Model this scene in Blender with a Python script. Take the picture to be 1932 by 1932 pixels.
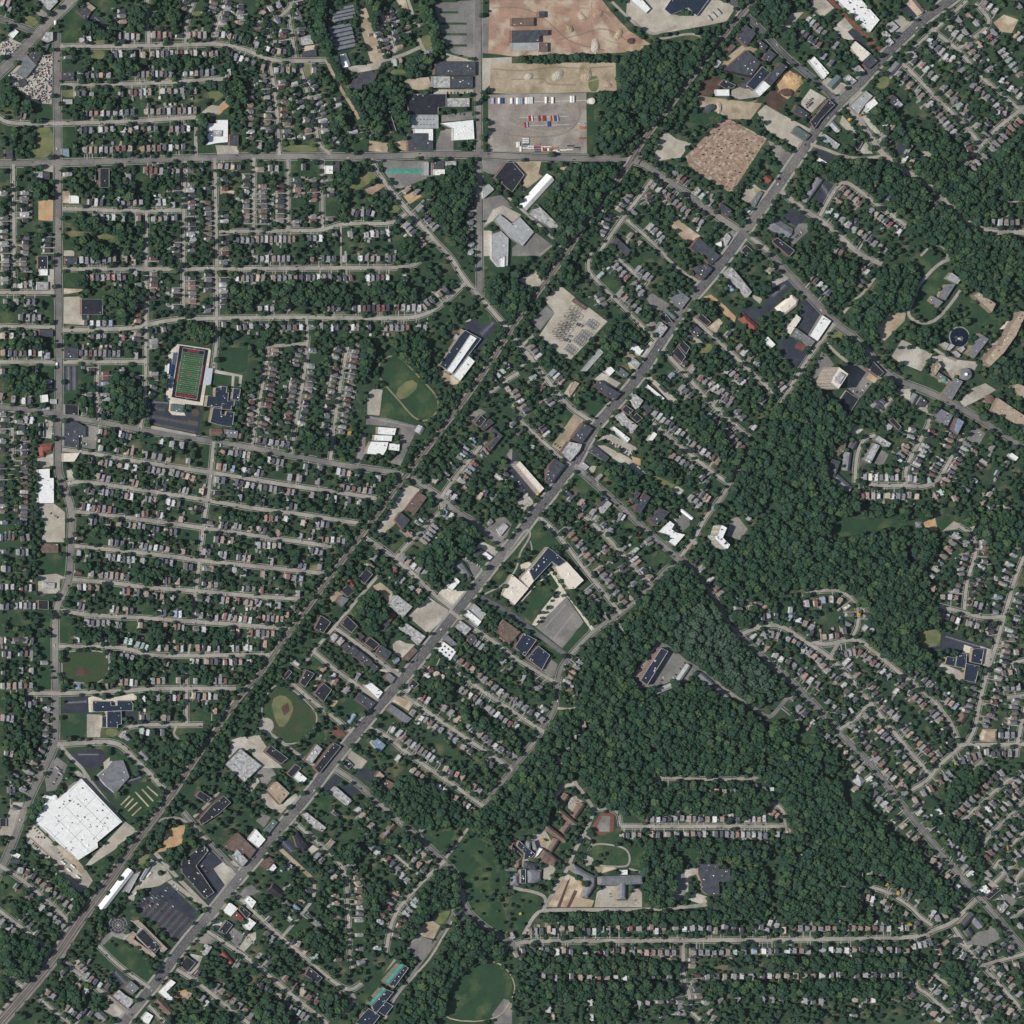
import bpy, bmesh, math, random
import numpy as np
from mathutils import Vector
R = random.Random(7)
scene = bpy.context.scene
for o in list(bpy.data.objects): bpy.data.objects.remove(o)
COL = scene.collection

# ---------------------------------------------------------------- camera, sky, sun, exposure
SPAN = 2289.4                      # metres across the picture at ground level
CAM_H, CAM_X = 12000.0, -7900.0    # oblique pass from the west: shift lens keeps the ground square
cam = bpy.data.cameras.new('camera'); camo = bpy.data.objects.new('camera', cam); COL.objects.link(camo)
camo.location = (CAM_X, 0, CAM_H); camo.rotation_euler = (0, 0, 0)
cam.sensor_width = 36.0; cam.lens = 36.0 * CAM_H / SPAN
cam.shift_x = -CAM_X / SPAN
cam.clip_start = 100; cam.clip_end = 40000
scene.camera = camo

SUN_EL, SUN_DIR = math.radians(32.5), math.radians(4)     # shadows run east, a few degrees north
world = bpy.data.worlds.new('World'); scene.world = world; world.use_nodes = True
wn = world.node_tree.nodes; bg = wn['Background']
sky = wn.new('ShaderNodeTexSky'); sky.sky_type = 'NISHITA'; sky.sun_disc = False
sky.sun_elevation = SUN_EL; sky.sun_rotation = math.radians(270) - SUN_DIR
world.node_tree.links.new(sky.outputs[0], bg.inputs[0]); bg.inputs[1].default_value = 0.075
sl = bpy.data.lights.new('sun', 'SUN'); sl.energy = 5.0; sl.angle = math.radians(0.5); sl.color = (1, 0.965, 0.91)
slo = bpy.data.objects.new('sun', sl); COL.objects.link(slo)
slo.rotation_euler = Vector((math.cos(SUN_EL)*math.cos(SUN_DIR), math.cos(SUN_EL)*math.sin(SUN_DIR), -math.sin(SUN_EL))).to_track_quat('-Z', 'Y').to_euler()
slo.location = (-3000, 0, 2500)
vs = scene.view_settings; vs.view_transform = 'Standard'; vs.look = 'None'; vs.gamma = 1; vs.use_curve_mapping = False; vs.exposure = 0.08
scene.cycles.max_bounces = 4; scene.cycles.diffuse_bounces = 2

# ---------------------------------------------------------------- coordinates
S = SPAN / 1932.0
def W(c, r, x, y):      # tile column, row, position in the tile -> metres on the ground
    return ((c*483 + x/4.0 - 966)*S, (966 - r*483 - y/4.0)*S)
def pts(c, r, s):
    out = []
    for p in s.split():
        a, b = p.split(','); out.append(W(c, r, float(a), float(b)))
    return out
def up(p, h):           # where a point seen at p stands when it is h metres above the ground
    k = (CAM_H - h)/CAM_H
    return (CAM_X + (p[0]-CAM_X)*k, p[1]*k)
def to_g(x, y): return (x/S + 966, 966 - y/S)

# ---------------------------------------------------------------- materials
def lin(c):
    f = lambda v: v/12.92 if v <= 0.04045 else ((v+0.055)/1.055)**2.4
    return (f(c[0]/255), f(c[1]/255), f(c[2]/255), 1)
MATS = {}
def mat(name, c1, c2=None, scale=0.1, fine=None, rough=0.9, spec=0.2, contrast=(0.35, 0.65), detail=6, c3=None, scale3=0.02, band3=(0.5, 0.62)):
    """weathered surface: two tones mixed by noise, an optional third patch tone, fine grain"""
    if name in MATS: return MATS[name]
    m = bpy.data.materials.new(name); m.use_nodes = True; MATS[name] = m
    nt = m.node_tree; N = nt.nodes; L = nt.links; b = N['Principled BSDF']
    b.inputs['Roughness'].default_value = rough; b.inputs['Specular IOR Level'].default_value = spec
    c2 = c2 or tuple(v*0.8 for v in c1); contrast = tuple(contrast)
    geo = N.new('ShaderNodeNewGeometry')
    def noise(sc, det, w):
        n = N.new('ShaderNodeTexNoise'); n.inputs['Scale'].default_value = sc; n.inputs['Detail'].default_value = det
        mp = N.new('ShaderNodeVectorMath'); mp.operation = 'ADD'; mp.inputs[1].default_value = (w*37.1, w*17.3, w*5)
        L.new(geo.outputs['Position'], mp.inputs[0]); L.new(mp.outputs[0], n.inputs['Vector']); return n
    def ramp(n, lo, hi):
        r = N.new('ShaderNodeMapRange'); r.inputs[1].default_value = lo; r.inputs[2].default_value = hi
        L.new(n.outputs['Fac'], r.inputs[0]); return r
    def mix(fac, a, bb):
        x = N.new('ShaderNodeMix'); x.data_type = 'RGBA'; L.new(fac, x.inputs[0])
        if isinstance(a, tuple): x.inputs[6].default_value = a
        else: L.new(a, x.inputs[6])
        if isinstance(bb, tuple): x.inputs[7].default_value = bb
        else: L.new(bb, x.inputs[7])
        return x.outputs[2]
    out = mix(ramp(noise(scale, detail, 1), *contrast).outputs[0], lin(c1), lin(c2))
    if c3: out = mix(ramp(noise(scale3, 5, 2), *band3).outputs[0], out, lin(c3))
    if fine:
        r = ramp(noise(fine, 2, 3), 0.3, 0.7); r.inputs[3].default_value = 0.84; r.inputs[4].default_value = 1.12
        mm = N.new('ShaderNodeMix'); mm.data_type = 'RGBA'; mm.blend_type = 'MULTIPLY'; mm.inputs[0].default_value = 1
        L.new(out, mm.inputs[6]); L.new(r.outputs[0], mm.inputs[7]); out = mm.outputs[2]
    L.new(out, b.inputs['Base Color'])
    return m

# ground sheets
mat('grass_mixed', (58, 78, 56), (46, 65, 50), 0.03, 0.35, c3=(108, 104, 80), scale3=0.03, band3=(0.54, 0.74))
mat('lawn', (50, 76, 52), (43, 66, 47), 0.04, 0.3, contrast=(0.3, 0.7), c3=(84, 96, 64), scale3=0.025, band3=(0.52, 0.74))
mat('dry_grass', (122, 120, 84), (92, 104, 68), 0.05, 0.4)
mat('dirt_tan', (176, 158, 132), (150, 130, 108), 0.05, 0.4, c3=(196, 182, 158), scale3=0.03)
mat('dirt_red', (170, 140, 120), (142, 116, 100), 0.035, 0.4, c3=(186, 170, 150), scale3=0.03, band3=(0.48, 0.66))
mat('dirt_pale', (178, 164, 142), (152, 136, 114), 0.03, 0.3, c3=(140, 128, 104), scale3=0.02)
mat('earth_brown', (98, 78, 68), (74, 60, 54), 0.05, 0.4)
mat('sand', (190, 160, 120), (170, 140, 105), 0.06, 0.4)
mat('concrete_lot', (172, 165, 152), (150, 143, 132), 0.03, 0.25, c3=(186, 180, 168), scale3=0.02)
mat('concrete_apron', (210, 202, 186), (192, 184, 168), 0.04, 0.2)
mat('asphalt_grey', (128, 125, 121), (108, 106, 104), 0.03, 0.25, c3=(142, 138, 131), scale3=0.015)
mat('asphalt_dark', (62, 66, 76), (50, 54, 64), 0.04, 0.3)
mat('gravel_light', (182, 174, 160), (160, 152, 138), 0.05, 0.5)
mat('marsh', (54, 76, 50), (64, 74, 52), 0.03, 0.25, c3=(80, 76, 60), scale3=0.03, band3=(0.56, 0.7))
mat('yard_tan', (146, 138, 128), (128, 121, 113), 0.03, 0.25, c3=(156, 150, 140), scale3=0.02)
mat('slab_brown', (160, 136, 116), (134, 112, 98), 0.12, 0.5, c3=(176, 162, 146), scale3=0.16, band3=(0.52, 0.62))
mat('brick_paving', (128, 82, 72), (108, 70, 64), 0.1, 0.5)
mat('road_concrete', (164, 158, 148), (150, 144, 135), 0.04, 0.3, c3=(138, 133, 126), scale3=0.02)
mat('road_asphalt', (124, 121, 118), (106, 104, 103), 0.04, 0.3, c3=(138, 134, 128), scale3=0.01)
mat('road_dark', (98, 98, 101), (84, 85, 89), 0.03, 0.25, c3=(116, 114, 112), scale3=0.008)
mat('sidewalk', (160, 156, 147), (142, 138, 130), 0.08, 0.5)
mat('ballast', (136, 130, 122), (118, 113, 106), 0.05, 0.6)
mat('track_bed', (96, 90, 86), (84, 79, 76), 0.1, 0.6)
mat('rail_steel', (120, 112, 106), rough=0.5)
mat('paint_white', (216, 216, 210), (190, 190, 186), 0.3)
mat('paint_yellow', (188, 156, 108), (164, 138, 100), 0.3)
# roofs
RC = {'w': ((230, 230, 227), (220, 220, 217)), 'c': ((222, 212, 198), (210, 200, 186)), 's': ((180, 180, 178), (140, 139, 138)),
      'l': ((166, 168, 168), (148, 150, 150)), 'g': ((122, 125, 128), (104, 107, 111)), 'd': ((78, 81, 88), (62, 65, 72)),
      'k': ((48, 50, 57), (38, 40, 47)), 'n': ((44, 54, 70), (36, 45, 60)), 'b': ((118, 100, 90), (98, 84, 76)),
      't': ((174, 156, 136), (152, 136, 118)), 'r': ((140, 84, 72), (114, 70, 62)), 'e': ((96, 112, 110), (82, 98, 96)),
      'G': ((92, 160, 142), (72, 138, 122)), 'u': ((130, 146, 164), (112, 128, 146)), 'o': ((186, 120, 84), (160, 100, 72)), 'B': ((58, 106, 150), (48, 92, 134))}
WORD = {'w': 'white', 'c': 'cream', 's': 'pale stained', 'l': 'light grey', 'g': 'grey', 'd': 'dark grey', 'k': 'black', 'n': 'navy black',
        'b': 'brown', 't': 'tan', 'r': 'red brown', 'e': 'grey green', 'G': 'green', 'u': 'blue grey', 'o': 'orange brown', 'B': 'blue'}
for k, (a, b_) in RC.items():
    mat('roof_'+k, a, b_, 0.16 if k == 's' else 0.12, 0.5, contrast=(0.40, 0.62) if k == 's' else (0.35, 0.65))
for n, c in {'brick': (116, 92, 84), 'cream': (164, 154, 140), 'white': (178, 177, 174), 'grey': (126, 125, 122), 'tan': (146, 130, 114), 'dark': (82, 81, 81), 'pink': (150, 126, 116), 'glass': (50, 66, 84)}.items():
    mat('wall_'+n, c, None, 0.3)
mat('coping_white', (196, 196, 192)); mat('coping_dark', (84, 84, 86)); mat('metal_unit', (176, 178, 180), (150, 152, 155)); mat('metal_dark', (70, 72, 76))
mat('trunk_bark', (84, 70, 58)); mat('water_dark', (26, 36, 52), (22, 32, 48), rough=0.25, spec=0.5)
mat('chimney_brick', (132, 92, 78))
def attr_mat(name):
    m = bpy.data.materials.new(name); m.use_nodes = True; MATS[name] = m
    nt = m.node_tree; b = nt.nodes['Principled BSDF']; b.inputs['Roughness'].default_value = 0.9; b.inputs['Specular IOR Level'].default_value = 0.2
    a = nt.nodes.new('ShaderNodeAttribute'); a.attribute_name = 'tint'
    geo = nt.nodes.new('ShaderNodeNewGeometry'); n = nt.nodes.new('ShaderNodeTexNoise'); n.inputs['Scale'].default_value = 0.7
    nt.links.new(geo.outputs['Position'], n.inputs['Vector'])
    r = nt.nodes.new('ShaderNodeMapRange'); r.inputs[1].default_value = 0.3; r.inputs[2].default_value = 0.7; r.inputs[3].default_value = 0.78; r.inputs[4].default_value = 1.18
    nt.links.new(n.outputs['Fac'], r.inputs[0])
    x = nt.nodes.new('ShaderNodeMix'); x.data_type = 'RGBA'; x.blend_type = 'MULTIPLY'; x.inputs[0].default_value = 1
    nt.links.new(a.outputs['Color'], x.inputs[6]); nt.links.new(r.outputs[0], x.inputs[7]); nt.links.new(x.outputs[2], b.inputs['Base Color'])
    return m
attr_mat('tinted')
def leaf_mat(name, cols):
    m = bpy.data.materials.new(name); m.use_nodes = True; MATS[name] = m
    nt = m.node_tree; N = nt.nodes; L = nt.links; b = N['Principled BSDF']; b.inputs['Roughness'].default_value = 0.85; b.inputs['Specular IOR Level'].default_value = 0.15
    oi = N.new('ShaderNodeObjectInfo'); cr = N.new('ShaderNodeValToRGB'); L.new(oi.outputs['Random'], cr.inputs[0])
    el = cr.color_ramp.elements; el[0].color = lin(cols[0]); el[1].color = lin(cols[-1]); el[1].position = 1.0
    for i, c in enumerate(cols[1:-1]): e = el.new((i+1)/(len(cols)-1)); e.color = lin(c)
    geo = N.new('ShaderNodeNewGeometry'); n = N.new('ShaderNodeTexNoise'); n.inputs['Scale'].default_value = 0.9; n.inputs['Detail'].default_value = 3
    L.new(geo.outputs['Position'], n.inputs['Vector'])
    r = N.new('ShaderNodeMapRange'); r.inputs[1].default_value = 0.3; r.inputs[2].default_value = 0.7; r.inputs[3].default_value = 0.72; r.inputs[4].default_value = 1.28
    L.new(n.outputs['Fac'], r.inputs[0])
    x = N.new('ShaderNodeMix'); x.data_type = 'RGBA'; x.blend_type = 'MULTIPLY'; x.inputs[0].default_value = 1
    L.new(cr.outputs[0], x.inputs[6]); L.new(r.outputs[0], x.inputs[7]); L.new(x.outputs[2], b.inputs['Base Color'])
    return m
leaf_mat('leaves', [(30, 53, 42), (40, 63, 44), (33, 57, 46), (62, 82, 52), (36, 59, 43), (48, 69, 56), (31, 54, 40), (52, 74, 48)])
leaf_mat('leaves_pale', [(44, 64, 52), (52, 70, 58), (64, 80, 68), (40, 60, 48)])
leaf_mat('leaves_autumn', [(176, 140, 60), (150, 128, 56)])

# ---------------------------------------------------------------- mesh helpers
def link(name, verts, faces, m, parent=None, loc=None):
    me = bpy.data.meshes.new(name); me.from_pydata(verts, [], faces)
    for x in (m if isinstance(m, list) else [m]): me.materials.append(MATS[x] if isinstance(x, str) else x)
    o = bpy.data.objects.new(name, me); COL.objects.link(o)
    if parent: o.parent = parent
    if loc: o.location = loc
    return o
def tag(o, label=None, cat=None, group=None, kind=None):
    if label: o['label'] = label
    if cat: o['category'] = cat
    if group: o['group'] = group
    if kind: o['kind'] = kind
    return o
def empty(name, loc=(0, 0, 0), rz=0):
    o = bpy.data.objects.new(name, None); COL.objects.link(o); o.location = loc; o.rotation_euler = (0, 0, rz); o.empty_display_size = 0.5
    return o
def area(p): return sum(p[i][0]*p[(i+1) % len(p)][1]-p[(i+1) % len(p)][0]*p[i][1] for i in range(len(p)))/2
def ccw(p): return p if area(p) > 0 else p[::-1]
def inset(p, d):
    n = len(p); out = []
    for i in range(n):
        a, b, c = p[i-1], p[i], p[(i+1) % n]
        e1 = Vector((b[0]-a[0], b[1]-a[1])); e2 = Vector((c[0]-b[0], c[1]-b[1]))
        if e1.length < 1e-6 or e2.length < 1e-6: out.append(b); continue
        e1.normalize(); e2.normalize(); n1 = Vector((-e1.y, e1.x)); n2 = Vector((-e2.y, e2.x))
        m = n1+n2; k = max(0.35, 1+n1.dot(n2)); out.append((b[0]+m.x*d/k, b[1]+m.y*d/k))
    return out
def box_geo(cx, cy, z0, z1, lx, ly, rz=0):
    c, s = math.cos(rz), math.sin(rz); v = []
    for z in (z0, z1):
        for a, b in ((-1, -1), (1, -1), (1, 1), (-1, 1)):
            x, y = a*lx/2, b*ly/2; v.append((cx+x*c-y*s, cy+x*s+y*c, z))
    return v, [(3, 2, 1, 0), (4, 5, 6, 7), (0, 1, 5, 4), (1, 2, 6, 5), (2, 3, 7, 6), (3, 0, 4, 7)]
class MB:
    def __init__(s): s.v = []; s.f = []; s.mi = []; s.t = []
    def add(s, v, f, mi=0, tint=None):
        k = len(s.v); s.v += v; s.f += [tuple(i+k for i in q) for q in f]; s.mi += [mi]*len(f)
        if tint is not None: s.t += [tint]*len(f)
    def box(s, *a, mi=0, tint=None): s.add(*box_geo(*a), mi, tint)
    def build(s, name, m, parent=None):
        o = link(name, s.v, s.f, m, parent); o.data.polygons.foreach_set('material_index', s.mi)
        if s.t:
            at = o.data.attributes.new('tint', 'FLOAT_COLOR', 'FACE'); at.data.foreach_set('color', np.array(s.t, dtype=np.float32).ravel())
        return o
def inside(p, poly):
    x, y = p; r = False; j = len(poly)-1
    for i in range(len(poly)):
        a, b = poly[i], poly[j]
        if (a[1] > y) != (b[1] > y) and x < (b[0]-a[0])*(y-a[1])/(b[1]-a[1])+a[0]: r = not r
        j = i
    return r

# ---------------------------------------------------------------- mask of what the ground carries, one cell about 1.2 m
G = 1932
ROAD = np.zeros((G, G), bool); BUILT = np.zeros((G, G), bool); OPEN = np.zeros((G, G), bool); WOOD = np.zeros((G, G), bool); NEAR = np.zeros((G, G), bool); DENSE = np.zeros((G, G), bool)
def fill(mask, poly, val=True):
    q = np.array([to_g(*p) for p in poly]); x0, y0 = np.floor(q.min(0)).astype(int)-1; x1, y1 = np.ceil(q.max(0)).astype(int)+1
    x0, y0 = max(0, x0), max(0, y0); x1, y1 = min(G, x1), min(G, y1)
    if x1 <= x0 or y1 <= y0: return
    X, Y = np.meshgrid(np.arange(x0, x1)+.5, np.arange(y0, y1)+.5); ins = np.zeros(X.shape, bool); j = len(q)-1
    for i in range(len(q)):
        (xi, yi), (xj, yj) = q[i], q[j]; j = i
        if yi == yj: continue
        ins ^= ((yi > Y) != (yj > Y)) & (X < (xj-xi)*(Y-yi)/(yj-yi)+xi)
    mask[y0:y1, x0:x1][ins] = val
def strip(p, w, closed=False):
    p = [Vector(q) for q in p]; n = len(p); l = []; r = []
    for i in range(n):
        a = p[i-1] if (i > 0 or closed) else None; c = p[(i+1) % n] if (i < n-1 or closed) else None
        d1 = (p[i]-a).normalized() if a is not None and (p[i]-a).length > 1e-6 else None; d2 = (c-p[i]).normalized() if c is not None and (c-p[i]).length > 1e-6 else None
        d1 = d1 or d2; d2 = d2 or d1; n1 = Vector((-d1.y, d1.x)); n2 = Vector((-d2.y, d2.x)); m = n1+n2; k = max(0.5, 1+n1.dot(n2))
        l.append(p[i]+m*(w/2)/k); r.append(p[i]-m*(w/2)/k)
    return l, r
def smooth(p, closed=False, it=2):
    p = [Vector(q) for q in p]
    for _ in range(it):
        out = [] if closed else [p[0]]; n = len(p)
        for i in range(n if closed else n-1):
            a, b = p[i], p[(i+1) % n]; out += [a*.75+b*.25, a*.25+b*.75]
        if not closed: out.append(p[-1])
        p = out
    return p
def ribbon(p, w, z, closed=False):
    l, r = strip(p, w, closed); n = len(l); v = [(a.x, a.y, z) for a in l]+[(a.x, a.y, z) for a in r]
    f = [(n+i, n+(i+1) % n, (i+1) % n, i) for i in range(n if closed else n-1)]
    return v, f

# ---------------------------------------------------------------- ground sheet
gv = []
for y in (-5000, 5000):
    for x in (-5000, 5000): gv.append((x, y, 0))
tag(link('ground', gv, [(0, 1, 3, 2)], 'grass_mixed'), 'green ground between the streets with dry patches', kind='structure')

mat('wheel_rut', (128, 112, 98), (116, 102, 90), 0.1, 0.4)
# ---------------------------------------------------------------- open lots, lawns, bare earth (drawn below the roads)
LOTK = {'L': ('lawn', 'lawn', 'mown green lawn'), 'Y': ('dry_grass_field', 'dry_grass', 'dry yellowish grass plot'), 'D': ('bare_earth', 'dirt_tan', 'tan bare earth plot'),
        'B': ('bare_earth', 'dirt_red', 'reddish bare demolition ground'), 'E': ('bare_earth', 'dirt_pale', 'pale rubble ground'), 'N': ('bare_earth', 'earth_brown', 'dark brown earth'), 'Q': ('sand_patch', 'sand', 'sandy patch'),
        'P': ('concrete_lot', 'concrete_lot', 'pale concrete lot'), 'C': ('concrete_apron', 'concrete_apron', 'very pale concrete apron'), 'A': ('car_park', 'asphalt_grey', 'worn grey asphalt lot'),
        'K': ('car_park', 'asphalt_dark', 'dark asphalt car park'), 'V': ('gravel_yard', 'gravel_light', 'light gravel yard'), 'M': ('marsh', 'marsh', 'overgrown marshy basin'),
        'S': ('foundation_slab', 'slab_brown', 'brown demolished factory floor slab'), 'X': ('container_yard', 'yard_tan', 'worn tan grey asphalt of the container yard'), 'T': ('brick_paving', 'brick_paving', 'red brick paving')}
LOTS = {
(0,0): '''K 650,140 700,90 850,225 800,235|V 0,330 60,280 165,330 60,430 0,430|V 60,570 130,500 300,420 395,410 390,785 290,780 200,740 90,620|L 455,110 540,60 650,150 590,200 600,330 460,330|Y 150,150 200,110 310,150 250,215|A 255,95 300,60 370,110 330,130
L 235,800 400,790 400,910 250,900|L 465,955 580,955 540,1100 465,1110|Y 280,955 400,955 400,1190 210,1190 280,1080|Q 290,1520 400,1500 400,1670 290,1660|P 1520,850 1590,790 1650,800 1690,760 1740,690 1750,710 1700,770 1640,870 1600,880|Q 1640,840 1690,765 1730,800 1650,870|Y 1570,680 1720,690 1640,770 1580,760
P 1625,1095 1800,1100 1800,1160 1640,1165|L 1495,1090 1610,1095 1610,1170 1495,1165|L 1030,1250 1085,1250 1085,1480 1000,1480|D 475,1440 530,1440 530,1530 475,1530|Y 470,665 570,665 570,735 470,735|L 470,1600 600,1600 480,1680|V 480,1890 560,1890 560,1932 480,1932|Y 680,380 800,380 780,450 690,450|L 1040,810 1090,810 1090,890 1030,890|Y 1060,1090 1090,1090 1090,1160 1030,1160|Y 520,1740 620,1740 640,1780 500,1790|Y 700,1770 860,1770 850,1800 700,1830|D 1660,1435 1770,1440 1760,1470 1660,1465
P 330,1250 400,1250 400,1300 330,1290|P 1150,930 1160,930 1160,932|Y 1200,650 1215,650 1215,700 1180,700|Y 1120,60 1200,40 1180,100 1120,90|Y 1450,90 1530,80 1500,130 1450,120|Y 700,280 800,285 800,325 700,325|L 1240,1090 1260,1090 1260,1150 1230,1150''',
(1,0): '''A 1340,20 1660,0 1660,440 1480,400 1400,280 1380,150|P 1430,400 1650,462 1440,462|E 780,60 830,60 960,440 870,480 800,250|P 640,510 870,480 960,440 930,520 760,550|A 960,1215 1330,1215 1330,1330 1100,1420 1050,1420 960,1280|A 1400,870 1640,840 1640,900 1400,920|A 1400,970 1490,975 1490,1140 1340,1140|D 855,1060 1000,1080 990,1150 850,1140|D 1030,1080 1140,1050 1140,1140 1090,1130
Y 660,1390 870,1270 930,1340 720,1460|B 820,1430 930,1380 980,1400 860,1480|Q 1110,1480 1200,1440 1250,1480 1160,1540|L 1160,1560 1270,1480 1300,1500 1180,1580|A 1710,1500 1850,1470 1940,1560 1800,1660 1720,1720|P 1790,1580 1860,1550 2000,1620 1940,1690 1840,1620 1800,1660 1720,1700|Y 350,480 430,470 400,600 370,560|E 1120,600 1300,580 1340,670 1220,680 1130,660|Y 210,1090 460,1100 460,1150 200,1140|D 340,350 440,340 450,370 350,390
L 1390,1820 1470,1840 1500,1932 1430,1900|A 1700,1210 1920,1205 1800,1330 1715,1290|L 680,1080 840,1070 840,1140 670,1140|L 262,1220 470,1220 470,1330 262,1330|L 520,1480 600,1480 610,1640 525,1640|L 265,1500 360,1500 330,1570 265,1560|P 1715,1740 1780,1740 1780,1932 1715,1932|Y 1050,510 1140,520 1130,560 1000,560|Y 980,1540 1100,1560 1060,1610 1000,1600|P 1340,675 1640,675 1640,708 1340,708|D 1060,0 1130,0 1160,100 1090,60|Y 1190,300 1330,250 1330,360 1250,400
A 1700,140 1930,90 1930,420 1710,400|V 1705,440 1930,430 1930,480 1705,700''',
(2,0): '''B -170,0 680,0 740,80 880,230 1045,330 960,385 780,400 0,425 -180,400|E -160,480 780,470 790,690 0,710 -170,700|X -180,715 560,700 565,1160 -180,1140|L 572,790 618,790 618,1150 572,1150|V 870,-10 1190,0 1150,80 1260,120 1400,120 1480,0 1560,0 1690,50 1620,160 1480,190 1200,240 1060,255 960,190 860,110
S 1310,1180 1590,895 1650,905 1925,1045 1655,1460 1340,1270|V 1110,1040 1160,990 1240,1050 1350,1080 1270,1190 1190,1200 1060,1220 1090,1130|E 1400,720 1700,760 1890,780 1800,900 1640,900 1560,850 1420,810|N 1420,620 1540,560 1590,600 1540,680 1490,720 1400,720|L 1250,920 1420,830 1550,850 1480,950 1390,930|E 1560,480 1750,330 1850,370 1640,560
P 1640,722 1660,680 1760,640 1870,730 1720,750|D 1180,1700 1230,1640 1420,1780 1330,1840|P 1760,1430 1830,1390 1890,1440 1800,1540 1730,1500|A 1570,1800 1660,1730 1690,1780 1600,1900|E 0,1220 220,1215 200,1310 230,1330 80,1450 90,1330|A 0,1870 160,1740 290,1840 200,1932 0,1932|Y 570,580 660,570 650,690 580,690|D 340,1290 400,1230 420,1250 350,1330|L 950,1400 1030,1350 1000,1410|L 930,1680 990,1620 1040,1690 980,1720|L 820,1700 880,1680 900,1760 830,1740|D 1820,1420 1932,1440 1932,1500 1860,1490|L 1280,970 1360,960 1330,1010''',
(3,0): '''P 320,0 440,0 500,60 410,130 350,80|P 490,210 580,130 680,260 640,310 570,290|K 600,240 640,210 830,440 760,420|K 1000,60 1050,10 1150,130 1110,150|P 950,130 1000,110 1090,180 1030,240 960,240|T 450,0 490,0 870,390 840,400|Q 60,620 160,530 260,590 250,640 150,750 100,720|P 240,780 320,670 440,740 330,850 290,830|P 690,880 740,870 850,1000 830,1030|K 330,1150 360,1120 500,1180 470,1230 390,1180|K 345,1490 430,1370 510,1400 400,1550|K 110,1640 180,1575 290,1640 220,1720
A 150,1800 230,1690 310,1680 300,1750 190,1850|Y 780,640 880,560 930,610 880,680|L 1000,830 1090,810 1120,880 1060,950 1000,900|P 1130,1180 1180,1120 1280,1190|D 1700,170 1780,110 1890,150 1840,250 1760,240|P 540,930 560,870 660,980 640,1030|P 690,1110 740,1070 790,1160 680,1160|V -80,850 -20,790 100,860 330,980 215,1115 0,990|N -40,760 60,640 100,720 150,750 90,840 0,800|L 100,850 200,770 290,640 270,610 330,640 230,770 300,900|L 480,960 540,970 640,1060 620,1110 540,1060|P 390,640 440,580 600,640 520,720|L 180,330 260,310 350,400 260,410
A 0,1060 120,1110 190,1180 130,1260 60,1190|L 0,1230 70,1250 100,1290 0,1350|V 90,200 180,100 270,90 170,200 130,250|P 610,790 640,690 700,690 800,720 840,780 760,850 680,870|L 1500,900 1550,910 1590,960 1540,990|K 960,1140 990,1060 1060,1140 1000,1170''',
(0,1): '''L 480,125 590,125 580,240 480,235|D 480,245 640,250 600,270 480,290|V 480,310 615,305 615,450 630,520 480,510|K 485,830 588,830 588,1015 485,1015|L 490,1035 560,1035 540,1095 490,1100|C 1340,665 1582,700 1592,715 1530,1130 1395,1115 1390,1185 1400,1205 1300,1200 1272,1170 1280,1098 1250,1085 1255,1000 1270,730|K 1140,1080 1280,1098 1270,1170 1300,1200 1400,1207 1430,1150 1480,1135 1520,1160 1525,1190 1490,1360 1450,1340 1150,1270 1110,1250|P 1140,1278 1480,1347 1475,1365 1140,1305
L 1650,690 1870,690 1870,800 1850,890 1700,870 1640,820|P 1605,850 1640,860 1830,900 1818,985 1800,985 1805,910 1770,905 1765,985 1745,980 1750,905 1720,900 1600,880|L 1600,900 1720,910 1720,970 1600,1040|L 1540,1160 1590,1170 1580,1360 1525,1355|A 650,1270 740,1290 720,1460 600,1440 600,1370|P 340,1230 400,1250 390,1380 330,1370|P 280,1530 400,1490 400,1590 280,1600|P 500,1600 560,1600 560,1690 510,1700|V 290,1870 410,1870 490,1935 490,2160 310,2160 340,2050
L 310,300 400,300 400,500 350,500|L 300,830 405,830 405,930 320,910|L 350,620 405,620 405,730 360,720|L 1490,1400 1590,1400 1570,1610 1480,1590|P 360,100 405,100 405,260 365,260|P 590,780 620,780 620,795 590,795|L 755,820 850,820 830,870 755,870|L 980,830 1080,830 1080,920 990,880|L 605,910 715,910 710,960 620,960|L 0,300 100,300 30,360 0,380|L 1100,1370 1210,1380 1200,1410 1110,1400|L 0,400 120,430 100,510 0,510|D 1400,320 1480,315 1480,355 1400,350''',
(1,1): '''L 930,820 990,765 1070,760 1140,825 1250,945 1335,1035 1370,1100 1355,1180 1290,1235 1235,1235 1165,1185 1085,1085 985,975 920,890|Y 1040,1030 1160,920 1240,980 1100,1100|P 840,1040 890,1000 955,1010 930,1205 840,1195|A 830,1205 990,1225 1250,1290 1200,1340 1090,1580 1010,1560 1090,1480 1090,1300 940,1280 830,1270|L 950,1000 990,990 1140,1190 1200,1245 1250,1260 1180,1270 940,1215
K 1570,520 1625,470 1720,500 1790,490 1820,530 1720,640 1680,760 1640,760 1700,630 1600,560|P 1575,500 1625,460 1620,490|L 1650,430 1690,380 1780,485 1700,530|L 1720,90 1880,80 1860,150 1730,160|D 1340,840 1430,880 1540,940 1500,990 1440,970|V 1000,1932 1130,1720 1240,1760 1130,1900 1060,1960 1010,2040 930,2120 900,2090|A 1600,1200 1690,1150 1740,1180 1640,1260|L 390,740 490,735 470,810 390,810|A 790,1370 830,1330 820,1500 770,1580 750,1560
L 1350,430 1440,370 1450,440 1380,470|A 1890,1500 1932,1440 1932,1560|L 835,1285 910,1290 890,1340 835,1340|L 830,1400 860,1400 840,1480 825,1480|L 1310,1750 1350,1720 1450,1690 1400,1790|L 140,1620 240,1640 230,1690 130,1680|L 550,1690 600,1600 620,1620 590,1710''',
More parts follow.
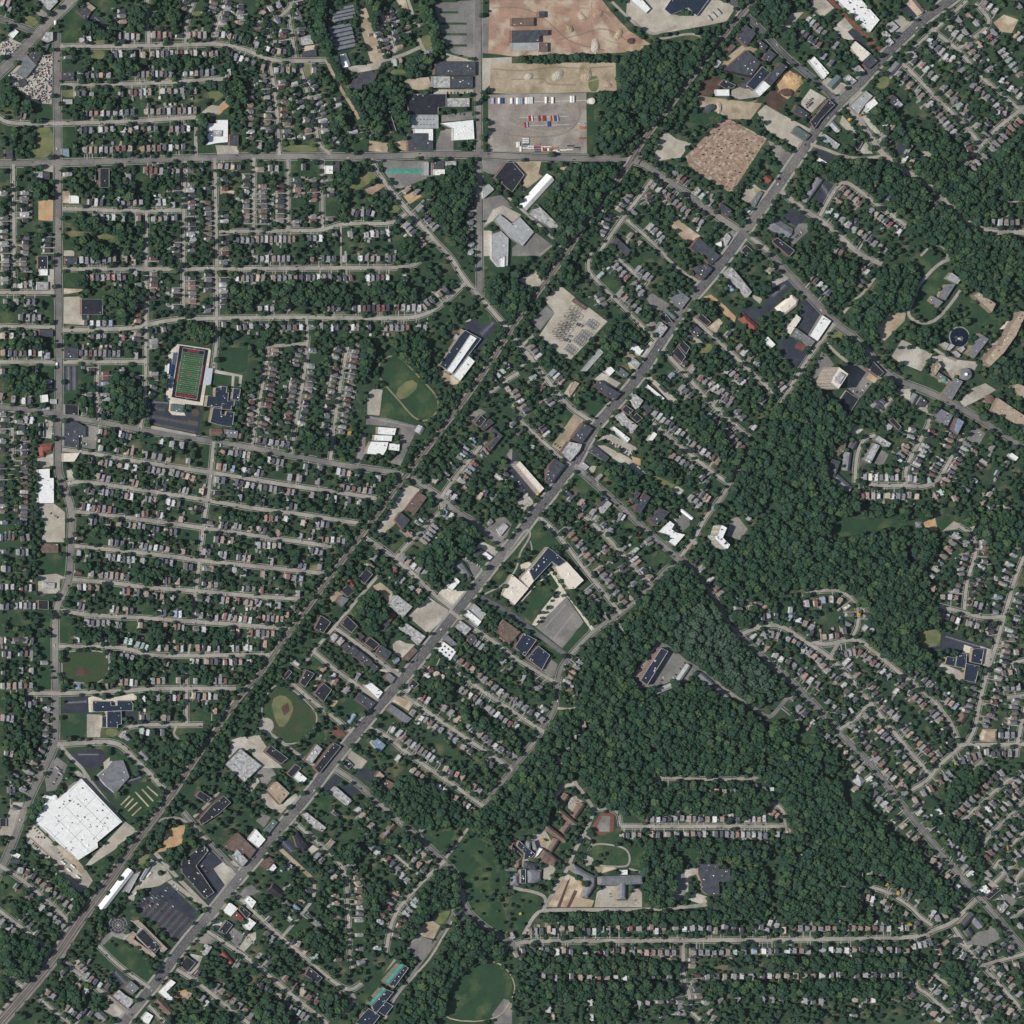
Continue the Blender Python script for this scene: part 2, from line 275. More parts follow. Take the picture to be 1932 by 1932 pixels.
(2,1): '''V 245,330 360,220 460,300 720,495 430,795 205,600 320,430|A 140,490 260,380 320,430 210,560|V 50,180 180,110 230,210 150,250|Q 1440,310 1500,290 1600,370 1690,460 1680,500 1600,440 1540,340|K 1720,420 1790,380 1860,400 1932,320 1932,400 1850,510|P 1810,290 1890,320 1870,360 1820,320|D 1470,540 1560,470 1590,500 1540,580|P 990,700 1050,640 1080,670 1000,770 960,750|E 820,720 880,720 960,780 900,870 850,760|A 1010,310 1060,280 1200,370 1130,410 1060,400
P 620,930 680,880 820,960 780,1000|V 1010,920 1050,910 1250,1090 1200,1110 1090,990|L 470,1090 560,1100 720,1120 650,1220 560,1180|L 330,1180 470,1170 420,1260 340,1270|E 300,1430 470,1190 540,1240 370,1480|P 640,1400 720,1330 950,1450 880,1510 700,1380|P 610,1430 700,1430 880,1520 1010,1640 970,1660 720,1500|L 420,1690 480,1630 670,1800 660,1820|P 570,1590 640,1580 610,1650|Q 900,1510 970,1530 970,1580 920,1580|P 1210,1770 1240,1730 1300,1770 1260,1810
Y 1020,1640 1240,1720 1200,1760 1060,1680|K -40,1470 60,1500 30,1560 190,1790 125,1850 40,1760 -40,1620|P 40,1850 110,1790 170,1860 80,1932|L 1050,870 1130,790 1220,850 1170,900|Y 1400,720 1480,650 1540,700 1450,740|L 670,190 730,150 860,260 800,290 740,270|P 440,960 500,970 470,1060 390,1040|A 1010,520 1060,470 1090,520 1060,570|P 1320,590 1440,640 1420,670 1330,620|L 850,50 960,-40 1000,40 920,110|L 840,440 900,480 870,420|L 60,620 130,570 160,620 100,670''',
(3,1): '''A 545,830 700,815 765,880 690,1085 620,1015 600,1000 600,890|K 0,260 150,170 195,210 0,430|K 260,340 310,330 390,400 440,440 330,610 250,540 240,470|K 80,640 180,590 260,720 300,750 240,850 150,810 110,720|T 200,690 230,645 290,680 260,720|E 800,560 900,440 960,410 1040,430 1030,490 880,640 840,620|P 930,760 1010,630 1240,740 1150,880 1110,880|A 410,700 500,820 400,900 340,930|A 630,1020 740,920 790,950 690,1080|P 1340,850 1400,780 1590,800 1560,860 1440,880 1390,930|P 1450,1100 1540,1000 1640,960 1720,1010 1640,1060 1480,1140
L 1110,0 1320,0 1310,20 1150,180 1140,90|L 1120,290 1200,170 1360,60 1390,100 1330,230 1290,290 1150,330|L 1490,400 1520,340 1690,430 1620,550 1510,490|L 1420,350 1490,280 1540,320 1480,400|L 1510,500 1600,560 1560,590 1480,560|L 1640,540 1700,470 1770,500 1720,590|L 890,760 960,790 1230,900 1300,960 1250,1000 1000,880|P 960,1010 1080,1000 1070,1090 990,1050|A 1500,1380 1550,1280 1640,1340 1590,1430|P 1090,1130 1200,1090 1210,1190
Y 450,620 520,560 570,600 540,650|L 455,760 490,745 545,810 500,820|A 800,1560 860,1460 910,1500 860,1590|L 1100,330 1200,320 1260,400 1240,480 1180,500 1100,430|L 1230,990 1330,960 1330,1050 1240,1010|P 1240,760 1330,740 1400,780 1340,850 1240,830|L 380,990 540,1000 580,1020 520,1110 470,1060|P 620,1330 660,1270 720,1310 640,1370|D 740,920 780,850 860,920 800,960|P 1620,740 1730,620 1750,670 1640,790|C 1740,560 1830,460 1890,430 1830,530|L 1090,1200 1190,1190 1160,1280 1100,1250|P 30,180 100,120 160,170 30,240''',
(0,2): '''L 275,320 500,315 490,470 275,450|P 285,480 420,465 500,495 450,510 450,590 420,615 290,615|L 455,770 520,780 530,990 455,990|M 470,1080 500,1055 780,1050 825,1120 800,1240 700,1300 640,1285 475,1270|N 560,1185 640,1170 690,1200 640,1240 570,1235|K 490,1400 660,1390 665,1515 460,1520 460,1490 490,1470|L 455,1525 650,1525 650,1705 500,1700 455,1650|P 655,1525 770,1530 755,1700 655,1700|C 665,1400 700,1390 780,1410 910,1390 1000,1370 1030,1390 1030,1430 890,1420 700,1510 670,1510|K 925,1510 1035,1510 1030,1580 940,1550
K 540,1830 640,1790 760,1790 800,1830 780,1890 730,1940 640,1932 570,1900|A 385,1890 430,1850 510,1910 470,2010 420,2100 350,2110 340,2020|Y 800,1630 900,1640 870,1700 800,1690|L 1430,1490 1600,1500 1560,1590 1440,1590|L 1310,1630 1540,1625 1520,1690 1310,1680|P 1750,1720 1840,1690 1932,1760 1860,1800 1720,1870|L 640,160 700,190 830,240 640,250|L 810,570 910,580 900,650 820,610|L 1020,690 1140,690 1140,780 1030,780|L 930,820 1060,830 1040,870 940,860
L 1380,120 1510,150 1505,240 1400,180|L 1550,160 1630,180 1620,260 1550,240|L 1320,370 1390,380 1390,430 1320,410|L 1420,1220 1500,1230 1560,1310 1425,1310|L 1260,1220 1340,1230 1330,1310 1270,1310|L 1440,1360 1560,1360 1520,1430 1430,1400|L 290,930 380,930 380,1105 290,1105|L 290,1160 380,1180 380,1345 270,1345|L 275,780 380,770 380,880 280,880|L 660,760 820,720 830,760 740,780|L 840,1770 960,1870 980,1960 860,1870|P 780,1890 830,1850 820,1930 790,1960''',
(1,2): '''M 30,1500 70,1400 120,1330 200,1325 280,1370 380,1450 450,1520 445,1590 400,1660 330,1720 260,1745 190,1725 130,1680 120,1590 60,1560|Y 110,1420 200,1370 290,1450 260,1560 190,1640 140,1560|N 190,1470 240,1440 260,1500 210,1540|L 360,1780 450,1620 530,1660 480,1750 370,1850|P 1150,790 1300,640 1450,740 1440,780 1300,920|P 1030,1000 1070,960 1130,990 1200,1000 1110,1110 1040,1060|E 880,560 940,530 1040,610 1000,680 920,600|C 1370,620 1450,540 1520,600 1590,590 1490,710 1450,700|A 1740,130 1800,60 1870,30 1930,90 1890,190 1840,220|P 1640,290 1700,220 1830,280 1790,350 1700,270
A 1530,350 1580,340 1720,440 1650,520 1600,380|L 1390,300 1490,290 1450,370 1400,350|L 1730,590 1840,430 1890,460 1760,590|E 550,610 600,590 660,620 620,660 570,680|P 690,1840 720,1800 840,1880 780,1960 720,1920|D 990,1420 1060,1380 1190,1440 1150,1500 1050,1440|P 900,1190 1020,1180 1090,1190 1060,1220 980,1210|L 1260,1140 1340,1090 1400,1150 1330,1180|T 560,1650 620,1620 680,1690 630,1700|L 1000,270 1050,220 1110,230 1050,310|L 400,1170 450,1090 510,1140 430,1200|D 560,1460 590,1400 620,1430 580,1480
L 590,1500 700,1400 780,1460 700,1530|E 430,1290 470,1230 490,1260 440,1340|L 560,740 640,700 600,790|E 930,100 1010,0 1100,0 1040,100 930,190|L 250,250 330,260 300,300|Y 400,410 470,390 480,440 420,440|L 1020,940 1080,920 1110,960 1040,980|L 0,1850 60,1780 110,1750 60,1860|V -60,1700 20,1680 130,1850 200,1932 0,1932''',
(2,2): '''A 1395,1215 1440,1205 1660,1370 1640,1420 1500,1345|L 140,125 200,60 350,260 270,260 160,380 140,350 150,180|L -30,350 60,200 110,180 60,320|L 80,670 210,530 310,600 190,770|L 230,500 280,470 355,560 340,600|L 45,700 80,690 180,780 140,850|C 130,600 220,510 300,440 420,630 380,640 340,600 310,610 355,565 290,465 225,520 205,530 80,670 45,690|C 320,620 400,610 620,880 600,900 420,640 180,860 150,850 200,770|A 180,870 410,640 540,830 380,1030|L 390,1030 530,830 600,880 440,1080|L 440,640 560,520 590,540
A 235,1190 285,1105 345,1150 320,1240 270,1240|L 1080,350 1110,270 1190,340 1130,420|A 1200,60 1280,10 1340,50 1340,100 1290,150 1250,120|A 1620,180 1650,60 1700,30 1780,130 1720,210|A 890,1260 1100,980 1140,980 1250,1060 1340,1140 1400,1180 1300,1310 1230,1260 1080,1330 950,1330|P 1340,210 1360,190 1400,230 1380,260|L 800,90 860,60 940,110 830,150|L 200,1010 240,1000 410,1110 380,1150|L 620,900 560,950 640,870|C 60,400 120,370 180,420 90,500|L 1000,380 1030,320 1060,420 1010,440
L 230,1370 300,1340 310,1400 260,1410|L 1440,40 1500,30 1480,100 1440,90''',
(3,2): '''L 450,160 500,60 620,50 1110,60 1050,100 860,120 800,160 640,170 540,190|L 1300,40 1420,20 1430,70 1330,140 1280,130|Q 1170,80 1260,40 1280,140 1200,140|Y 1130,900 1180,865 1310,900 1290,1010 1190,1040 1160,1000|K 1310,905 1680,1020 1660,1050 1490,1010 1470,1050 1330,1030 1170,1060 1200,1020 1300,1010|P 1260,1130 1330,1150 1480,1210 1460,1280 1260,1160|C 1480,1000 1540,1020 1530,1110 1470,1060|P 1310,150 1400,70 1450,90 1430,130 1340,140|K 1020,260 1140,250 1150,290 1040,290|K 1030,310 1150,340 1130,380 1060,360
L 190,1640 320,1620 330,1720 200,1750|L 110,720 160,720 180,780 120,800|L 530,610 610,640 560,660|L 1110,1290 1170,1240 1160,1290|P 1600,1010 1690,1040 1660,1200 1620,1150|L 340,620 390,610 390,650 340,650|L 1640,1290 1600,1400 1640,1400|L 1420,1620 1500,1610 1490,1690 1440,1680|L 840,910 870,930 760,950 740,920''',
(0,3): '''K 700,110 760,60 870,190 850,220|K 940,110 1060,50 1090,70 1010,140|L 860,230 1090,70 1220,200 1180,260 1010,410|V 770,590 930,420 1030,480 980,510 860,620 690,730 640,740|P 200,490 260,430 420,580 590,700 640,760 700,850 640,940 560,930 400,720 300,650 200,560|D 430,570 590,710 650,790 610,800 430,600|Q 1230,590 1250,470 1320,440 1400,430 1370,570 1280,620 1170,640|Y 1000,700 1140,600 1120,690 1040,770|P 1090,800 1160,690 1240,740 1300,830 1200,890 1030,920 1010,1000 950,1000|L 1180,790 1215,760 1250,800 1210,820
K 1030,1030 1130,920 1280,880 1500,1080 1350,1335 1060,1080|K 1480,740 1580,620 1690,700 1610,770 1690,860 1690,910 1590,1050 1550,990 1615,940|P 1610,760 1680,710 1790,790 1700,890 1680,860|L 790,1360 830,1290 880,1290 990,1360 1170,1560 1110,1640 870,1450|L 680,1420 740,1380 880,1500 800,1530|K 820,1570 870,1520 970,1590 930,1650|A 770,1290 850,1220 960,1260 940,1300 850,1270 790,1330 760,1340|L 900,1080 950,1020 1000,1070 940,1120|A 1690,1250 1740,1190 1840,1260 1800,1360|P 1800,1360 1880,1240 1932,1240 1932,1290 1840,1390
P 1600,1190 1640,1140 1680,1170 1650,1230|P 1400,1540 1480,1470 1430,1400 1530,1420 1500,1500 1430,1570|A 1480,1310 1550,1240 1630,1300 1580,1340|Q 1330,1690 1400,1670 1440,1720 1340,1740|P 780,1830 850,1770 960,1850 900,1900|P 0,470 100,260 180,260 120,430 90,510 0,520|A 1790,980 1850,900 1900,880 1960,930 1880,970|L 680,830 700,760 780,710 820,720|L 0,850 60,790 160,850 100,920|L 30,1020 100,1080 60,1110 0,1060|P 560,30 590,20 700,100 860,300 920,390 890,400 700,200
L 1340,160 1460,90 1500,120 1400,270|P 1870,140 1932,60 1960,100 1900,180|V 1700,720 1780,690 1850,760|L 1700,1530 1760,1490 1820,1540 1760,1570|P 1260,860 1300,840 1570,1060 1540,1060|P 740,870 850,800 780,900''',
(1,3): '''K 505,155 590,50 640,70 620,130 770,130 790,180 720,240 600,140 555,190|K 165,580 220,510 310,600 270,660|P 390,610 430,580 475,610 420,650|L 400,280 480,195 570,270 500,350|P 0,200 80,160 180,280 300,190 320,220 190,340 100,300|A 0,20 100,-30 150,50 60,150|A 0,400 40,340 110,370 60,450|L 130,800 200,750 250,830 230,890|K 760,60 800,0 890,20 900,70 880,110 800,90|L 1250,520 1490,460 1500,510 1390,630 1300,570|L 1460,690 1600,520 1740,560 1780,600 1800,760 1850,850 1840,960 1600,960 1550,800
A 1130,1350 1220,1260 1330,1300 1320,1350 1250,1450 1210,1440|E 1210,1230 1310,1140 1390,1190 1340,1290 1250,1270|Y 1310,1130 1470,1060 1450,1130 1390,1190|L 1400,1860 1440,1700 1550,1560 1720,1460 1850,1490 1932,1600 1932,1700 1800,1900 1640,1932 1400,1932|A 1780,1860 1870,1740 1932,1760 1932,1932 1800,1932|L 750,1740 830,1640 950,1480 1050,1420 1080,1460 960,1590 820,1780 780,1790|L 1230,1530 1330,1390 1360,1400 1250,1570|L 730,1180 830,1180 800,1240 730,1240|L 720,1290 820,1290 820,1340 730,1340|L 570,950 670,850 660,980
L 150,1200 240,1140 240,1190 190,1240|L 240,1260 330,1140 380,1180 300,1260|L 890,440 1000,400 960,480|K 1000,1740 1140,1620 1150,1650 1030,1780|L 1580,980 1830,990 1900,1150 1900,1280 1700,1180|L 860,1530 820,1600 880,1560|A 960,1560 1040,1440 1060,1450''',
(2,3): '''P 160,500 250,470 300,560 240,640 120,560|P 60,640 130,700 90,760 40,700|P 250,690 330,760 280,860 230,830|L 580,640 620,570 760,590 850,600 890,670 870,740 640,730|L 890,610 1000,620 950,740 890,740|T 590,460 670,340 770,340 765,480 660,505|A 640,440 680,360 740,365 735,480 660,480|L 1250,620 1400,610 1390,700 1290,750|L 0,945 150,945 230,970 200,1030 100,1220 0,1210|D 260,1050 330,860 400,790 480,830 540,870 530,980 620,1000 600,1050|N 335,1055 420,850 440,830 365,1050|N 410,1055 470,920 495,930 435,1055|P 640,940 700,890 790,890 790,1000 870,1000 930,900 980,930 980,1050 620,1050|P 1300,760 1410,740 1400,800 1330,820 1330,930 1310,940
A 1220,990 1240,770 1300,770 1310,950 1260,1000|P 1310,990 1380,940 1470,970 1470,1040|L 820,360 950,360 950,420 840,420|L 330,600 400,560 460,580 420,640|L 590,510 760,505 770,560 620,560|P 430,230 480,210 560,270 520,270 460,330 420,300|D 620,745 760,745 790,760 660,800|P 520,640 610,680 620,720 560,740|L 1000,880 1050,930 980,920|L 200,900 300,880 280,940|L 0,500 180,430 230,440 0,540|L 1660,720 1780,700 1700,760|P 360,120 460,90 480,130 400,150 320,240 300,220''',
(3,3): '''A 1500,1320 1580,1240 1650,1220 1690,1180 1760,1280 1640,1350|P 1590,830 1640,810 1760,910 1730,930|A 1690,1000 1800,950 1880,1000 1830,1060 1770,1000|L 560,100 690,60 740,130 620,330 560,230|L 830,100 900,170 850,200|L 1260,1330 1330,1240 1400,1330 1320,1350|L 1450,1140 1560,1040 1590,1090 1480,1180|L 1580,1040 1620,1060 1720,1150 1660,1150|L 970,970 1060,1040 1190,1200 1140,1180 960,1020|L 1120,1010 1200,1080 1170,1090|L 1120,1690 1200,1720 1260,1790 1130,1770|Y 1800,730 1880,700 1900,790 1840,790|P 1740,780 1800,830 1760,800'''}
zl = 0.02; lot_i = 0
for (c, r), s in LOTS.items():
    for e in s.replace('\n', '|').split('|'):
        if not e.strip(): continue
        k, q = e.strip().split(' ', 1); p = pts(c, r, q)
        if k in 'LYM': p = [tuple(v) for v in smooth(p, True, 2 if k == 'M' or len(p) > 9 else 1)]
        p = ccw(p); n, m, lab = LOTK[k]; lot_i += 1
        z = 0.05 + (lot_i % 90)*0.004
        tag(link(n, [(a, b, z) for a, b in p], [tuple(range(len(p)))], m), lab, kind='structure')
        fill(OPEN, p)

# ---------------------------------------------------------------- roads, sidewalks, paths
# kind width | name, points as column,row:x,y ...
ROADS = []
def road(kind, w, walk, desc, *segs):
    p = []
    for s in segs:
        cr, q = s.split(':'); c, r = int(cr[0]), int(cr[1]); p += pts(c, r, q)
    out = [p[0]]
    for q in p[1:]:
        if math.hypot(q[0]-out[-1][0], q[1]-out[-1][1]) > 6: out.append(q)
    ROADS.append((kind, w, walk, desc, out))
AV = 'road_asphalt'; RS = 'road_concrete'; DK = 'road_dark'
road(AV, 14, 1, 'wide grey avenue down the west side', '00:425,250 430,640 435,940 435,1240 440,1580 437,1932', '01:440,300 445,560 445,1050 440,1200 437,1450 435,1600 455,1680 500,1780 530,1880 541,1960', '02:535,200 530,440 495,590 435,690 415,790 415,1000 420,1370 420,1600 415,1760 350,1900', '03:260,140 180,330 90,580 0,780 -60,900')
road(AV, 20, 1, 'broad grey diagonal road in the north-west corner', '00:-60,600 0,545 180,370 330,200 480,60 600,-60')
road(DK, 9, 1, 'dark side street in the north-west corner', '00:-40,125 0,140 130,190 250,235')
road(RS, 8.5, 1, 'pale street in the north-west blocks', '00:450,350 850,350 1130,345 1500,335 1640,330 1800,360 1932,405', '10:60,440 180,460 330,460 530,455')
road('dirt_pale', 7, 0, 'pale lane beside ruined works', '10:530,455 580,560 650,690 730,810 775,900')
road(RS, 8.5, 1, 'pale street above the white-roofed school', '00:455,640 700,640 900,637 1300,620 1570,600 1700,595')
road(RS, 8.5, 1, 'pale street west of the white-roofed school', '00:-20,875 60,935 405,932 700,925 1000,915 1290,895 1480,885')
road(RS, 8, 0, 'short street beside the school', '00:1480,885 1475,1050 1480,1190')
road(AV, 13, 1, 'grey cross-town road along the container yard', '00:-40,1236 400,1230 900,1215 1400,1195 1932,1180', '10:500,1180 900,1185 1300,1165 1650,1165 1932,1180', '20:400,1195 800,1200 900,1210 1000,1240 1100,1310 1300,1450 1500,1600 1700,1730 1755,1765')
road(RS, 8.5, 1, 'pale street', '00:470,1575 700,1580 850,1590 1100,1592 1370,1585')
road(RS, 8.5, 1, 'pale street', '01:475,97 1090,100 1640,95 1932,95', '11:600,90 1000,90 1170,80 1240,30')
road(RS, 8.5, 1, 'pale street above the stadium', '01:470,560 800,553 1000,545 1150,510 1300,480 1500,472 1932,465', '11:300,462 600,465 800,470 1100,470 1250,455 1400,370 1560,220 1600,190')
road(RS, 8.5, 1, 'pale street west of the stadium', '01:475,800 1090,795')
road(AV, 11, 1, 'grey road south of the stadium', '01:-40,1133 0,1140 300,1170 500,1210 800,1260 1100,1320 1400,1370 1700,1410 1932,1455', '11:300,1510 600,1570 900,1615 1100,1640 1200,1690 1290,1750 1380,1810 1540,1950', '12:1620,60 1700,130 1860,240')
road(RS, 8.5, 1, 'pale street', '01:470,1460 700,1490 1000,1545 1300,1590 1600,1635 1932,1690', '11:300,1740 600,1780 910,1830')
road(RS, 8.5, 1, 'pale street', '01:510,1720 570,1702 700,1710 900,1740 1300,1800 1600,1850 1932,1908', '12:300,10 770,85')
road(RS, 8.5, 1, 'pale street', '02:560,-5 800,20 1100,60 1500,115 1932,180', '12:300,220 570,260')
road(RS, 8.5, 1, 'pale street', '02:560,255 900,290 1300,335 1500,365 1932,411', '12:300,440 520,465')
road(RS, 8.5, 1, 'pale street', '02:545,508 900,540 1100,570 1500,595 1932,638', '12:330,655')
road(RS, 8.5, 1, 'pale street', '02:455,735 540,760 700,780 1100,800 1500,830 1932,860', '12:230,880')
road(RS, 8.5, 1, 'pale street above the marsh park', '02:440,1015 700,1015 900,1020 1000,1040 1100,1080 1300,1085 1932,1077', '12:100,1075')
road(RS, 9, 1, 'pale street below the marsh park', '02:200,1365 440,1370 800,1355 950,1350 1100,1335 1400,1330 1780,1335')
road(RS, 8, 1, 'pale street', '02:900,1700 940,1650 970,1620 1050,1605 1400,1605 1530,1605')
road(RS, 10, 1, 'curving street round the navy-roofed school', '02:430,1755 700,1735 850,1735 930,1770 1000,1850 1090,1932', '03:1200,120 1290,210')
road(RS, 8, 0, 'access road beside the white warehouse', '02:460,1770 540,1860 620,1935', '03:640,40 760,200 900,390 1040,490')
road(RS, 7.5, 1, 'narrow north-south street', '00:1395,1215 1387,1500 1385,1932', '01:1385,430')
road(RS, 7.5, 1, 'narrow north-south street', '00:1620,1195 1635,1932', '01:1632,500 1634,640 1620,760 1610,860')
road(RS, 7.5, 1, 'narrow north-south street', '00:1105,1600 1100,1932', '01:1100,500 1100,700 1098,1000 1080,1180 1055,1310')
road(RS, 7.5, 1, 'narrow north-south street', '00:1915,1190 1915,1740')
road(RS, 7.5, 1, 'narrow north-south street', '10:240,1200 240,1740')
road(RS, 7.5, 1, 'narrow north-south street', '10:495,1200 500,1720')
road(RS, 7.5, 1, 'narrow north-south street', '10:175,1170 165,950 150,760 120,550 95,450')
road(RS, 7.5, 1, 'curving street', '10:330,480 390,720 440,900 465,1050 490,1110 560,1160')
road(RS, 8, 1, 'pale street', '10:-280,1745 0,1745 250,1740 500,1740 600,1700 700,1685 1000,1690 1080,1650 1135,1610')
road(RS, 4, 0, 'back lane', '10:640,1700 640,1932', '11:640,90')
road(AV, 13, 1, 'grey north-south avenue by the container yard', '10:1675,-40 1675,600 1680,1160 1682,1500 1686,1932', '11:1688,150 1690,310')
road(RS, 9, 1, 'diagonal street', '10:865,1200 950,1350 1100,1540 1250,1700 1350,1820 1480,1950', '11:1550,150 1690,310 1780,410 1900,550', '21:0,600 150,780 300,980 420,1130 540,1210 650,1280')
road(RS, 7.5, 1, 'short street', '10:930,60 1000,250 1045,400')
road(RS, 7.5, 0, 'short street', '10:930,465 1100,420 1240,355'); road(RS, 7, 0, 'short street', '10:1225,290 1285,420'); road(RS, 7, 0, 'short street', '10:1140,-20 1185,120')
road(RS, 7.5, 1, 'short street', '10:100,300 70,200 270,60 255,-20')
road(RS, 7.5, 1, 'short street', '10:250,110 270,270 300,440')
road(RS, 7.5, 1, 'short street', '00:1110,-20 1120,340'); road(RS, 7.5, 1, 'short street', '00:1400,335 1400,170 1475,-20'); road(RS, 7.5, 1, 'short street', '00:1605,320 1640,170 1705,-20')
road(RS, 7.5, 1, 'narrow street on the west edge', '00:100,1240 105,1932', '01:105,0 110,270')
road(RS, 8, 1, 'street on the west edge', '01:-40,275 410,275'); road(RS, 8, 1, 'street on the west edge', '01:-40,530 410,537'); road(RS, 8, 1, 'street on the west edge', '01:-40,800 410,800')
road(RS, 7.5, 1, 'short street', '01:733,815 733,1240'); road(RS, 7.5, 1, 'short street', '01:90,1170 95,1540')
road(RS, 8, 1, 'north-south street', '01:1612,1400 1590,1630 1565,1850 1545,1940', '02:1520,250 1500,380 1480,590')
road(RS, 8, 1, 'north-south street', '02:1472,610 1450,830'); road(RS, 5, 0, 'lane', '02:1435,990 1420,1080'); road(RS, 7.5, 1, 'short street', '02:1405,1190 1405,1600')
road(RS, 5, 0, 'garden path', '02:1330,1610 1300,1700 1500,1760')
road(RS, 7.5, 1, 'slanting street of small houses', '11:95,690 60,900 20,1150 -20,1340 -30,1450')
road(RS, 7.5, 1, 'slanting street of small houses', '11:388,600 370,850 320,1130 262,1490'); road(RS, 7.5, 1, 'slanting street of small houses', '11:690,680 650,880 610,1120 560,1540'); road(RS, 7, 0, 'short street', '11:60,685 390,660'); road(RS, 6, 0, 'short street', '11:380,470 388,610')
road(RS, 8, 1, 'street east of the railway', '11:1730,1390 1600,1550 1390,1810', '12:1400,-20')
road(RS, 8, 1, 'street east of the railway', '11:1980,880 1820,980 1740,1060')
road(RS, 8, 1, 'street east of the railway', '12:1390,0 1270,110 1100,290 1050,350')
road(RS, 9, 1, 'street from the underpass to the main avenue', '12:820,190 960,280 1050,350 1200,480 1330,610 1480,730')
road(RS, 7, 0, 'back street', '12:920,480 780,640 600,860 430,1050 370,1140'); road(RS, 8, 1, 'short street', '12:590,870 800,1020 960,1150 1090,1240'); road(RS, 8, 1, 'short street', '12:430,1050 620,1210 800,1330 930,1440')
road(RS, 8, 1, 'street by the marsh park', '12:270,1290 450,1450 600,1560 740,1680'); road(RS, 7, 0, 'street', '12:120,1680 250,1780 400,1890 520,1960')
road(DK, 19, 2, 'main avenue running diagonally across the picture', '30:1500,-100 1380,0 1200,120 1000,300 870,430 700,620 520,790 400,930 300,1080 180,1250 60,1430 -20,1530', '20:1740,1770 1640,1910', '21:1480,180 1300,380 1170,580 1080,720 980,880 860,1030 750,1150 600,1320 480,1560 400,1650 300,1790 180,1932', '12:1932,240 1800,380 1650,580 1500,770 1350,960 1200,1150 1100,1270 950,1440 850,1560 700,1740 560,1910', '13:400,200 200,430 60,600 0,685', '03:1800,830 1600,1090 1400,1310 1200,1590 1050,1770 960,1880 880,1990')
road(RS, 7, 1, 'frontage road', '30:1500,0 1430,70 1250,230 1040,410'); road(RS, 8, 1, 'street of double houses in the north-east', '30:1230,215 1330,300 1430,370 1550,510 1640,610 1770,720 1880,810 1990,900')
road(RS, 8, 1, 'street', '30:1435,365 1560,280 1690,170 1600,60 1560,30'); road(RS, 8, 1, 'street of double houses in the north-east', '30:990,460 1130,590 1220,690 1330,800 1450,910 1530,1000 1610,1100')
road(RS, 8, 1, 'street', '30:1450,1260 1610,1100 1700,990 1850,870 1990,760'); road(RS, 12, 1, 'divided road into the wooded valley', '30:600,800 700,920 780,1040 850,1150 960,1240 1050,1300 1150,1350 1240,1420 1340,1520 1450,1640 1560,1710 1700,1760 1980,1750')
road(RS, 7, 0, 'curving lane', '30:320,1090 420,1120 560,1180 700,1200 860,1180'); road(DK, 10, 1, 'dark asphalt road in the north-east', '20:1600,-60 1700,60 1800,150 1932,280', '30:120,420 300,560 450,690 530,775')
road(RS, 8, 1, 'loop street', '30:390,1630 460,1500 520,1400 590,1370 680,1430 800,1530 900,1600 1040,1700'); road(RS, 11, 1, 'boulevard', '30:100,1450 230,1550 340,1630 450,1700 560,1800 700,1932', '31:860,60')
road(RS, 6, 0, 'winding lane in the wood', '30:1740,1520 1840,1530 1980,1480')
road(AV, 12.5, 1, 'grey arterial road past the campus', '20:1755,1765 1932,1900', '31:100,80 250,240 400,400 500,510 650,610 750,720 860,860 1000,950 1200,1020 1400,1120 1600,1230 1800,1360 1990,1470')
road(RS, 8, 1, 'street beside the tower', '31:500,510 400,640 280,800 190,950 90,1120'); road(RS, 8, 1, 'street', '21:1370,470 1500,590 1650,730 1800,870 1980,1040'); road(RS, 8, 1, 'street', '21:1140,710 1290,870 1430,1040 1570,1180 1700,1290 1790,1370')
road(RS, 8, 1, 'street', '21:1060,1260 1200,1380 1350,1500 1520,1640 1640,1720'); road(AV, 10, 1, 'street down to the wooded hill', '21:470,1580 600,1700 750,1830 880,1945', '22:1000,130 1150,260 1260,350')
road(AV, 9, 1, 'road along the foot of the wooded hill', '22:1260,365 1150,440 1050,560 900,690 780,790 620,890 500,1010 380,1150 340,1270 330,1470 260,1590 150,1760 20,1910', '13:1932,20 1820,150 1710,290')
road(RS, 8, 1, 'street', '22:200,30 300,120 430,280 560,450 700,620 820,765'); road(RS, 8, 1, 'street', '22:480,-20 640,110 760,240 880,370 970,480 1040,560'); road(RS, 8, 1, 'street', '21:1790,1470 1700,1600 1640,1730 1560,1850 1480,1940', '22:1430,90 1390,180 1270,340')
road(RS, 8, 1, 'street', '12:1470,750 1600,850 1800,980 1932,1090', '22:100,1150 330,1290'); road(RS, 8, 1, 'street', '12:1490,1190 1600,1270 1750,1380 1932,1500', '22:100,1570 245,1665'); road(RS, 6, 0, 'lane into the wood', '22:340,1480 430,1490 480,1480')
road(DK, 10, 0, 'dark drive by the school', '12:1700,640 1932,770', '22:150,890 300,1000 430,1095'); road(AV, 10, 1, 'arterial road along the wooded hill', '22:1260,350 1350,410 1500,600 1600,790 1720,940 1790,1000 1932,1135', '32:150,1250 230,1330 400,1500 550,1680 620,1750 780,1910', '33:900,130 1040,320 1150,450 1300,640 1430,790 1550,930 1700,1090 1850,1280 1990,1420')
road(RS, 8.5, 1, 'curving residential street', '22:1690,940 1800,890 1932,850', '32:100,860 200,920 300,990 420,1060 500,1130 580,1210 700,1350 800,1480 900,1600 1030,1760 1150,1900 1220,1990'); road(RS, 8.5, 1, 'curving residential street', '32:330,975 430,1005 530,980 620,960 700,970 800,1050 880,1120 960,1190 1100,1300 1250,1430 1370,1560 1430,1720')
road(RS, 7, 1, 'loop street in the wood', '32:280,610 340,600 450,590 530,590 620,640 680,720 680,850 640,935'); road(RS, 9, 0, 'loop street', '32:470,1090 500,1040 530,985'); road(RS, 7, 1, 'cul-de-sac', '22:1790,650 1780,720 1850,830 1850,860')
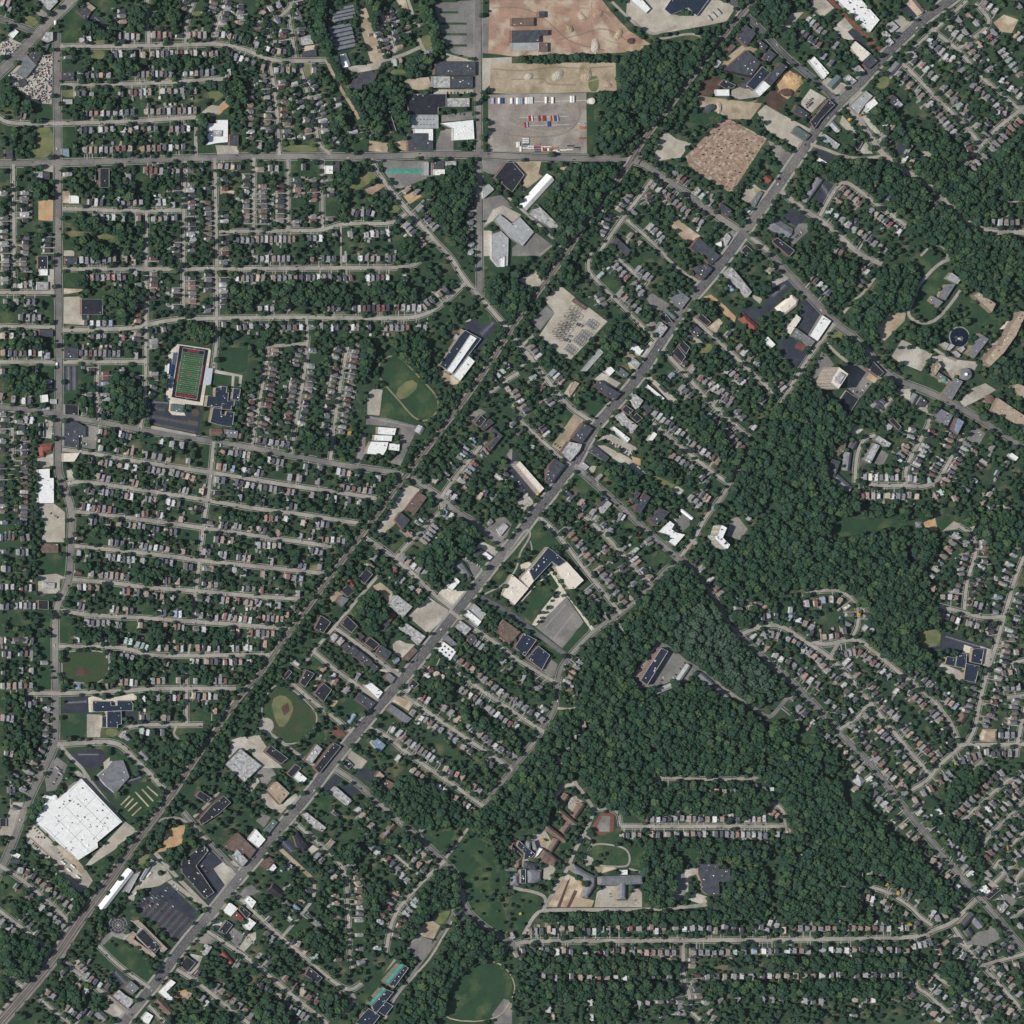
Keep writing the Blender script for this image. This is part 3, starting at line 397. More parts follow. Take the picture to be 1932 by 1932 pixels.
road(RS, 8.5, 1, 'street on the east edge', '32:1870,480 1780,790 1740,940 1690,1100 1640,1250 1600,1420 1560,1640 1500,1745'); road(RS, 8, 1, 'street on the east edge', '32:1290,710 1450,750 1620,800 1780,790'); road(RS, 8, 1, 'street on the east edge', '32:1990,200 1870,480'); road(RS, 7.5, 1, 'street on the east edge', '32:1480,735 1490,600 1510,480 1560,350 1570,240 1530,160 1430,100')
road(RS, 9, 1, 'street on the east edge', '32:1430,1760 1830,1755 1990,1750'); road(RS, 9, 1, 'street on the east edge', '32:1870,1850 1880,1750 1910,1600 1960,1400'); road(RS, 8, 1, 'street on the east edge', '32:1450,1770 1360,1850 1290,1910', '33:1200,100 1080,165'); road(RS, 8, 1, 'lane', '32:700,1500 790,1440'); road(RS, 7, 1, 'lane', '32:540,1640 660,1560 760,1470')
road(RS, 9, 1, 'long east-west street of double houses', '23:-10,1350 80,1305 400,1305 900,1305 1270,1300 1932,1298', '33:500,1290 950,1285 1150,1270 1280,1210 1390,1170 1480,1080 1570,990'); road(RS, 8.5, 1, 'short east-west street of double houses', '23:820,440 1200,440 1932,440', '33:130,440'); road(RS, 7, 1, 'loop street', '33:140,520 130,440 120,330 60,270 -10,270')
road(RS, 8, 1, 'street', '23:1290,1310 1290,1600 1340,1700 1340,1830 1420,1900'); road(RS, 8, 0, 'campus road', '23:80,1270 170,1100 250,1070 600,1070 1000,1070 1300,1050 1470,1030'); road(RS, 7, 0, 'campus drive', '23:-20,890 50,915 150,930 260,970 240,1060'); road(RS, 8, 0, 'campus drive', '23:230,1080 330,900 420,760 480,600 580,440 620,310 570,240 470,100'); road(RS, 7, 1, 'lane', '23:820,440 800,310 620,310')
road(RS, 4, 0, 'curving path', '23:550,510 600,540 600,600 560,630 620,570 720,575 850,600 890,660 880,740 800,745 660,740 620,700'); road(RS, 4, 0, 'path', '23:880,760 960,780 1000,810')
road(AV, 10, 1, 'grey road from the main avenue to the park', '13:600,10 760,110 900,240 1060,380 1200,500 1330,620 1420,700 1500,780 1550,900 1570,1030 1640,1130 1780,1240 1932,1320', '23:20,1360')
road(RS, 8, 1, 'curving street', '13:290,410 450,550 620,700 680,800 690,1000 700,1250 710,1450 730,1510'); road(RS, 8, 1, 'street', '13:1420,700 1280,830 1130,990 1060,1080 1010,1200 980,1390'); road(RS, 8, 1, 'street', '03:1770,950 1932,1100', '13:190,1280 300,1370 430,1480 550,1590 700,1690 800,1620'); road(RS, 7, 0, 'street', '13:190,1280 330,1120 440,980 440,860'); road('dirt_pale', 9, 0, 'dirt lane', '13:170,600 300,720 440,850')
road(RS, 8, 1, 'street', '03:1560,1230 1700,1320 1850,1420 1932,1490', '13:150,1610 300,1740 450,1850 540,1932'); road(RS, 8, 1, 'street', '12:1090,1370 1200,1440 1400,1580 1600,1720 1800,1850 1932,1950'); road(RS, 8, 1, 'street', '12:860,1620 1000,1700 1100,1790 1280,1920', '13:1480,120 1715,290'); road(RS, 6, 0, 'path', '13:1600,450 1510,580 1430,680'); road(RS, 6, 0, 'short street', '13:1040,650 1220,800')
road(RS, 5, 0, 'school path', '13:1490,1060 1470,1180 1420,1250 1320,1430 1200,1560 1050,1720 970,1900'); road(AV, 7, 0, 'school drive', '13:1480,1050 1490,1110 1340,1330 1230,1480 1140,1620 1000,1760'); road(RS, 7, 0, 'street', '13:690,1690 760,1730 650,1880')
road(RS, 8, 1, 'street', '03:-40,715 100,800 200,870 320,970 420,1060 515,1155'); road(RS, 8, 1, 'street', '03:-40,1050 130,1180 260,1280 410,1400'); road(RS, 7, 1, 'street', '03:20,1555 100,1600 195,1675'); road(RS, 8, 1, 'street', '03:475,1455 600,1560 740,1670 850,1750 970,1850'); road(RS, 7, 1, 'street', '03:270,1720 400,1830 530,1930')
road(RS, 8, 1, 'street', '03:1330,1520 1450,1590 1580,1690 1700,1790 1880,1930'); road(RS, 7, 1, 'street', '03:1120,1790 1240,1920'); road(AV, 8, 1, 'street', '03:1380,330 1540,530 1650,640 1800,800'); road(RS, 9, 0, 'station road', '03:1170,640 1300,790 1580,1070'); road(RS, 7, 1, 'lane', '03:740,1340 900,1500 1130,1660'); road(RS, 6, 0, 'curved spur', '03:1190,400 1260,375 1330,375 1400,400 1440,440 1560,540'); road(RS, 6, 0, 'lane', '03:1650,180 1560,280 1460,370')
road(RS, 6, 0, 'winding works track', '20:740,0 800,60 880,140 960,210 1060,260 1130,240 1240,200'); road(RS, 5, 0, 'winding works track', '20:1090,290 1160,290 1280,260 1380,255 1440,290 1550,265'); road(RS, 6, 0, 'lane', '20:-30,1490 60,1570 250,1740 400,1900'); road(RS, 7.5, 1, 'street', '20:1060,1350 940,1510 780,1720 640,1932'); road(RS, 7, 1, 'street', '20:860,1660 960,1740 1080,1850 1160,1932'); road(RS, 6, 0, 'lane', '20:200,1932 300,1850'); road(RS, 8, 1, 'street', '20:1800,1790 1932,1890'); road(RS, 7, 1, 'street', '21:600,-40 560,100 650,200 780,330 920,470 1090,640'); road(RS, 7, 1, 'street', '21:780,0 900,110 960,180'); road(RS, 6, 0, 'lane', '21:1150,0 1270,110 1420,200'); road(RS, 6, 0, 'street stub', '21:80,670 160,600'); road(RS, 6, 0, 'street', '21:50,850 130,780'); road(RS, 7, 1, 'street', '21:40,1220 230,1400 370,1520 440,1580'); road(RS, 7, 1, 'street', '11:1932,1120 2040,1200'); road(RS, 7, 0, 'campus drive', '31:1380,20 1280,60 1160,190 1110,270 1080,370 1050,440 1100,490 1180,510 1260,490 1340,410 1450,260'); road(RS, 5, 0, 'oval path', '30:1150,1932 1230,1850 1310,1850 1360,1932', '31:1340,20'); road(RS, 6, 0, 'campus lane', '31:1250,700 1330,750 1420,790'); road(RS, 7.5, 1, 'curving street of flats', '31:810,1350 720,1380 680,1460 660,1560 655,1710'); road(RS, 8, 1, 'street', '31:1220,1190 1210,1280 1100,1470 1040,1590 1030,1730'); road(RS, 8, 1, 'street', '31:760,1720 900,1735 1030,1730 1180,1745 1290,1690 1360,1560 1480,1340'); road(RS, 7, 1, 'street', '31:850,1180 930,1070'); road(RS, 6, 0, 'street', '31:830,130 720,280 650,330 560,440'); road(RS, 7, 0, 'drive', '31:440,660 520,740 600,800'); road(RS, 7, 1, 'street', '33:1540,1340 1480,1350 1400,1260'); road(RS, 8, 1, 'street', '33:1400,1200 1520,1390 1680,1560 1850,1750 1950,1860'); road(RS, 7, 1, 'curving street in the wood', '33:450,910 540,885 740,890 860,920 960,970 1080,1050 1150,1130 1240,1190'); road(RS, 7, 1, 'street', '33:1120,1600 1120,1660 1200,1700 1260,1760 1400,1880'); road(RS, 7, 1, 'street', '33:1350,480 1460,400 1560,310 1720,160 1850,60'); road(RS, 7, 1, 'street', '33:1700,760 1800,620 1932,480'); road(RS, 6, 0, 'lane', '33:240,770 300,840'); road(RS, 6, 0, 'lane', '33:1090,900 1130,930'); road(RS, 7, 1, 'upper street in the wood', '23:1050,70 1200,75 1400,85 1640,90 1720,80 1860,75')
road(AV, 9, 0, 'grey drive from the hill road to the wood slab', '22:1310,1130 1450,1210 1640,1370 1850,1500 1932,1550', '32:40,1530 200,1330'); road(RS, 4, 0, 'curving school drive', '12:1900,520 1970,420', '22:60,300 110,230 140,170 125,130 85,150 20,240 -60,350'); road(RS, 7.5, 1, 'street near the right edge', '33:1980,200 1800,380 1700,480 1620,570'); road(RS, 7.5, 1, 'street near the right edge', '33:1980,570 1860,700 1790,790 1700,870'); road(RS, 7.5, 1, 'street near the right edge', '33:1830,1140 1980,1020'); road(RS, 7.5, 1, 'street near the right edge', '33:1620,1490 1750,1450 1980,1390'); road(RS, 7.5, 1, 'street near the right edge', '33:1250,1560 1450,1700 1550,1830 1610,1960'); road(RS, 7.5, 1, 'street near the right edge', '32:1760,1150 1932,1120'); road(RS, 7.5, 1, 'street near the right edge', '32:1800,1400 1960,1380'); road(RS, 7.5, 1, 'street near the right edge', '33:1500,40 1620,-60'); road(RS, 7.5, 1, 'street near the right edge', '33:1932,760 1850,850 1900,980')
road(RS, 3, 0, 'school path', '22:140,330 150,270 135,220'); road(RS, 4, 0, 'school path', '12:1720,620 1850,560 1910,500')
walkm = MB(); wz = 0.47; rz = 0.50
for i, (kind, w, walk, desc, p) in enumerate(ROADS):
    q = [tuple(v) for v in smooth(p, False, 2)]
    v, f = ribbon(q, w, rz + i*0.003)
    nm = 'avenue' if w > 12 else 'street' if w >= 7 else 'lane'
    tag(link(nm, v, f, kind), desc, kind='structure')
    l, r = strip(q, w); l2, r2 = strip(q, w+10)
    for k in range(len(q)-1):
        fill(ROAD, [l[k], l[k+1], r[k+1], r[k]]); fill(NEAR, [l2[k], l2[k+1], r2[k+1], r2[k]])
    if walk:
        off = w/2 + (2.5 if walk == 1 else 3.0)
        for sgn in (0, 1):
            e = strip(q, 2*off)[sgn]; v, f = ribbon([tuple(a) for a in e], 1.2 if walk == 1 else 5.0, wz - (0.01 if sgn else 0) - (i % 20)*0.004); walkm.add(v, f)
tag(walkm.build('sidewalk', 'sidewalk'), 'pale concrete sidewalks along the streets', kind='structure')
def nearest_road(x, y):
    best = (1e9, None, None)
    for kind, w, walk, desc, p in ROADS:
        if w < 6: continue
        for a, b in zip(p, p[1:]):
            dx, dy = b[0]-a[0], b[1]-a[1]; L2 = dx*dx+dy*dy; t = max(0, min(1, ((x-a[0])*dx+(y-a[1])*dy)/L2)); qx, qy = a[0]+t*dx, a[1]+t*dy
            d = (x-qx)**2+(y-qy)**2
            if d < best[0]: best = (d, (qx, qy), (dx/math.sqrt(L2), dy/math.sqrt(L2)))
    return math.sqrt(best[0]), best[1], best[2]
# centre lines on the avenues
cl = MB()
for kind, w, walk, desc, p in ROADS:
    if w < 12: continue
    q = smooth(p, False, 2)
    for o_ in ([0] if w < 18 else [-0.35, 0.35]):
        e = strip(q, abs(o_)*2)[0 if o_ > 0 else 1] if o_ else q
        v, f = ribbon([tuple(a) for a in e], 0.2, 1.1); cl.add(v, f)
    if w > 16:
        for sgn in (0, 1):
            e = strip(q, w*0.5)[sgn]
            for k in range(0, len(e)-1):
                a, b = e[k], e[k+1]; n = int((b-a).length/9)
                for j in range(n):
                    s0 = a.lerp(b, j/n); s1 = a.lerp(b, (j+0.4)/n); v, f = ribbon([tuple(s0), tuple(s1)], 0.3, 1.1); cl.add(v, f, 1)
tag(cl.build('road_marking', ['paint_yellow', 'paint_white']), 'painted lane lines on the avenues', kind='structure')

# ---------------------------------------------------------------- railway on its ballast bank, with bridges
RAILP = []
for s in ('20:1880,-60 1830,0 1720,110 1600,270 1480,420 1330,620 1200,790 1050,980 950,1120 850,1290 700,1490 580,1660 470,1810 400,1932', '21:250,200 120,370 0,540', '11:1800,760 1600,1050 1400,1310 1200,1570 1100,1690 1000,1830 930,1932', '12:780,190 620,410 450,640 300,840 170,1020 0,1270', '02:1800,1400 1650,1620 1450,1900', '03:1350,130 1250,270 1100,470 950,670 800,880 700,1020 600,1150 430,1410 240,1640 50,1860 -60,1990'):
    cr, q = s.split(':'); RAILP += pts(int(cr[0]), int(cr[1]), q)
RAILP = [tuple(v) for v in smooth(RAILP, False, 2)]
def rail_w(p):   # the bank widens towards the station
    return 12.5 if p[1] > -560 else min(27, 12.5 + (-560-p[1])*0.035)
l, r = [], []
for i, p in enumerate(RAILP):
    a, b = strip(RAILP, rail_w(p)); l.append(a[i]); r.append(b[i])
n = len(RAILP); BZ = 2.2
def bl(p, e, k): return (p[0]+(e[0]-p[0])*k, p[1]+(e[1]-p[1])*k)
v = [bl(RAILP[i], l[i], 1.25)+(0.0,) for i in range(n)]+[(l[i][0], l[i][1], BZ) for i in range(n)]+[(r[i][0], r[i][1], BZ) for i in range(n)]+[bl(RAILP[i], r[i], 1.25)+(0.0,) for i in range(n)]
f = [(k*n+i, k*n+i+1, (k+1)*n+i+1, (k+1)*n+i)[::-1] for k in range(3) for i in range(n-1)]
bed = tag(link('railway_bed', v, f, 'ballast'), 'grey ballast bank of the railway crossing diagonally', kind='structure')
for k in range(n-1):
    fill(ROAD, [l[k], l[k+1], r[k+1], r[k]]); fill(NEAR, [l[k], l[k+1], r[k+1], r[k]])
for off in (-3.2, 1.2):
    e = [tuple(a) for a in (strip(RAILP, abs(off)*2)[0 if off > 0 else 1])]
    v, f = ribbon(e, 2.6, BZ+0.06); link('sleeper_strip', v, f, 'track_bed', bed)
    mb = MB()
    for s_ in (-0.72, 0.72):
        g = [tuple(a) for a in (strip(e, abs(s_)*2)[0 if s_ > 0 else 1])]; v, f = ribbon(g, 0.25, BZ+0.2); mb.add(v, f)
    mb.build('rail', 'rail_steel', bed)
for off in (-9.5, 7.0):
    e = [tuple(a) for a in (strip(RAILP, abs(off)*2)[0 if off > 0 else 1]) if a[1] < -640]
    v, f = ribbon(e, 2.6, BZ+0.06); link('sleeper_strip', v, f, 'track_bed', bed)
for c, r_, x, y, lab in ((2, 0, 945, 1195, 'railway bridge over the cross-town road by the container yard'), (1, 1, 1135, 1655, 'railway bridge over the road south of the running track'), (2, 0, 1745, 95, 'railway bridge over the dark road in the north-east'), (1, 2, 790, 180, 'railway bridge beside the empty lots south of the ruined works'), (0, 3, 1275, 225, 'railway bridge by the striped lawn'), (0, 3, 435, 1410, 'railway bridge south-west of the station')):
    p = W(c, r_, x, y); k = min(range(n-1), key=lambda i: (RAILP[i][0]-p[0])**2+(RAILP[i][1]-p[1])**2)
    a, b = RAILP[k], RAILP[k+1]; rz_ = math.atan2(b[1]-a[1], b[0]-a[0]); o = empty('railway_bridge', (p[0], p[1], 0), rz_); tag(o, lab, 'bridge', 'railway bridges')
    wdt = rail_w(p)
    v, f = box_geo(0, 0, 0.9, 2.1, 24, wdt+1); link('deck', v, f, 'ballast', o)
    for s_ in (-1, 1): v, f = box_geo(0, s_*(wdt/2+0.8), 0.9, 3.3, 24, 0.6); link('girder', v, f, 'metal_dark', o)
    for s_ in (-1, 1): v, f = box_geo(s_*11.4, 0, 0.0, 0.9, 1.0, wdt); link('abutment', v, f, 'wall_grey', o)
# fine sheets inside the big lots: green strips of the lorry park, brown beds on the school lawn, trailer line paint
for q in ('1385,0 1520,0 1520,18 1385,18', '1385,85 1525,85 1525,102 1385,102', '1385,170 1590,170 1590,187 1385,187', '1390,250 1590,250 1590,268 1390,268', '1450,335 1590,335 1590,352 1450,352'):
    tag(link('grass_strip', [(a, b, 0.45) for a, b in ccw(pts(1, 0, q))], [(0, 1, 2, 3)], 'lawn'), 'narrow green planting strip across the northern parking lot', kind='structure')
for q in ('910,280 980,210', '940,300 1005,230', '965,325 1035,260', '995,360 1065,295', '1020,180 1120,290', '1070,160 1155,250', '1110,140 1190,210'):
    v, f = ribbon(pts(0, 3, q), 3.2, 0.46); tag(link('planting_bed', v, f, 'dirt_tan'), 'long brown planting bed on the lawn beside the railway', kind='structure')

for i, (c, r, q) in enumerate(((2, 0, '-150,60 100,50 300,180 420,320 700,380'), (2, 0, '280,0 400,60 560,60 700,90 820,240'), (2, 0, '350,300 520,260 700,200 860,300'), (2, 0, '600,20 590,120 640,260 760,330 1000,340'), (2, 0, '-150,520 100,540 300,500 520,520 760,500'), (2, 0, '-150,660 200,640 430,670 620,600 770,560'), (2, 0, '0,600 250,590 260,640 480,640'), (2, 0, '1420,760 1560,740 1700,790 1850,760'), (2, 0, '1360,1200 1560,980 1640,930'), (2, 0, '1500,1330 1760,1010'), (2, 0, '1340,1210 1640,1420'), (2, 0, '1460,1070 1780,1290'), (2, 0, '1650,920 1900,1060'), (2, 0, '-100,900 200,1000 500,980'), (2, 0, '-60,1010 150,1040 400,1020 520,900 500,780'), (3, 0, '70,700 130,620 230,600'), (0, 3, '220,520 330,620 450,740 600,880'))):
    for d_ in (-.9, .9):
        e = strip(smooth(pts(c, r, q), False, 3), 1.8)[0 if d_ > 0 else 1]; v, f = ribbon([tuple(a) for a in e], .9, .47+i*.003); tag(link('wheel_track', v, f, 'dirt_pale' if i % 2 else 'wheel_rut'), 'worn wheel track across open ground', kind='structure')
mat('dry_grass_tan', (140, 130, 102), (124, 118, 92), 0.1, 0.4)
# ---------------------------------------------------------------- paths that close on themselves
for c, r, q, w, m, lab in ((1, 1, '915,890 925,810 990,757 1070,752 1145,820 1255,940 1342,1030 1378,1100 1362,1185 1292,1243 1230,1243 1160,1192 1080,1092 980,982', 3.6, 'dry_grass_tan', 'tan cinder running track'),
                      (0, 2, '465,1080 490,1050 785,1043 832,1120 806,1245 705,1307 640,1292 468,1278', 3, 'sidewalk', 'pale path round the marsh park'),
                      (1, 2, '20,1500 110,1320 200,1300 290,1350 390,1440 460,1520 455,1600 400,1680 330,1735 250,1755 180,1735 120,1690', 3, 'sidewalk', 'pale path round the marsh basin by the railway'),
                      (1, 3, '1380,1900 1430,1690 1545,1550 1715,1445 1860,1480 1950,1600 1950,1720 1810,1920', 2.5, 'dirt_pale', 'thin path round the southern playing field')):
    v, f = ribbon([tuple(a) for a in smooth(pts(c, r, q), True, 2)], w, 0.5, True); tag(link('path', v, f, m), lab, kind='structure')
def disc(c, r, x, y, rad, z, m, name, lab, n=40, r0=0):
    cx, cy = W(c, r, x, y); v = []; f = []
    for i in range(n): t = 2*math.pi*i/n; v.append((cx+rad*math.cos(t), cy+rad*math.sin(t), z))
    if r0:
        for i in range(n): t = 2*math.pi*i/n; v.append((cx+r0*math.cos(t), cy+r0*math.sin(t), z))
        f = [(i, (i+1) % n, n+(i+1) % n, n+i) for i in range(n)]
    else: f = [tuple(range(n))]
    fill(OPEN, v[:n] and [(a, b) for a, b, _ in v[:n]]); return tag(link(name, v, f, m), lab, kind='structure')
disc(1, 2, 75, 1610, 17, 0.52, 'concrete_lot', 'turning_circle', 'round concrete turning circle by the marsh basin')
disc(0, 3, 890, 1185, 21, 0.50, 'asphalt_dark', 'round_plaza', 'round dark plaza with pale rings beside the railway')
for a, b in ((20.6, 19.4), (13, 12.2), (7, 6), (3.5, 0.1)): disc(0, 3, 890, 1185, a, 0.54, 'sidewalk', 'paving_ring', 'pale paving ring of the round plaza', 40, b)
cx, cy = W(0, 3, 890, 1185)
for i in range(12):
    t = i*math.pi/6; v, f = ribbon([(cx+7*math.cos(t), cy+7*math.sin(t)), (cx+20*math.cos(t), cy+20*math.sin(t))], 0.6, 0.56); tag(link('paving_spoke', v, f, 'sidewalk'), 'pale radial paving line of the round plaza', kind='structure')
disc(3, 1, 1443, 615, 20.5, 0.5, 'water_dark', 'pond', 'round dark pond on the campus')
disc(3, 1, 1443, 609, 23, 0.48, 'sidewalk', 'path', 'pale curved path round the pond', 40, 21)
disc(2, 2, 1430, 130, 8, 0.6, 'lawn', 'roundabout_island', 'small green island of a turning loop')
disc(0, 1, 1474, 1183, 8.5, 0.62, 'earth_brown', 'roundabout_island', 'brown round island in the stadium car park')

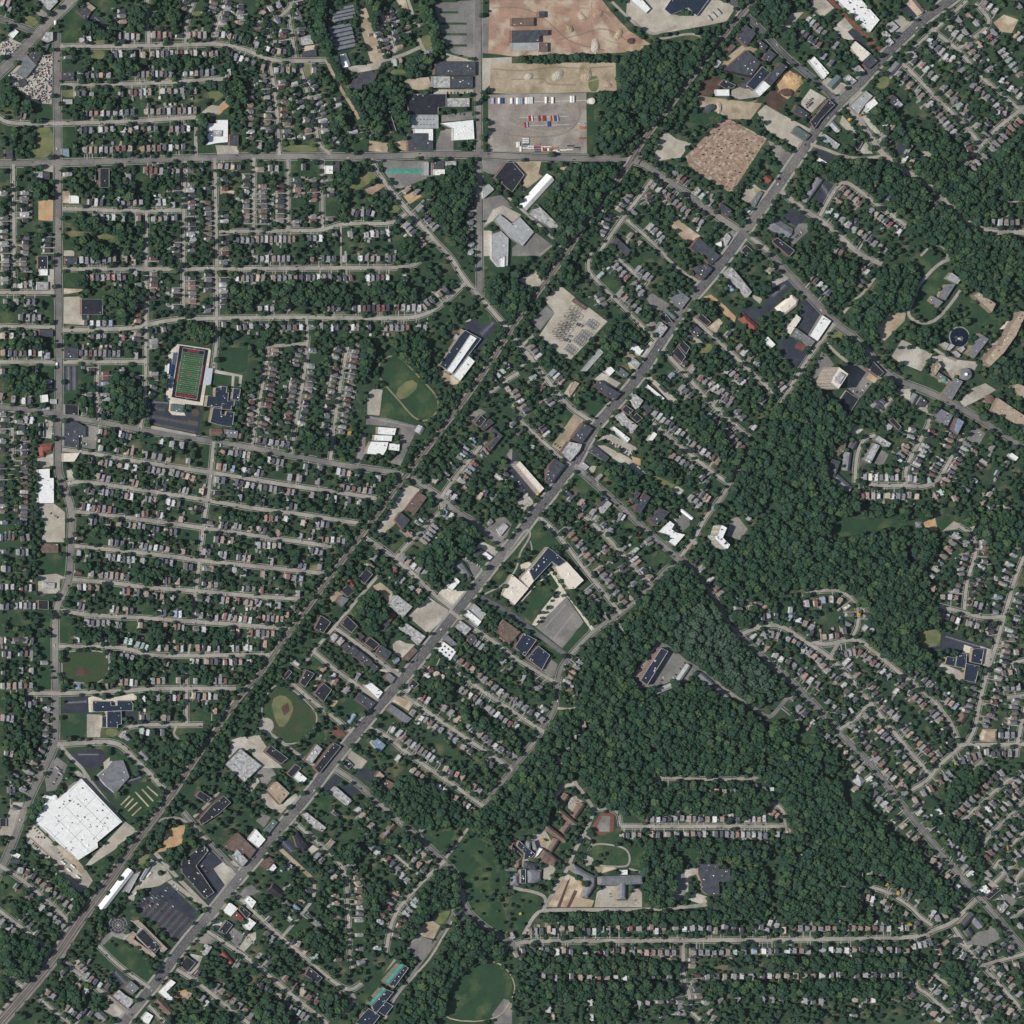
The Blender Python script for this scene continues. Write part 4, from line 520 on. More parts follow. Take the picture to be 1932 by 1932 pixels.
# ---------------------------------------------------------------- larger buildings: height roof wall options|label|roof outline as seen
BL = {
(0,0): '''6 s d u5|grey flat-roofed shop at top edge where the north-west diagonal road meets the avenue|290,0 370,85 440,10 400,-40 330,-40
6 d b u3|dark-roofed shop beside the dark striped car park in the north-west|580,80 640,45 690,90 655,150
5 t c u2|tan-roofed annex next to the dark shop at the north-west car park|640,42 665,15 725,60 692,88
10 s b u4|tall corner building with mottled roof in the fork of the north-west avenues|310,300 345,240 400,240 400,305 360,322
5 w w u0|small white-roofed shed west of the north-west diagonal road|68,262 110,215 142,240 97,292
7 g g u3|long grey-roofed warehouse beside the scrap yard|140,460 200,410 275,490 195,590 125,545 175,495
6 d g u2|dark grey-roofed workshop north of the scrap yard warehouse|222,420 270,375 310,420 278,478
5 e g u0|grey green roofed shop just below the mottled corner building|315,332 378,330 350,385 315,362
4 d d u0|small dark shed at the south tip of the scrap yard|135,610 180,590 205,630 160,660
6 d b u6|dark square apartment block on the west avenue opposite the scrap yard|465,540 560,540 560,607 465,607
6 w c u6|white-roofed school with notched wings in the north-west|1565,930 1638,930 1638,905 1720,905 1720,1072 1640,1080 1560,1095 1580,1060 1565,1040
9 s g u4|dark raised plant block in the middle of the white-roofed school|1606,982 1675,985 1672,1030 1606,1026
8 d b u1|dark-roofed hall just east of the white-roofed school|1735,1015 1800,1020 1800,1102 1735,1095
11 k b u3|black-roofed apartment block standing alone south of the cross-town road|755,1270 825,1270 825,1415 755,1415
5 w w u0|white-roofed shop beside a gravel lot on the west avenue|530,1475 595,1475 595,1535 530,1535
6 u g u0|blue grey roofed house-like building at west avenue crossroads|470,1120 520,1120 525,1186 470,1172
5 s g u2|pale mottled shop roof south-west of the crossroads|265,1295 322,1295 322,1350 265,1350
5 d d u1|dark shop roof south-west of the crossroads|325,1300 375,1300 375,1352 325,1352
4 l w u0|small pale flat roof on the west avenue below the dark apartment block|485,750 545,750 545,785 485,785
6 d b u0|dark-roofed block at the west edge north of the cross-town road|40,1130 95,1130 95,1196 40,1196''',
(1,0): '''8 g g saw|grey saw-tooth factory roof, the smaller northern one|575,92 740,32 755,122 600,172
8 g g saw|grey saw-tooth factory roof, the larger southern one|550,202 720,180 757,342 600,392
7 w w gable|white arched metal shed below the saw-tooth factories|630,420 687,400 722,490 665,512
6 d b u0|ruined dark roof south of the white arched shed, western part|700,655 760,575 800,600 800,680 712,702
6 d b u0|ruined dark roof south of the white arched shed, eastern part|780,572 870,532 912,562 890,622 805,640
9 d b u8|wide dark roof at the top of the works along the north avenue|1355,465 1655,465 1655,570 1350,562
7 s g u3|pale blotched roof in the works along the north avenue|1335,576 1465,576 1465,662 1335,662
7 d b u4|dark roof beside the pale blotched one in the works|1470,577 1636,577 1636,662 1470,662
8 k b u5|very wide black brown roof of the works west of the container yard|1115,710 1436,710 1436,806 1376,812 1376,866 1162,866
7 l g sky14|light grey roof with rows of small skylights in the works|1160,869 1376,869 1376,969 1200,971 1172,960
8 d b u3|dark grey roof at the south-west corner of the works on the cross-town road|1150,1008 1298,1008 1298,1062 1336,1064 1336,1136 1150,1136
7 w w u2|white L-shaped roof strip between the grey and dark works roofs|1196,973 1336,973 1336,1061 1301,1058 1301,1005 1196,1005
7 w w u7|irregular white roof at the east side of the works|1395,930 1640,905 1648,1050 1490,1060 1490,970
6 s w u2|black and white roof facing the avenue in the works|1440,740 1612,740 1612,806 1440,806
5 k b u0|narrow roofless black ruin in the trees west of the works|960,852 1010,840 1060,990 1020,1002
6 G g gable|long narrow green-roofed shed south of the cross-town road|990,1275 1260,1275 1260,1308 990,1308
6 l g u0|pale narrow block at the east end of the green-roofed shed|1262,1225 1302,1225 1302,1324 1262,1324
6 d b u1|dark-roofed shop east of the green-roofed shed|1345,1215 1420,1215 1420,1275 1345,1275
5 w w u2|white-roofed rear shop behind the dark-roofed shop|1345,1278 1425,1278 1425,1322 1345,1322
5 s w u3|small white and blue roof on the cross-town road|1430,1215 1512,1215 1512,1253 1430,1253
7 w w u2|white square roof at the forked street south of the cross-town road|525,1250 580,1250 580,1312 525,1312
7 d b u0|dark narrow block beside the white square roof at the forked street|586,1220 630,1220 630,1296 586,1291
8 k b u6|large black diamond-shaped roof at the avenue crossroads|1800,1340 1890,1225 1940,1225 2025,1320 1935,1450
6 l w u2|small grey roof in the fork below the black diamond-shaped roof|1710,1430 1760,1390 1797,1430 1716,1500
7 l g u6|light grey works roof with vents south of the long white shed|1802,1660 1842,1620 1932,1690 1992,1640 2097,1750 2012,1855 1912,1790
7 l w u4|tall pale roof of the works above the north-south avenue end|1780,1770 1850,1745 1905,1800 1900,2005 1830,2012 1780,1950
7 s b u2|weathered pale roof in the houses west of the saw-tooth factory|335,282 410,262 436,330 340,345
6 d b u0|dark roof below the weathered pale one, west of the saw-tooth factory|340,392 450,372 460,422 350,432''',
(2,0): '''7 w w u2|white shed roof at the top edge right of centre|895,0 950,-40 1045,65 1010,100
8 n w u3|dark notched roof with white edges at the top edge|1150,70 1210,-20 1500,-20 1395,120 1330,60 1250,92 1200,112
9 d b u0|small dark tower left standing on the reddish demolition ground|205,85 245,85 245,132 205,132
8 b b u2|brown roof left on the demolition ground, northern one|0,136 165,132 165,195 0,197
10 d b u4|dark grey roof left on the demolition ground, large southern one|0,230 270,225 270,266 206,270 206,318 0,320
8 l g u1|pale silvery roof left on the demolition ground at its south edge|0,324 205,322 205,380 0,386
8 b b u1|small brown block at the south end of the demolition ground roofs|215,322 270,322 270,390 215,390
8 w w gable|long narrow white shed roof south of the container yard|65,1540 275,1310 327,1360 120,1582
6 s g u4|blotched grey roof below the long white shed|130,1620 190,1540 355,1700 322,1740 242,1690
9 d b u2|dark square roof of the foundry beside the railway|1690,270 1770,190 1842,250 1772,352
5 b b u0|small brown shed between the foundry and the railway|1610,370 1662,330 1692,350 1650,392
9 d b u9|main dark foundry roof with an orange stain|1600,530 1772,380 1882,470 1792,600
8 n b u3|narrow navy black roof at the south-east side of the foundry|1768,640 1890,500 1960,556 1826,682
14 d b u5|long high grey slab roof at the east side of the foundry|1904,608 2030,470 2082,502 1952,648
14 w w u2|white roof at the south end of the high foundry slab|1832,690 1902,610 1950,650 1870,726
8 d b u2|dark foundry roof between the main roof and the high slab|1896,436 1940,372 1996,412 1936,476
7 k b u3|dark low roofs at the south-west of the main foundry roof|1561,638 1599,600 1690,642 1670,663 1610,667
7 d b u2|dark foundry annex south of the orange stain|1700,640 1796,606 1826,630 1770,668
6 w w u0|white shed at the south-west corner of the foundry|1540,675 1640,675 1640,723 1540,723
5 l g u0|pale small shed west of the foundry by the railway|1520,500 1560,450 1582,470 1536,526
7 d b u2|small dark roof north of the main foundry roof|1842,330 1870,300 1932,350 1910,382
6 r b gable|red brown roofed building in the green strip by the main avenue|1885,1340 1915,1300 1970,1342 1936,1382
6 g g u1|narrow dark grey building beside the small lot east of the floor slab|1800,1540 1870,1440 1892,1452 1832,1562
4 w w u0|tiny white roof near the avenue east of the floor slab|1750,1580 1766,1565 1802,1590 1786,1606
9 d b u3|dark brick apartment block north-west of the avenue crossroads|1550,1580 1580,1530 1662,1590 1632,1642
9 d b u2|dark church-like roof with wings west of the avenue crossroads|1350,1870 1410,1790 1450,1830 1500,1870 1570,1932 1522,1980 1420,1900 1380,1902
5 s w u0|pale striped canopy west of the avenue crossroads|1605,1800 1630,1760 1656,1790 1620,1852
5 w w u0|small white triangular roof west of the avenue crossroads|1530,1840 1580,1820 1586,1872
6 k g u1|black roofed shop south-east of the avenue crossroads|1730,1890 1770,1850 1816,1890 1770,1932
10 d b u2|row of dark flat roofs near the railway south of the street fork|760,1830 790,1790 900,1890 870,1932''',
(3,0): '''7 w w u22|long white store roof with many vents in the north-east|520,0 690,-20 842,150 770,242
7 t t gable|tan roof with an angled wing at the top edge of the north-east|1030,-10 1110,-20 1172,90 1140,112 1080,50
8 c c u4|cream store roof beside the red brick lane in the north-east|620,352 662,310 775,405 706,470
8 d b u2|dark front part of the cream-roofed store on the avenue|708,472 777,407 832,460 760,522
6 w w u7|white workshop roof by the dark north-east road|310,460 350,425 462,550 420,596
6 e g gable|grey green gabled shop near the avenue bend in the north-east|455,640 520,570 566,600 500,672
6 s g u8|mottled pale roof near the avenue bend in the north-east|570,590 612,560 672,610 632,642
6 s g u6|mottled pale roof beside the dark store front on the avenue|630,510 672,475 736,540 710,572
7 g g gable|grey gabled hall on the south-east side of the avenue|905,540 975,470 1012,490 936,577
7 l g u5|light grey roof of shops at the divided road corner|620,800 740,685 790,725 736,780 680,862
6 w w u2|white roof behind the shops at the divided road corner|738,786 800,742 832,780 750,846
10 k b u4|long black roof on the avenue bend opposite the divided road|320,920 460,750 506,790 400,900 350,972
8 d b u2|dark block behind the long black roof near the crowded car lot|190,840 220,790 312,860 286,892
7 e g u1|dark green roofed substation building on the avenue|180,1000 215,950 322,1020 282,1062
6 l w u4|white roof in the triangle below the divided road|390,1040 430,1010 542,1090 520,1122
6 l g gable|pale gabled hall in the green triangle below the avenue|470,940 496,915 552,970 526,1002
5 k g u0|small black roof in the triangle, northern one|630,1020 656,995 692,1030 662,1057
5 k g u0|narrow black roof in the triangle, southern one|655,1110 700,1060 717,1075 682,1137
10 g t gable|church with long grey roof and angled wing beside a striped car park|320,1450 380,1330 427,1355 332,1492 300,1532 270,1510
7 g g gable|grey warehouse roof south of the avenue crossroads|10,1720 60,1640 192,1740 150,1802
12 k b u2|black flat roof on a brick block south of the grey warehouse|30,1822 72,1792 202,1890 162,1936
6 l w u3|small pale shop north of the cream-roofed store, nearest the avenue|880,310 915,280 952,320 920,347
6 s w u3|small pale shop by the long white store's south corner|865,252 890,230 932,268 902,292
6 l w u3|pale two-part shop beside the large lot in the north-east|900,190 940,160 987,205 940,242
4 w w u0|white trailer-like roof beside a small dark lot|370,1210 386,1190 452,1230 430,1242
7 d b u2|dark paired block in the woods south-east of the shops, northern|900,770 945,715 990,750 948,795
7 s b u2|pale paired block in the woods south-east of the shops, southern|938,800 985,755 1022,790 975,830''',
(0,1): '''8 k b u4|black flat roof at the top of the west avenue shops|285,0 360,0 360,95 285,95
5 w w u2|white roof just below the black shop on the west avenue|300,100 360,100 360,147 300,147
5 s w u4|mottled white shop roof at the west avenue street corner|280,195 365,195 365,256 280,256
7 k b u4|wide black brown roof beside the pale gravel lot|615,325 776,325 776,441 615,441
7 d b u2|dark square roof at the west avenue, top row of houses|495,10 582,10 582,62 495,62
6 d g u3|dark roof with pale vents above the striped black car park|485,695 592,695 592,773 485,773
6 k g u1|black roof at the corner of the avenue and the road south of the stadium|490,1120 592,1125 592,1202 490,1197
7 d g u12|large dark patchy roof at the avenue corner south-west of the stadium|485,1245 575,1250 646,1290 646,1366 596,1371 596,1446 485,1431
6 c c u0|cream roof in the wedge between the avenue and a slanting street|475,1490 602,1485 560,1552 475,1552
8 r b gable|red brown cross-shaped church roof on the west avenue|305,1420 412,1410 402,1470 350,1482 346,1520 305,1516
8 w w u6|long white store roof on the west avenue|290,1610 375,1605 375,1675 406,1675 406,1866 290,1866
5 w w u1|white roof north of the road crossing on the west avenue|310,1050 360,1045 366,1100 316,1106
5 l w u0|small pale canopy close to the avenue at the road crossing|385,1080 427,1080 427,1116 385,1116
5 s w u1|small white roof at the corner of the road crossing|330,1135 376,1135 376,1161 330,1161
6 k g u0|narrow black roof behind the car lot on the west avenue|300,1260 330,1260 330,1370 300,1370
7 d b u0|dark roof at the west avenue between two side streets|300,555 400,560 400,606 300,611
9 n t u14|navy roof of the stadium school, upper wing|1626,992 1665,992 1665,980 1716,984 1708,1029 1726,1033 1720,1094 1771,1090 1767,1134 1748,1132 1744,1163 1675,1155 1675,1140 1555,1135 1568,1052 1622,1060
11 n t u2|navy roof of the stadium school, square gymnasium at its east|1762,997 1816,1003 1804,1092 1751,1082
10 n t u3|navy roof of the stadium school, lower wing|1610,1143 1672,1152 1668,1196 1703,1201 1708,1172 1770,1180 1754,1290 1692,1282 1640,1270 1587,1254
6 e t u2|grey green roof of the field house below the stadium|1295,1115 1386,1127 1380,1182 1290,1167
9 b b gable|brown-roofed apartment house south of the stadium school, western|1600,1300 1682,1306 1672,1362 1595,1356
9 g b u4|grey-roofed apartment house south of the stadium school, middle|1700,1306 1796,1320 1790,1376 1700,1366
8 b b gable|small brown-roofed house south of the stadium school, eastern|1802,1336 1842,1346 1832,1392 1796,1386''',
(1,1): '''9 n t u6|long building with dark roof beside the railway and running track|1385,825 1540,600 1580,560 1700,625 1495,890
11 w w u3|white upper roof strip along the dark building by the railway|1440,865 1620,595 1666,620 1478,886
9 w w u4|white lower roof at the south end of the dark building by the railway|1490,905 1605,755 1652,795 1540,942
6 l g u0|small grey annex on the north-west side of the dark building|1490,612 1510,590 1541,610 1515,642
6 t b u0|small tan annex at the north end of the dark building|1530,580 1545,545 1582,565 1556,597
8 w t u4|white school roof by the railway bridge, northernmost of four|920,1290 1060,1300 1046,1352 918,1344
8 w t u3|white school roof by the railway bridge, second from north|890,1350 1030,1356 1022,1398 890,1392
9 w t u5|white school roof by the railway bridge, largest southern wing|868,1400 1000,1405 985,1460 960,1502 835,1492 842,1450
7 w t u3|white school roof by the railway bridge, eastern wing|1005,1415 1086,1415 1080,1472 1001,1462
5 l w gable|pale open shed at the corner of the school car park|1205,1320 1230,1280 1276,1300 1250,1347
10 k b u2|black-roofed apartment block in the trees east of the railway, western|1650,1260 1700,1200 1736,1235 1690,1292
10 d b u2|black-roofed apartment block in the trees east of the railway, middle|1695,1294 1772,1228 1796,1258 1722,1318
10 d b u2|black U-shaped apartment roof east of the railway|1790,1290 1862,1356 1770,1472 1748,1440 1820,1360 1766,1322
7 b b u3|weathered brown roof of the ruined works by the railway|1130,1910 1230,1780 1292,1820 1190,1962
9 w w u2|white block at the top of the north avenue end|1842,20 1876,0 1876,82 1842,82''',
(2,1): '''5 b c u0|low brown control building at the substation|450,340 470,315 567,385 546,407
4 l g u0|long low grey garage roof beside the substation|520,870 660,700 692,725 562,870
10 d b u4|dark brick block on the main avenue at the top|1350,90 1470,60 1512,100 1440,182
8 d b u2|dark roof behind the brick block at the top of the main avenue|1465,30 1492,-20 1552,0 1502,72
10 s w u14|long pale L-shaped apartment slab south-east of the avenue|1600,132 1660,85 1692,120 1812,270 1780,312 1680,190
9 s g u6|pale blotched corner store on the main avenue|1070,575 1126,495 1177,540 1120,617
9 k b u2|black roof behind the pale corner store on the avenue|1105,460 1150,420 1212,500 1170,512
9 e g gable|grey green gabled roof on the avenue beside the black roof|1150,410 1182,396 1242,450 1226,477
8 g g u5|grey stepped roof of shops above the gabled one on the avenue|1190,310 1232,280 1252,250 1342,320 1280,402 1216,352
7 k b u0|burnt-out black roof south-east of the avenue|1400,470 1426,430 1502,500 1470,527
6 d g u5|dark grey roof in a lot south-east of the avenue|1345,575 1386,525 1442,570 1400,612
8 r b hip|red brown hipped roof beside a dark car park|1725,480 1756,430 1872,530 1830,572
7 w w u2|white roof in a lot on the avenue below the substation|880,640 892,628 992,710 962,752 890,702
7 s w u4|pale two-part shop on the avenue below the substation|890,795 916,765 972,810 940,857
6 w w u1|white square roof behind the avenue south of the substation|700,870 740,825 777,865 736,907
7 e g u1|grey green roof beside the white square one near the avenue|790,870 820,840 887,890 860,922
12 d b u5|long dark theatre roof with brick front on the avenue|620,985 660,940 822,1040 770,1092
6 t c u2|tan lot building west of the theatre|430,1020 470,940 512,960 440,1062
11 k b u0|black roof pair of burnt blocks, western one|1210,730 1250,682 1312,760 1280,802
11 k b u0|black roof pair of burnt blocks, eastern one|1258,672 1290,640 1342,690 1315,742
5 w w u0|long narrow white roof south-east of the avenue, motel-like|1005,980 1020,965 1152,1075 1135,1092
4 d g u0|small dark shed facing the long narrow white roof|1110,985 1126,970 1172,1020 1155,1032
9 s w u4|white corner block on the avenue below the motel-like roof|890,1070 930,1040 992,1090 950,1157
8 d b u1|dark block behind the white corner block|980,1140 1020,1115 1057,1165 1015,1202
9 k b u1|black block on the avenue opposite the vacant green corner|830,1160 860,1125 917,1165 880,1202
8 s w u6|long pale zigzag roof behind the avenue, near the car lot|790,1215 840,1170 870,1220 952,1280 912,1337 850,1280
7 k b u1|black block east of the pale zigzag roof|905,1220 940,1185 987,1225 945,1257
6 w w u2|white narrow roof at the crowded car lot|750,1300 772,1285 892,1380 870,1407
11 d b u5|blue black roof on the avenue above the mottled white one|460,1370 540,1260 612,1300 530,1412
11 s b u10|mottled white roof on the avenue opposite the car lot|370,1490 430,1400 530,1420 512,1470 440,1552
7 d g u3|dark grey roof in the lot across from the mottled white block|580,1470 620,1430 737,1520 710,1552
5 l w u1|tiny pale shop at the avenue crossing|505,1580 540,1555 582,1590 556,1617
7 w w u0|small white roof among houses east of the car lot|1025,1385 1070,1325 1097,1345 1050,1407
17 c c u3|long cream-roofed mid-rise slab near the middle of the picture|29,1574 60,1549 243,1755 210,1790
14 d b u8|dark-roofed brick block on the avenue beside the cream slab|282,1583 326,1529 398,1577 292,1719 254,1690
8 d b u1|dark block on the street east of the vacant lawn, northern|640,1870 690,1800 732,1830 670,1892
8 l w u1|pale block on the street east of the vacant lawn, southern|665,1910 722,1845 752,1870 690,1942
12 d b u1|twin dark brick block, western wing, above the white hospital-like roof|900,1850 940,1770 972,1790 910,1872
12 d b u2|twin dark brick block, eastern wing, above the white hospital-like roof|925,1912 1000,1787 1047,1820 970,1942''',
(3,1): '''9 c t hip|cream church roof with angular bays beside a black lot|65,390 190,290 242,330 230,370 130,452 108,440
7 c t u3|cream wing south of the angular church|125,560 215,440 252,470 170,592
8 w g u8|white and grey roof at the street fork west of the tower|315,602 410,445 477,490 375,642
7 g g u6|grey bent roof beside a red playground|175,602 215,545 357,645 320,692 268,640
7 w w u2|white roof at the left of the black lot, west of the tower|-40,640 0,608 57,668 30,692
9 k b u3|black-roofed brick shop on the arterial beside the tower shadow|745,845 785,785 877,880 835,917
4 k c u0|low black deck roof south of the tower|515,1125 590,1015 687,1080 610,1197
7 g g gable|grey roofed hall in the trees south of the arterial|785,1100 810,1060 872,1130 835,1187
6 g g gable|grey gabled shop on the arterial, western|1070,1110 1105,1035 1142,1055 1095,1132
6 d g u3|dark cluttered garage on the arterial, eastern|1120,1125 1160,1060 1202,1100 1170,1142
8 g b u8|large grey square roof on the arterial opposite the campus|1250,1230 1290,1145 1397,1200 1350,1292
13 u b u2|tall blue grey roof casting a long shadow opposite the campus|1400,1310 1430,1220 1482,1250 1430,1352
9 l t u2|grey hipped campus house on the lawn, northern|1345,170 1385,125 1457,175 1430,212
9 g t u2|grey campus house on the lawn, middle one|1305,270 1345,215 1417,210 1340,332 1290,312
9 g t u2|grey campus house on the lawn, southern|1220,335 1245,300 1322,345 1285,387
12 t t u5|tan-roofed campus block above the square lawn|1550,297 1590,270 1722,360 1690,427
16 t t u16|long curved tan-roofed campus building on the east side|1904,415 1825,539 1756,677 1732,670 1632,790 1674,838 1784,728 1876,598 1932,474 1945,420
13 g t u3|grey rectangular campus building beside the pond|1601,584 1668,628 1557,769 1510,732
7 l t u0|small grey pavilion south-west of the pond, western|1295,656 1337,649 1366,664 1342,704
7 l t u0|small grey pavilion south-west of the pond, joined one|1381,659 1409,677 1370,714 1346,708
7 l t u0|small grey pavilion south of the pond, eastern|1436,694 1474,680 1488,701 1460,728
7 l t u0|small grey pavilion south of the pond, southernmost|1385,728 1419,714 1455,745 1440,766
11 t t u3|narrow tan-roofed block beside the round grey roof|1240,862 1285,795 1312,830 1260,907
8 g t u4|low grey wing with a green roof turret by the campus drive|1257,902 1289,877 1407,959 1387,983
11 g t u6|grey brown rooftop with a long dark shadow line on the arterial|1322,1040 1423,922 1472,947 1387,1089
14 t t u6|big tan-edged roof with dark centre strip at the right edge|1679,1166 1740,1072 1932,1200 1990,1230 1990,1330 1932,1300
12 t t u10|tan roof with small vents at the right edge|1845,990 1880,955 1990,1010 1990,1090 1900,1062
6 w w u0|white shed roof near the right edge south of the campus|1815,1510 1835,1480 1892,1520 1870,1547
10 s g u6|pale flat roof of the flats at the curving street, southern|725,1540 800,1410 847,1430 775,1567
10 s g u6|pale flat roof of the flats at the curving street, northern|805,1385 835,1355 932,1415 900,1457
9 g g gable|dark grey narrow flats west of the curving street|575,1610 590,1480 642,1490 625,1622
9 g g gable|dark grey flats at the wood edge, southernmost|500,1690 540,1650 642,1740 605,1787
9 d b u4|dark brown flats at the wood edge with rooftop clutter|440,1640 490,1530 547,1550 500,1682
8 b b u3|brown flats at the wood edge, northernmost|490,1482 550,1420 592,1400 580,1470 530,1512
8 d g gable|dark flats north of the curving street|620,1440 655,1390 692,1415 655,1457
8 k b u1|black flat roof block behind the houses, south of the arterial|910,1240 945,1220 1007,1290 985,1312
7 l w u1|small white roof beside the black block south of the arterial|880,1290 905,1260 942,1285 920,1317''',
(0,2): '''7 b b u4|brown grey shop roof below the big pale lot on the west avenue|315,235 440,240 440,310 315,310
5 s w u2|gas station canopy on the west avenue bend|330,530 416,535 412,577 330,577
9 k b u2|black-roofed corner block on the west avenue bend|290,665 366,670 366,737 290,732
8 n c u6|navy roof of the small school by the marsh park, main wing|700,1428 835,1430 840,1460 885,1460 885,1425 990,1425 1005,1450 1005,1500 900,1500 725,1510 700,1500
9 n c u4|navy roof of the small school, south wing|808,1504 916,1502 918,1600 888,1605 888,1630 808,1628
7 n c u1|navy roof of the small school, narrow west annex|770,1540 805,1540 805,1626 770,1626
6 g g gable|grey barn roof in the orchard south of the small school|1055,1802 1076,1785 1132,1850 1105,1877
5 u w hip|blue grey pavilion roof at the marsh park|582,1295 616,1295 616,1336 582,1336
8 s d u12|large dark mottled warehouse roof east of the railway|1700,1905 1815,1785 1975,1915 1845,2040
8 g w u5|grey roofed church hall beside the curved black car park|740,1990 810,1932 850,1880 930,1872 978,2000 940,2042 872,2122 800,2062''',
(1,2): '''5 s w u0|striped white canopy at the dark gas station lot|1820,130 1880,85 1907,110 1850,182
6 d g u1|dark shop behind the white gas station shop|1640,320 1690,275 1722,295 1670,342
6 w w u1|small white gas station roof on the main avenue|1710,320 1732,300 1787,340 1760,367
8 g t hip|grey hipped church roof in the wooded block by the avenue|1495,400 1530,355 1560,360 1642,480 1600,507 1570,470
6 w w u2|white gas station canopy beside a pale concrete forecourt|1445,570 1510,495 1542,525 1480,592
8 s w u10|white blotched store roof beside the big empty lot|1000,690 1060,620 1182,715 1110,797
7 s w u6|long blotched roof along the south side of the big empty lot|1085,870 1140,840 1282,940 1230,1002
6 r b u0|red brown roof in the trees west of the white blotched store|985,790 1030,755 1062,780 1010,832
6 d b u0|dark roof below the red brown one in the trees|950,830 988,806 1012,848 975,882
9 k b u0|burnt U-shaped black roof near the railway back street|770,500 830,430 882,470 820,542
5 r b gable|small red roof between the railway and the burnt block|690,520 715,505 747,550 725,572
7 k b u0|black roof beside the pale rubble yard by the railway|640,590 700,545 747,600 690,642
7 g b u0|grey roof beside the pale rubble yard by the railway|610,670 640,630 702,655 650,717
10 k b u2|dark ruined apartment block west of the back street|440,880 490,780 567,830 510,912
10 k b u2|dark apartment block east of the back street corner|640,845 690,785 767,860 720,912
10 s b u2|apartment block, first of seven in the row, pale-roofed, nearest the railway|550,950 590,910 627,935 585,987
10 s b u2|apartment block, second of seven in the row from the railway, pale-roofed|602,984 642,940 672,970 632,1012
10 d b u2|apartment block, third of seven in the row from the railway|642,1016 690,985 722,1020 680,1062
10 d b u2|apartment block, fourth of seven in the row from the railway|700,1060 735,1010 782,1050 740,1092
10 d b u2|apartment block, fifth of seven in the row from the railway|752,1094 790,1052 837,1090 795,1132
10 d b u2|apartment block, sixth of seven in the row from the railway|802,1134 840,1092 882,1130 840,1182
10 d b u2|apartment block, last of seven in the row, nearest the avenue|852,1184 886,1140 927,1170 890,1217
9 k b u0|roofless black shell across from the row of seven blocks|820,990 865,945 932,1000 890,1042
10 d b u2|dark apartment block with a light well, across from the row of seven|910,1060 945,1005 1027,1060 985,1117
7 d b u0|dark small block north of the roofless shell|755,940 790,910 822,940 785,977
7 b b u2|long brown brick shop row on the avenue|1110,1110 1195,1020 1222,1045 1135,1142
6 u g u0|small blue grey roof behind the brown brick shop row|1040,1120 1080,1095 1087,1120 1055,1147
8 g b u2|grey square block on the avenue south of the brown shop row|970,1250 1000,1210 1052,1250 1020,1297
7 w c u3|long white roof on a side street by the avenue|815,1310 850,1270 957,1360 920,1412
9 d b u4|long dark grey block beside the long white roof|750,1410 790,1365 902,1440 860,1492
10 k b u2|dark brick apartment by the turning street near the marsh basin|330,1290 380,1190 442,1220 370,1322
10 k b u2|dark apartment with a courtyard slot near the marsh basin|440,1370 510,1290 572,1340 510,1432
9 k b u0|burnt dark block in trees near the marsh basin|200,1250 250,1190 272,1210 220,1272
6 u g gable|blue grey gabled house-like office by the avenue|700,1580 740,1520 762,1540 720,1602
8 w w sky6|white square roof with six black skylights on the avenue|1365,1040 1415,978 1513,1050 1466,1121
6 w w u4|white roof on the avenue corner south of the school grounds|1570,770 1600,740 1702,825 1675,862
7 l g u4|grey roof behind the white corner roof near the school grounds|1610,730 1645,690 1737,770 1702,817
10 s b u8|black and white mottled block south of the school street corner|1500,870 1540,815 1627,880 1580,932
9 d b u1|dark block behind the mottled one near the school street|1600,960 1640,920 1667,950 1620,1012
7 g g u1|grey bent roof behind the white roof with six skylights|1410,950 1440,920 1522,1000 1480,1012
7 k b u2|black roof on the south-east side of the avenue by the vacant corner|1150,1310 1185,1260 1232,1300 1195,1332
5 s w u2|small pale roof next to the black roof by the vacant corner|1115,1340 1145,1305 1177,1330 1150,1367
8 g b u1|long grey roof near the avenue in the trees, south side|985,1490 1020,1450 1177,1560 1130,1602
7 u w u3|white and blue roof standing alone south of the avenue|870,1740 910,1700 982,1760 935,1817
8 s b u8|mottled long roof beside the small lawn near the avenue|370,1870 460,1750 502,1790 420,1902
9 k b u6|long black roof on the avenue beside the mottled one|440,1932 590,1740 642,1770 480,1972
10 k b u3|black E-shaped apartment roof south of the marsh basin|70,1810 110,1760 242,1860 190,1902
6 k b u3|black roof by the lot south-east of the avenue, near picture bottom left|660,1900 690,1870 732,1910 700,1942
7 d b u0|dark roof with skylight bands of the ruined works by the railway|1050,60 1090,0 1162,60 1110,132
9 b t u6|wide brown-roofed hall south of the big school|1800,905 1870,812 2000,905 1910,1002
7 g g u2|grey roofed works beside the dark gas station lot|1745,72 1775,48 1792,75 1765,102''',
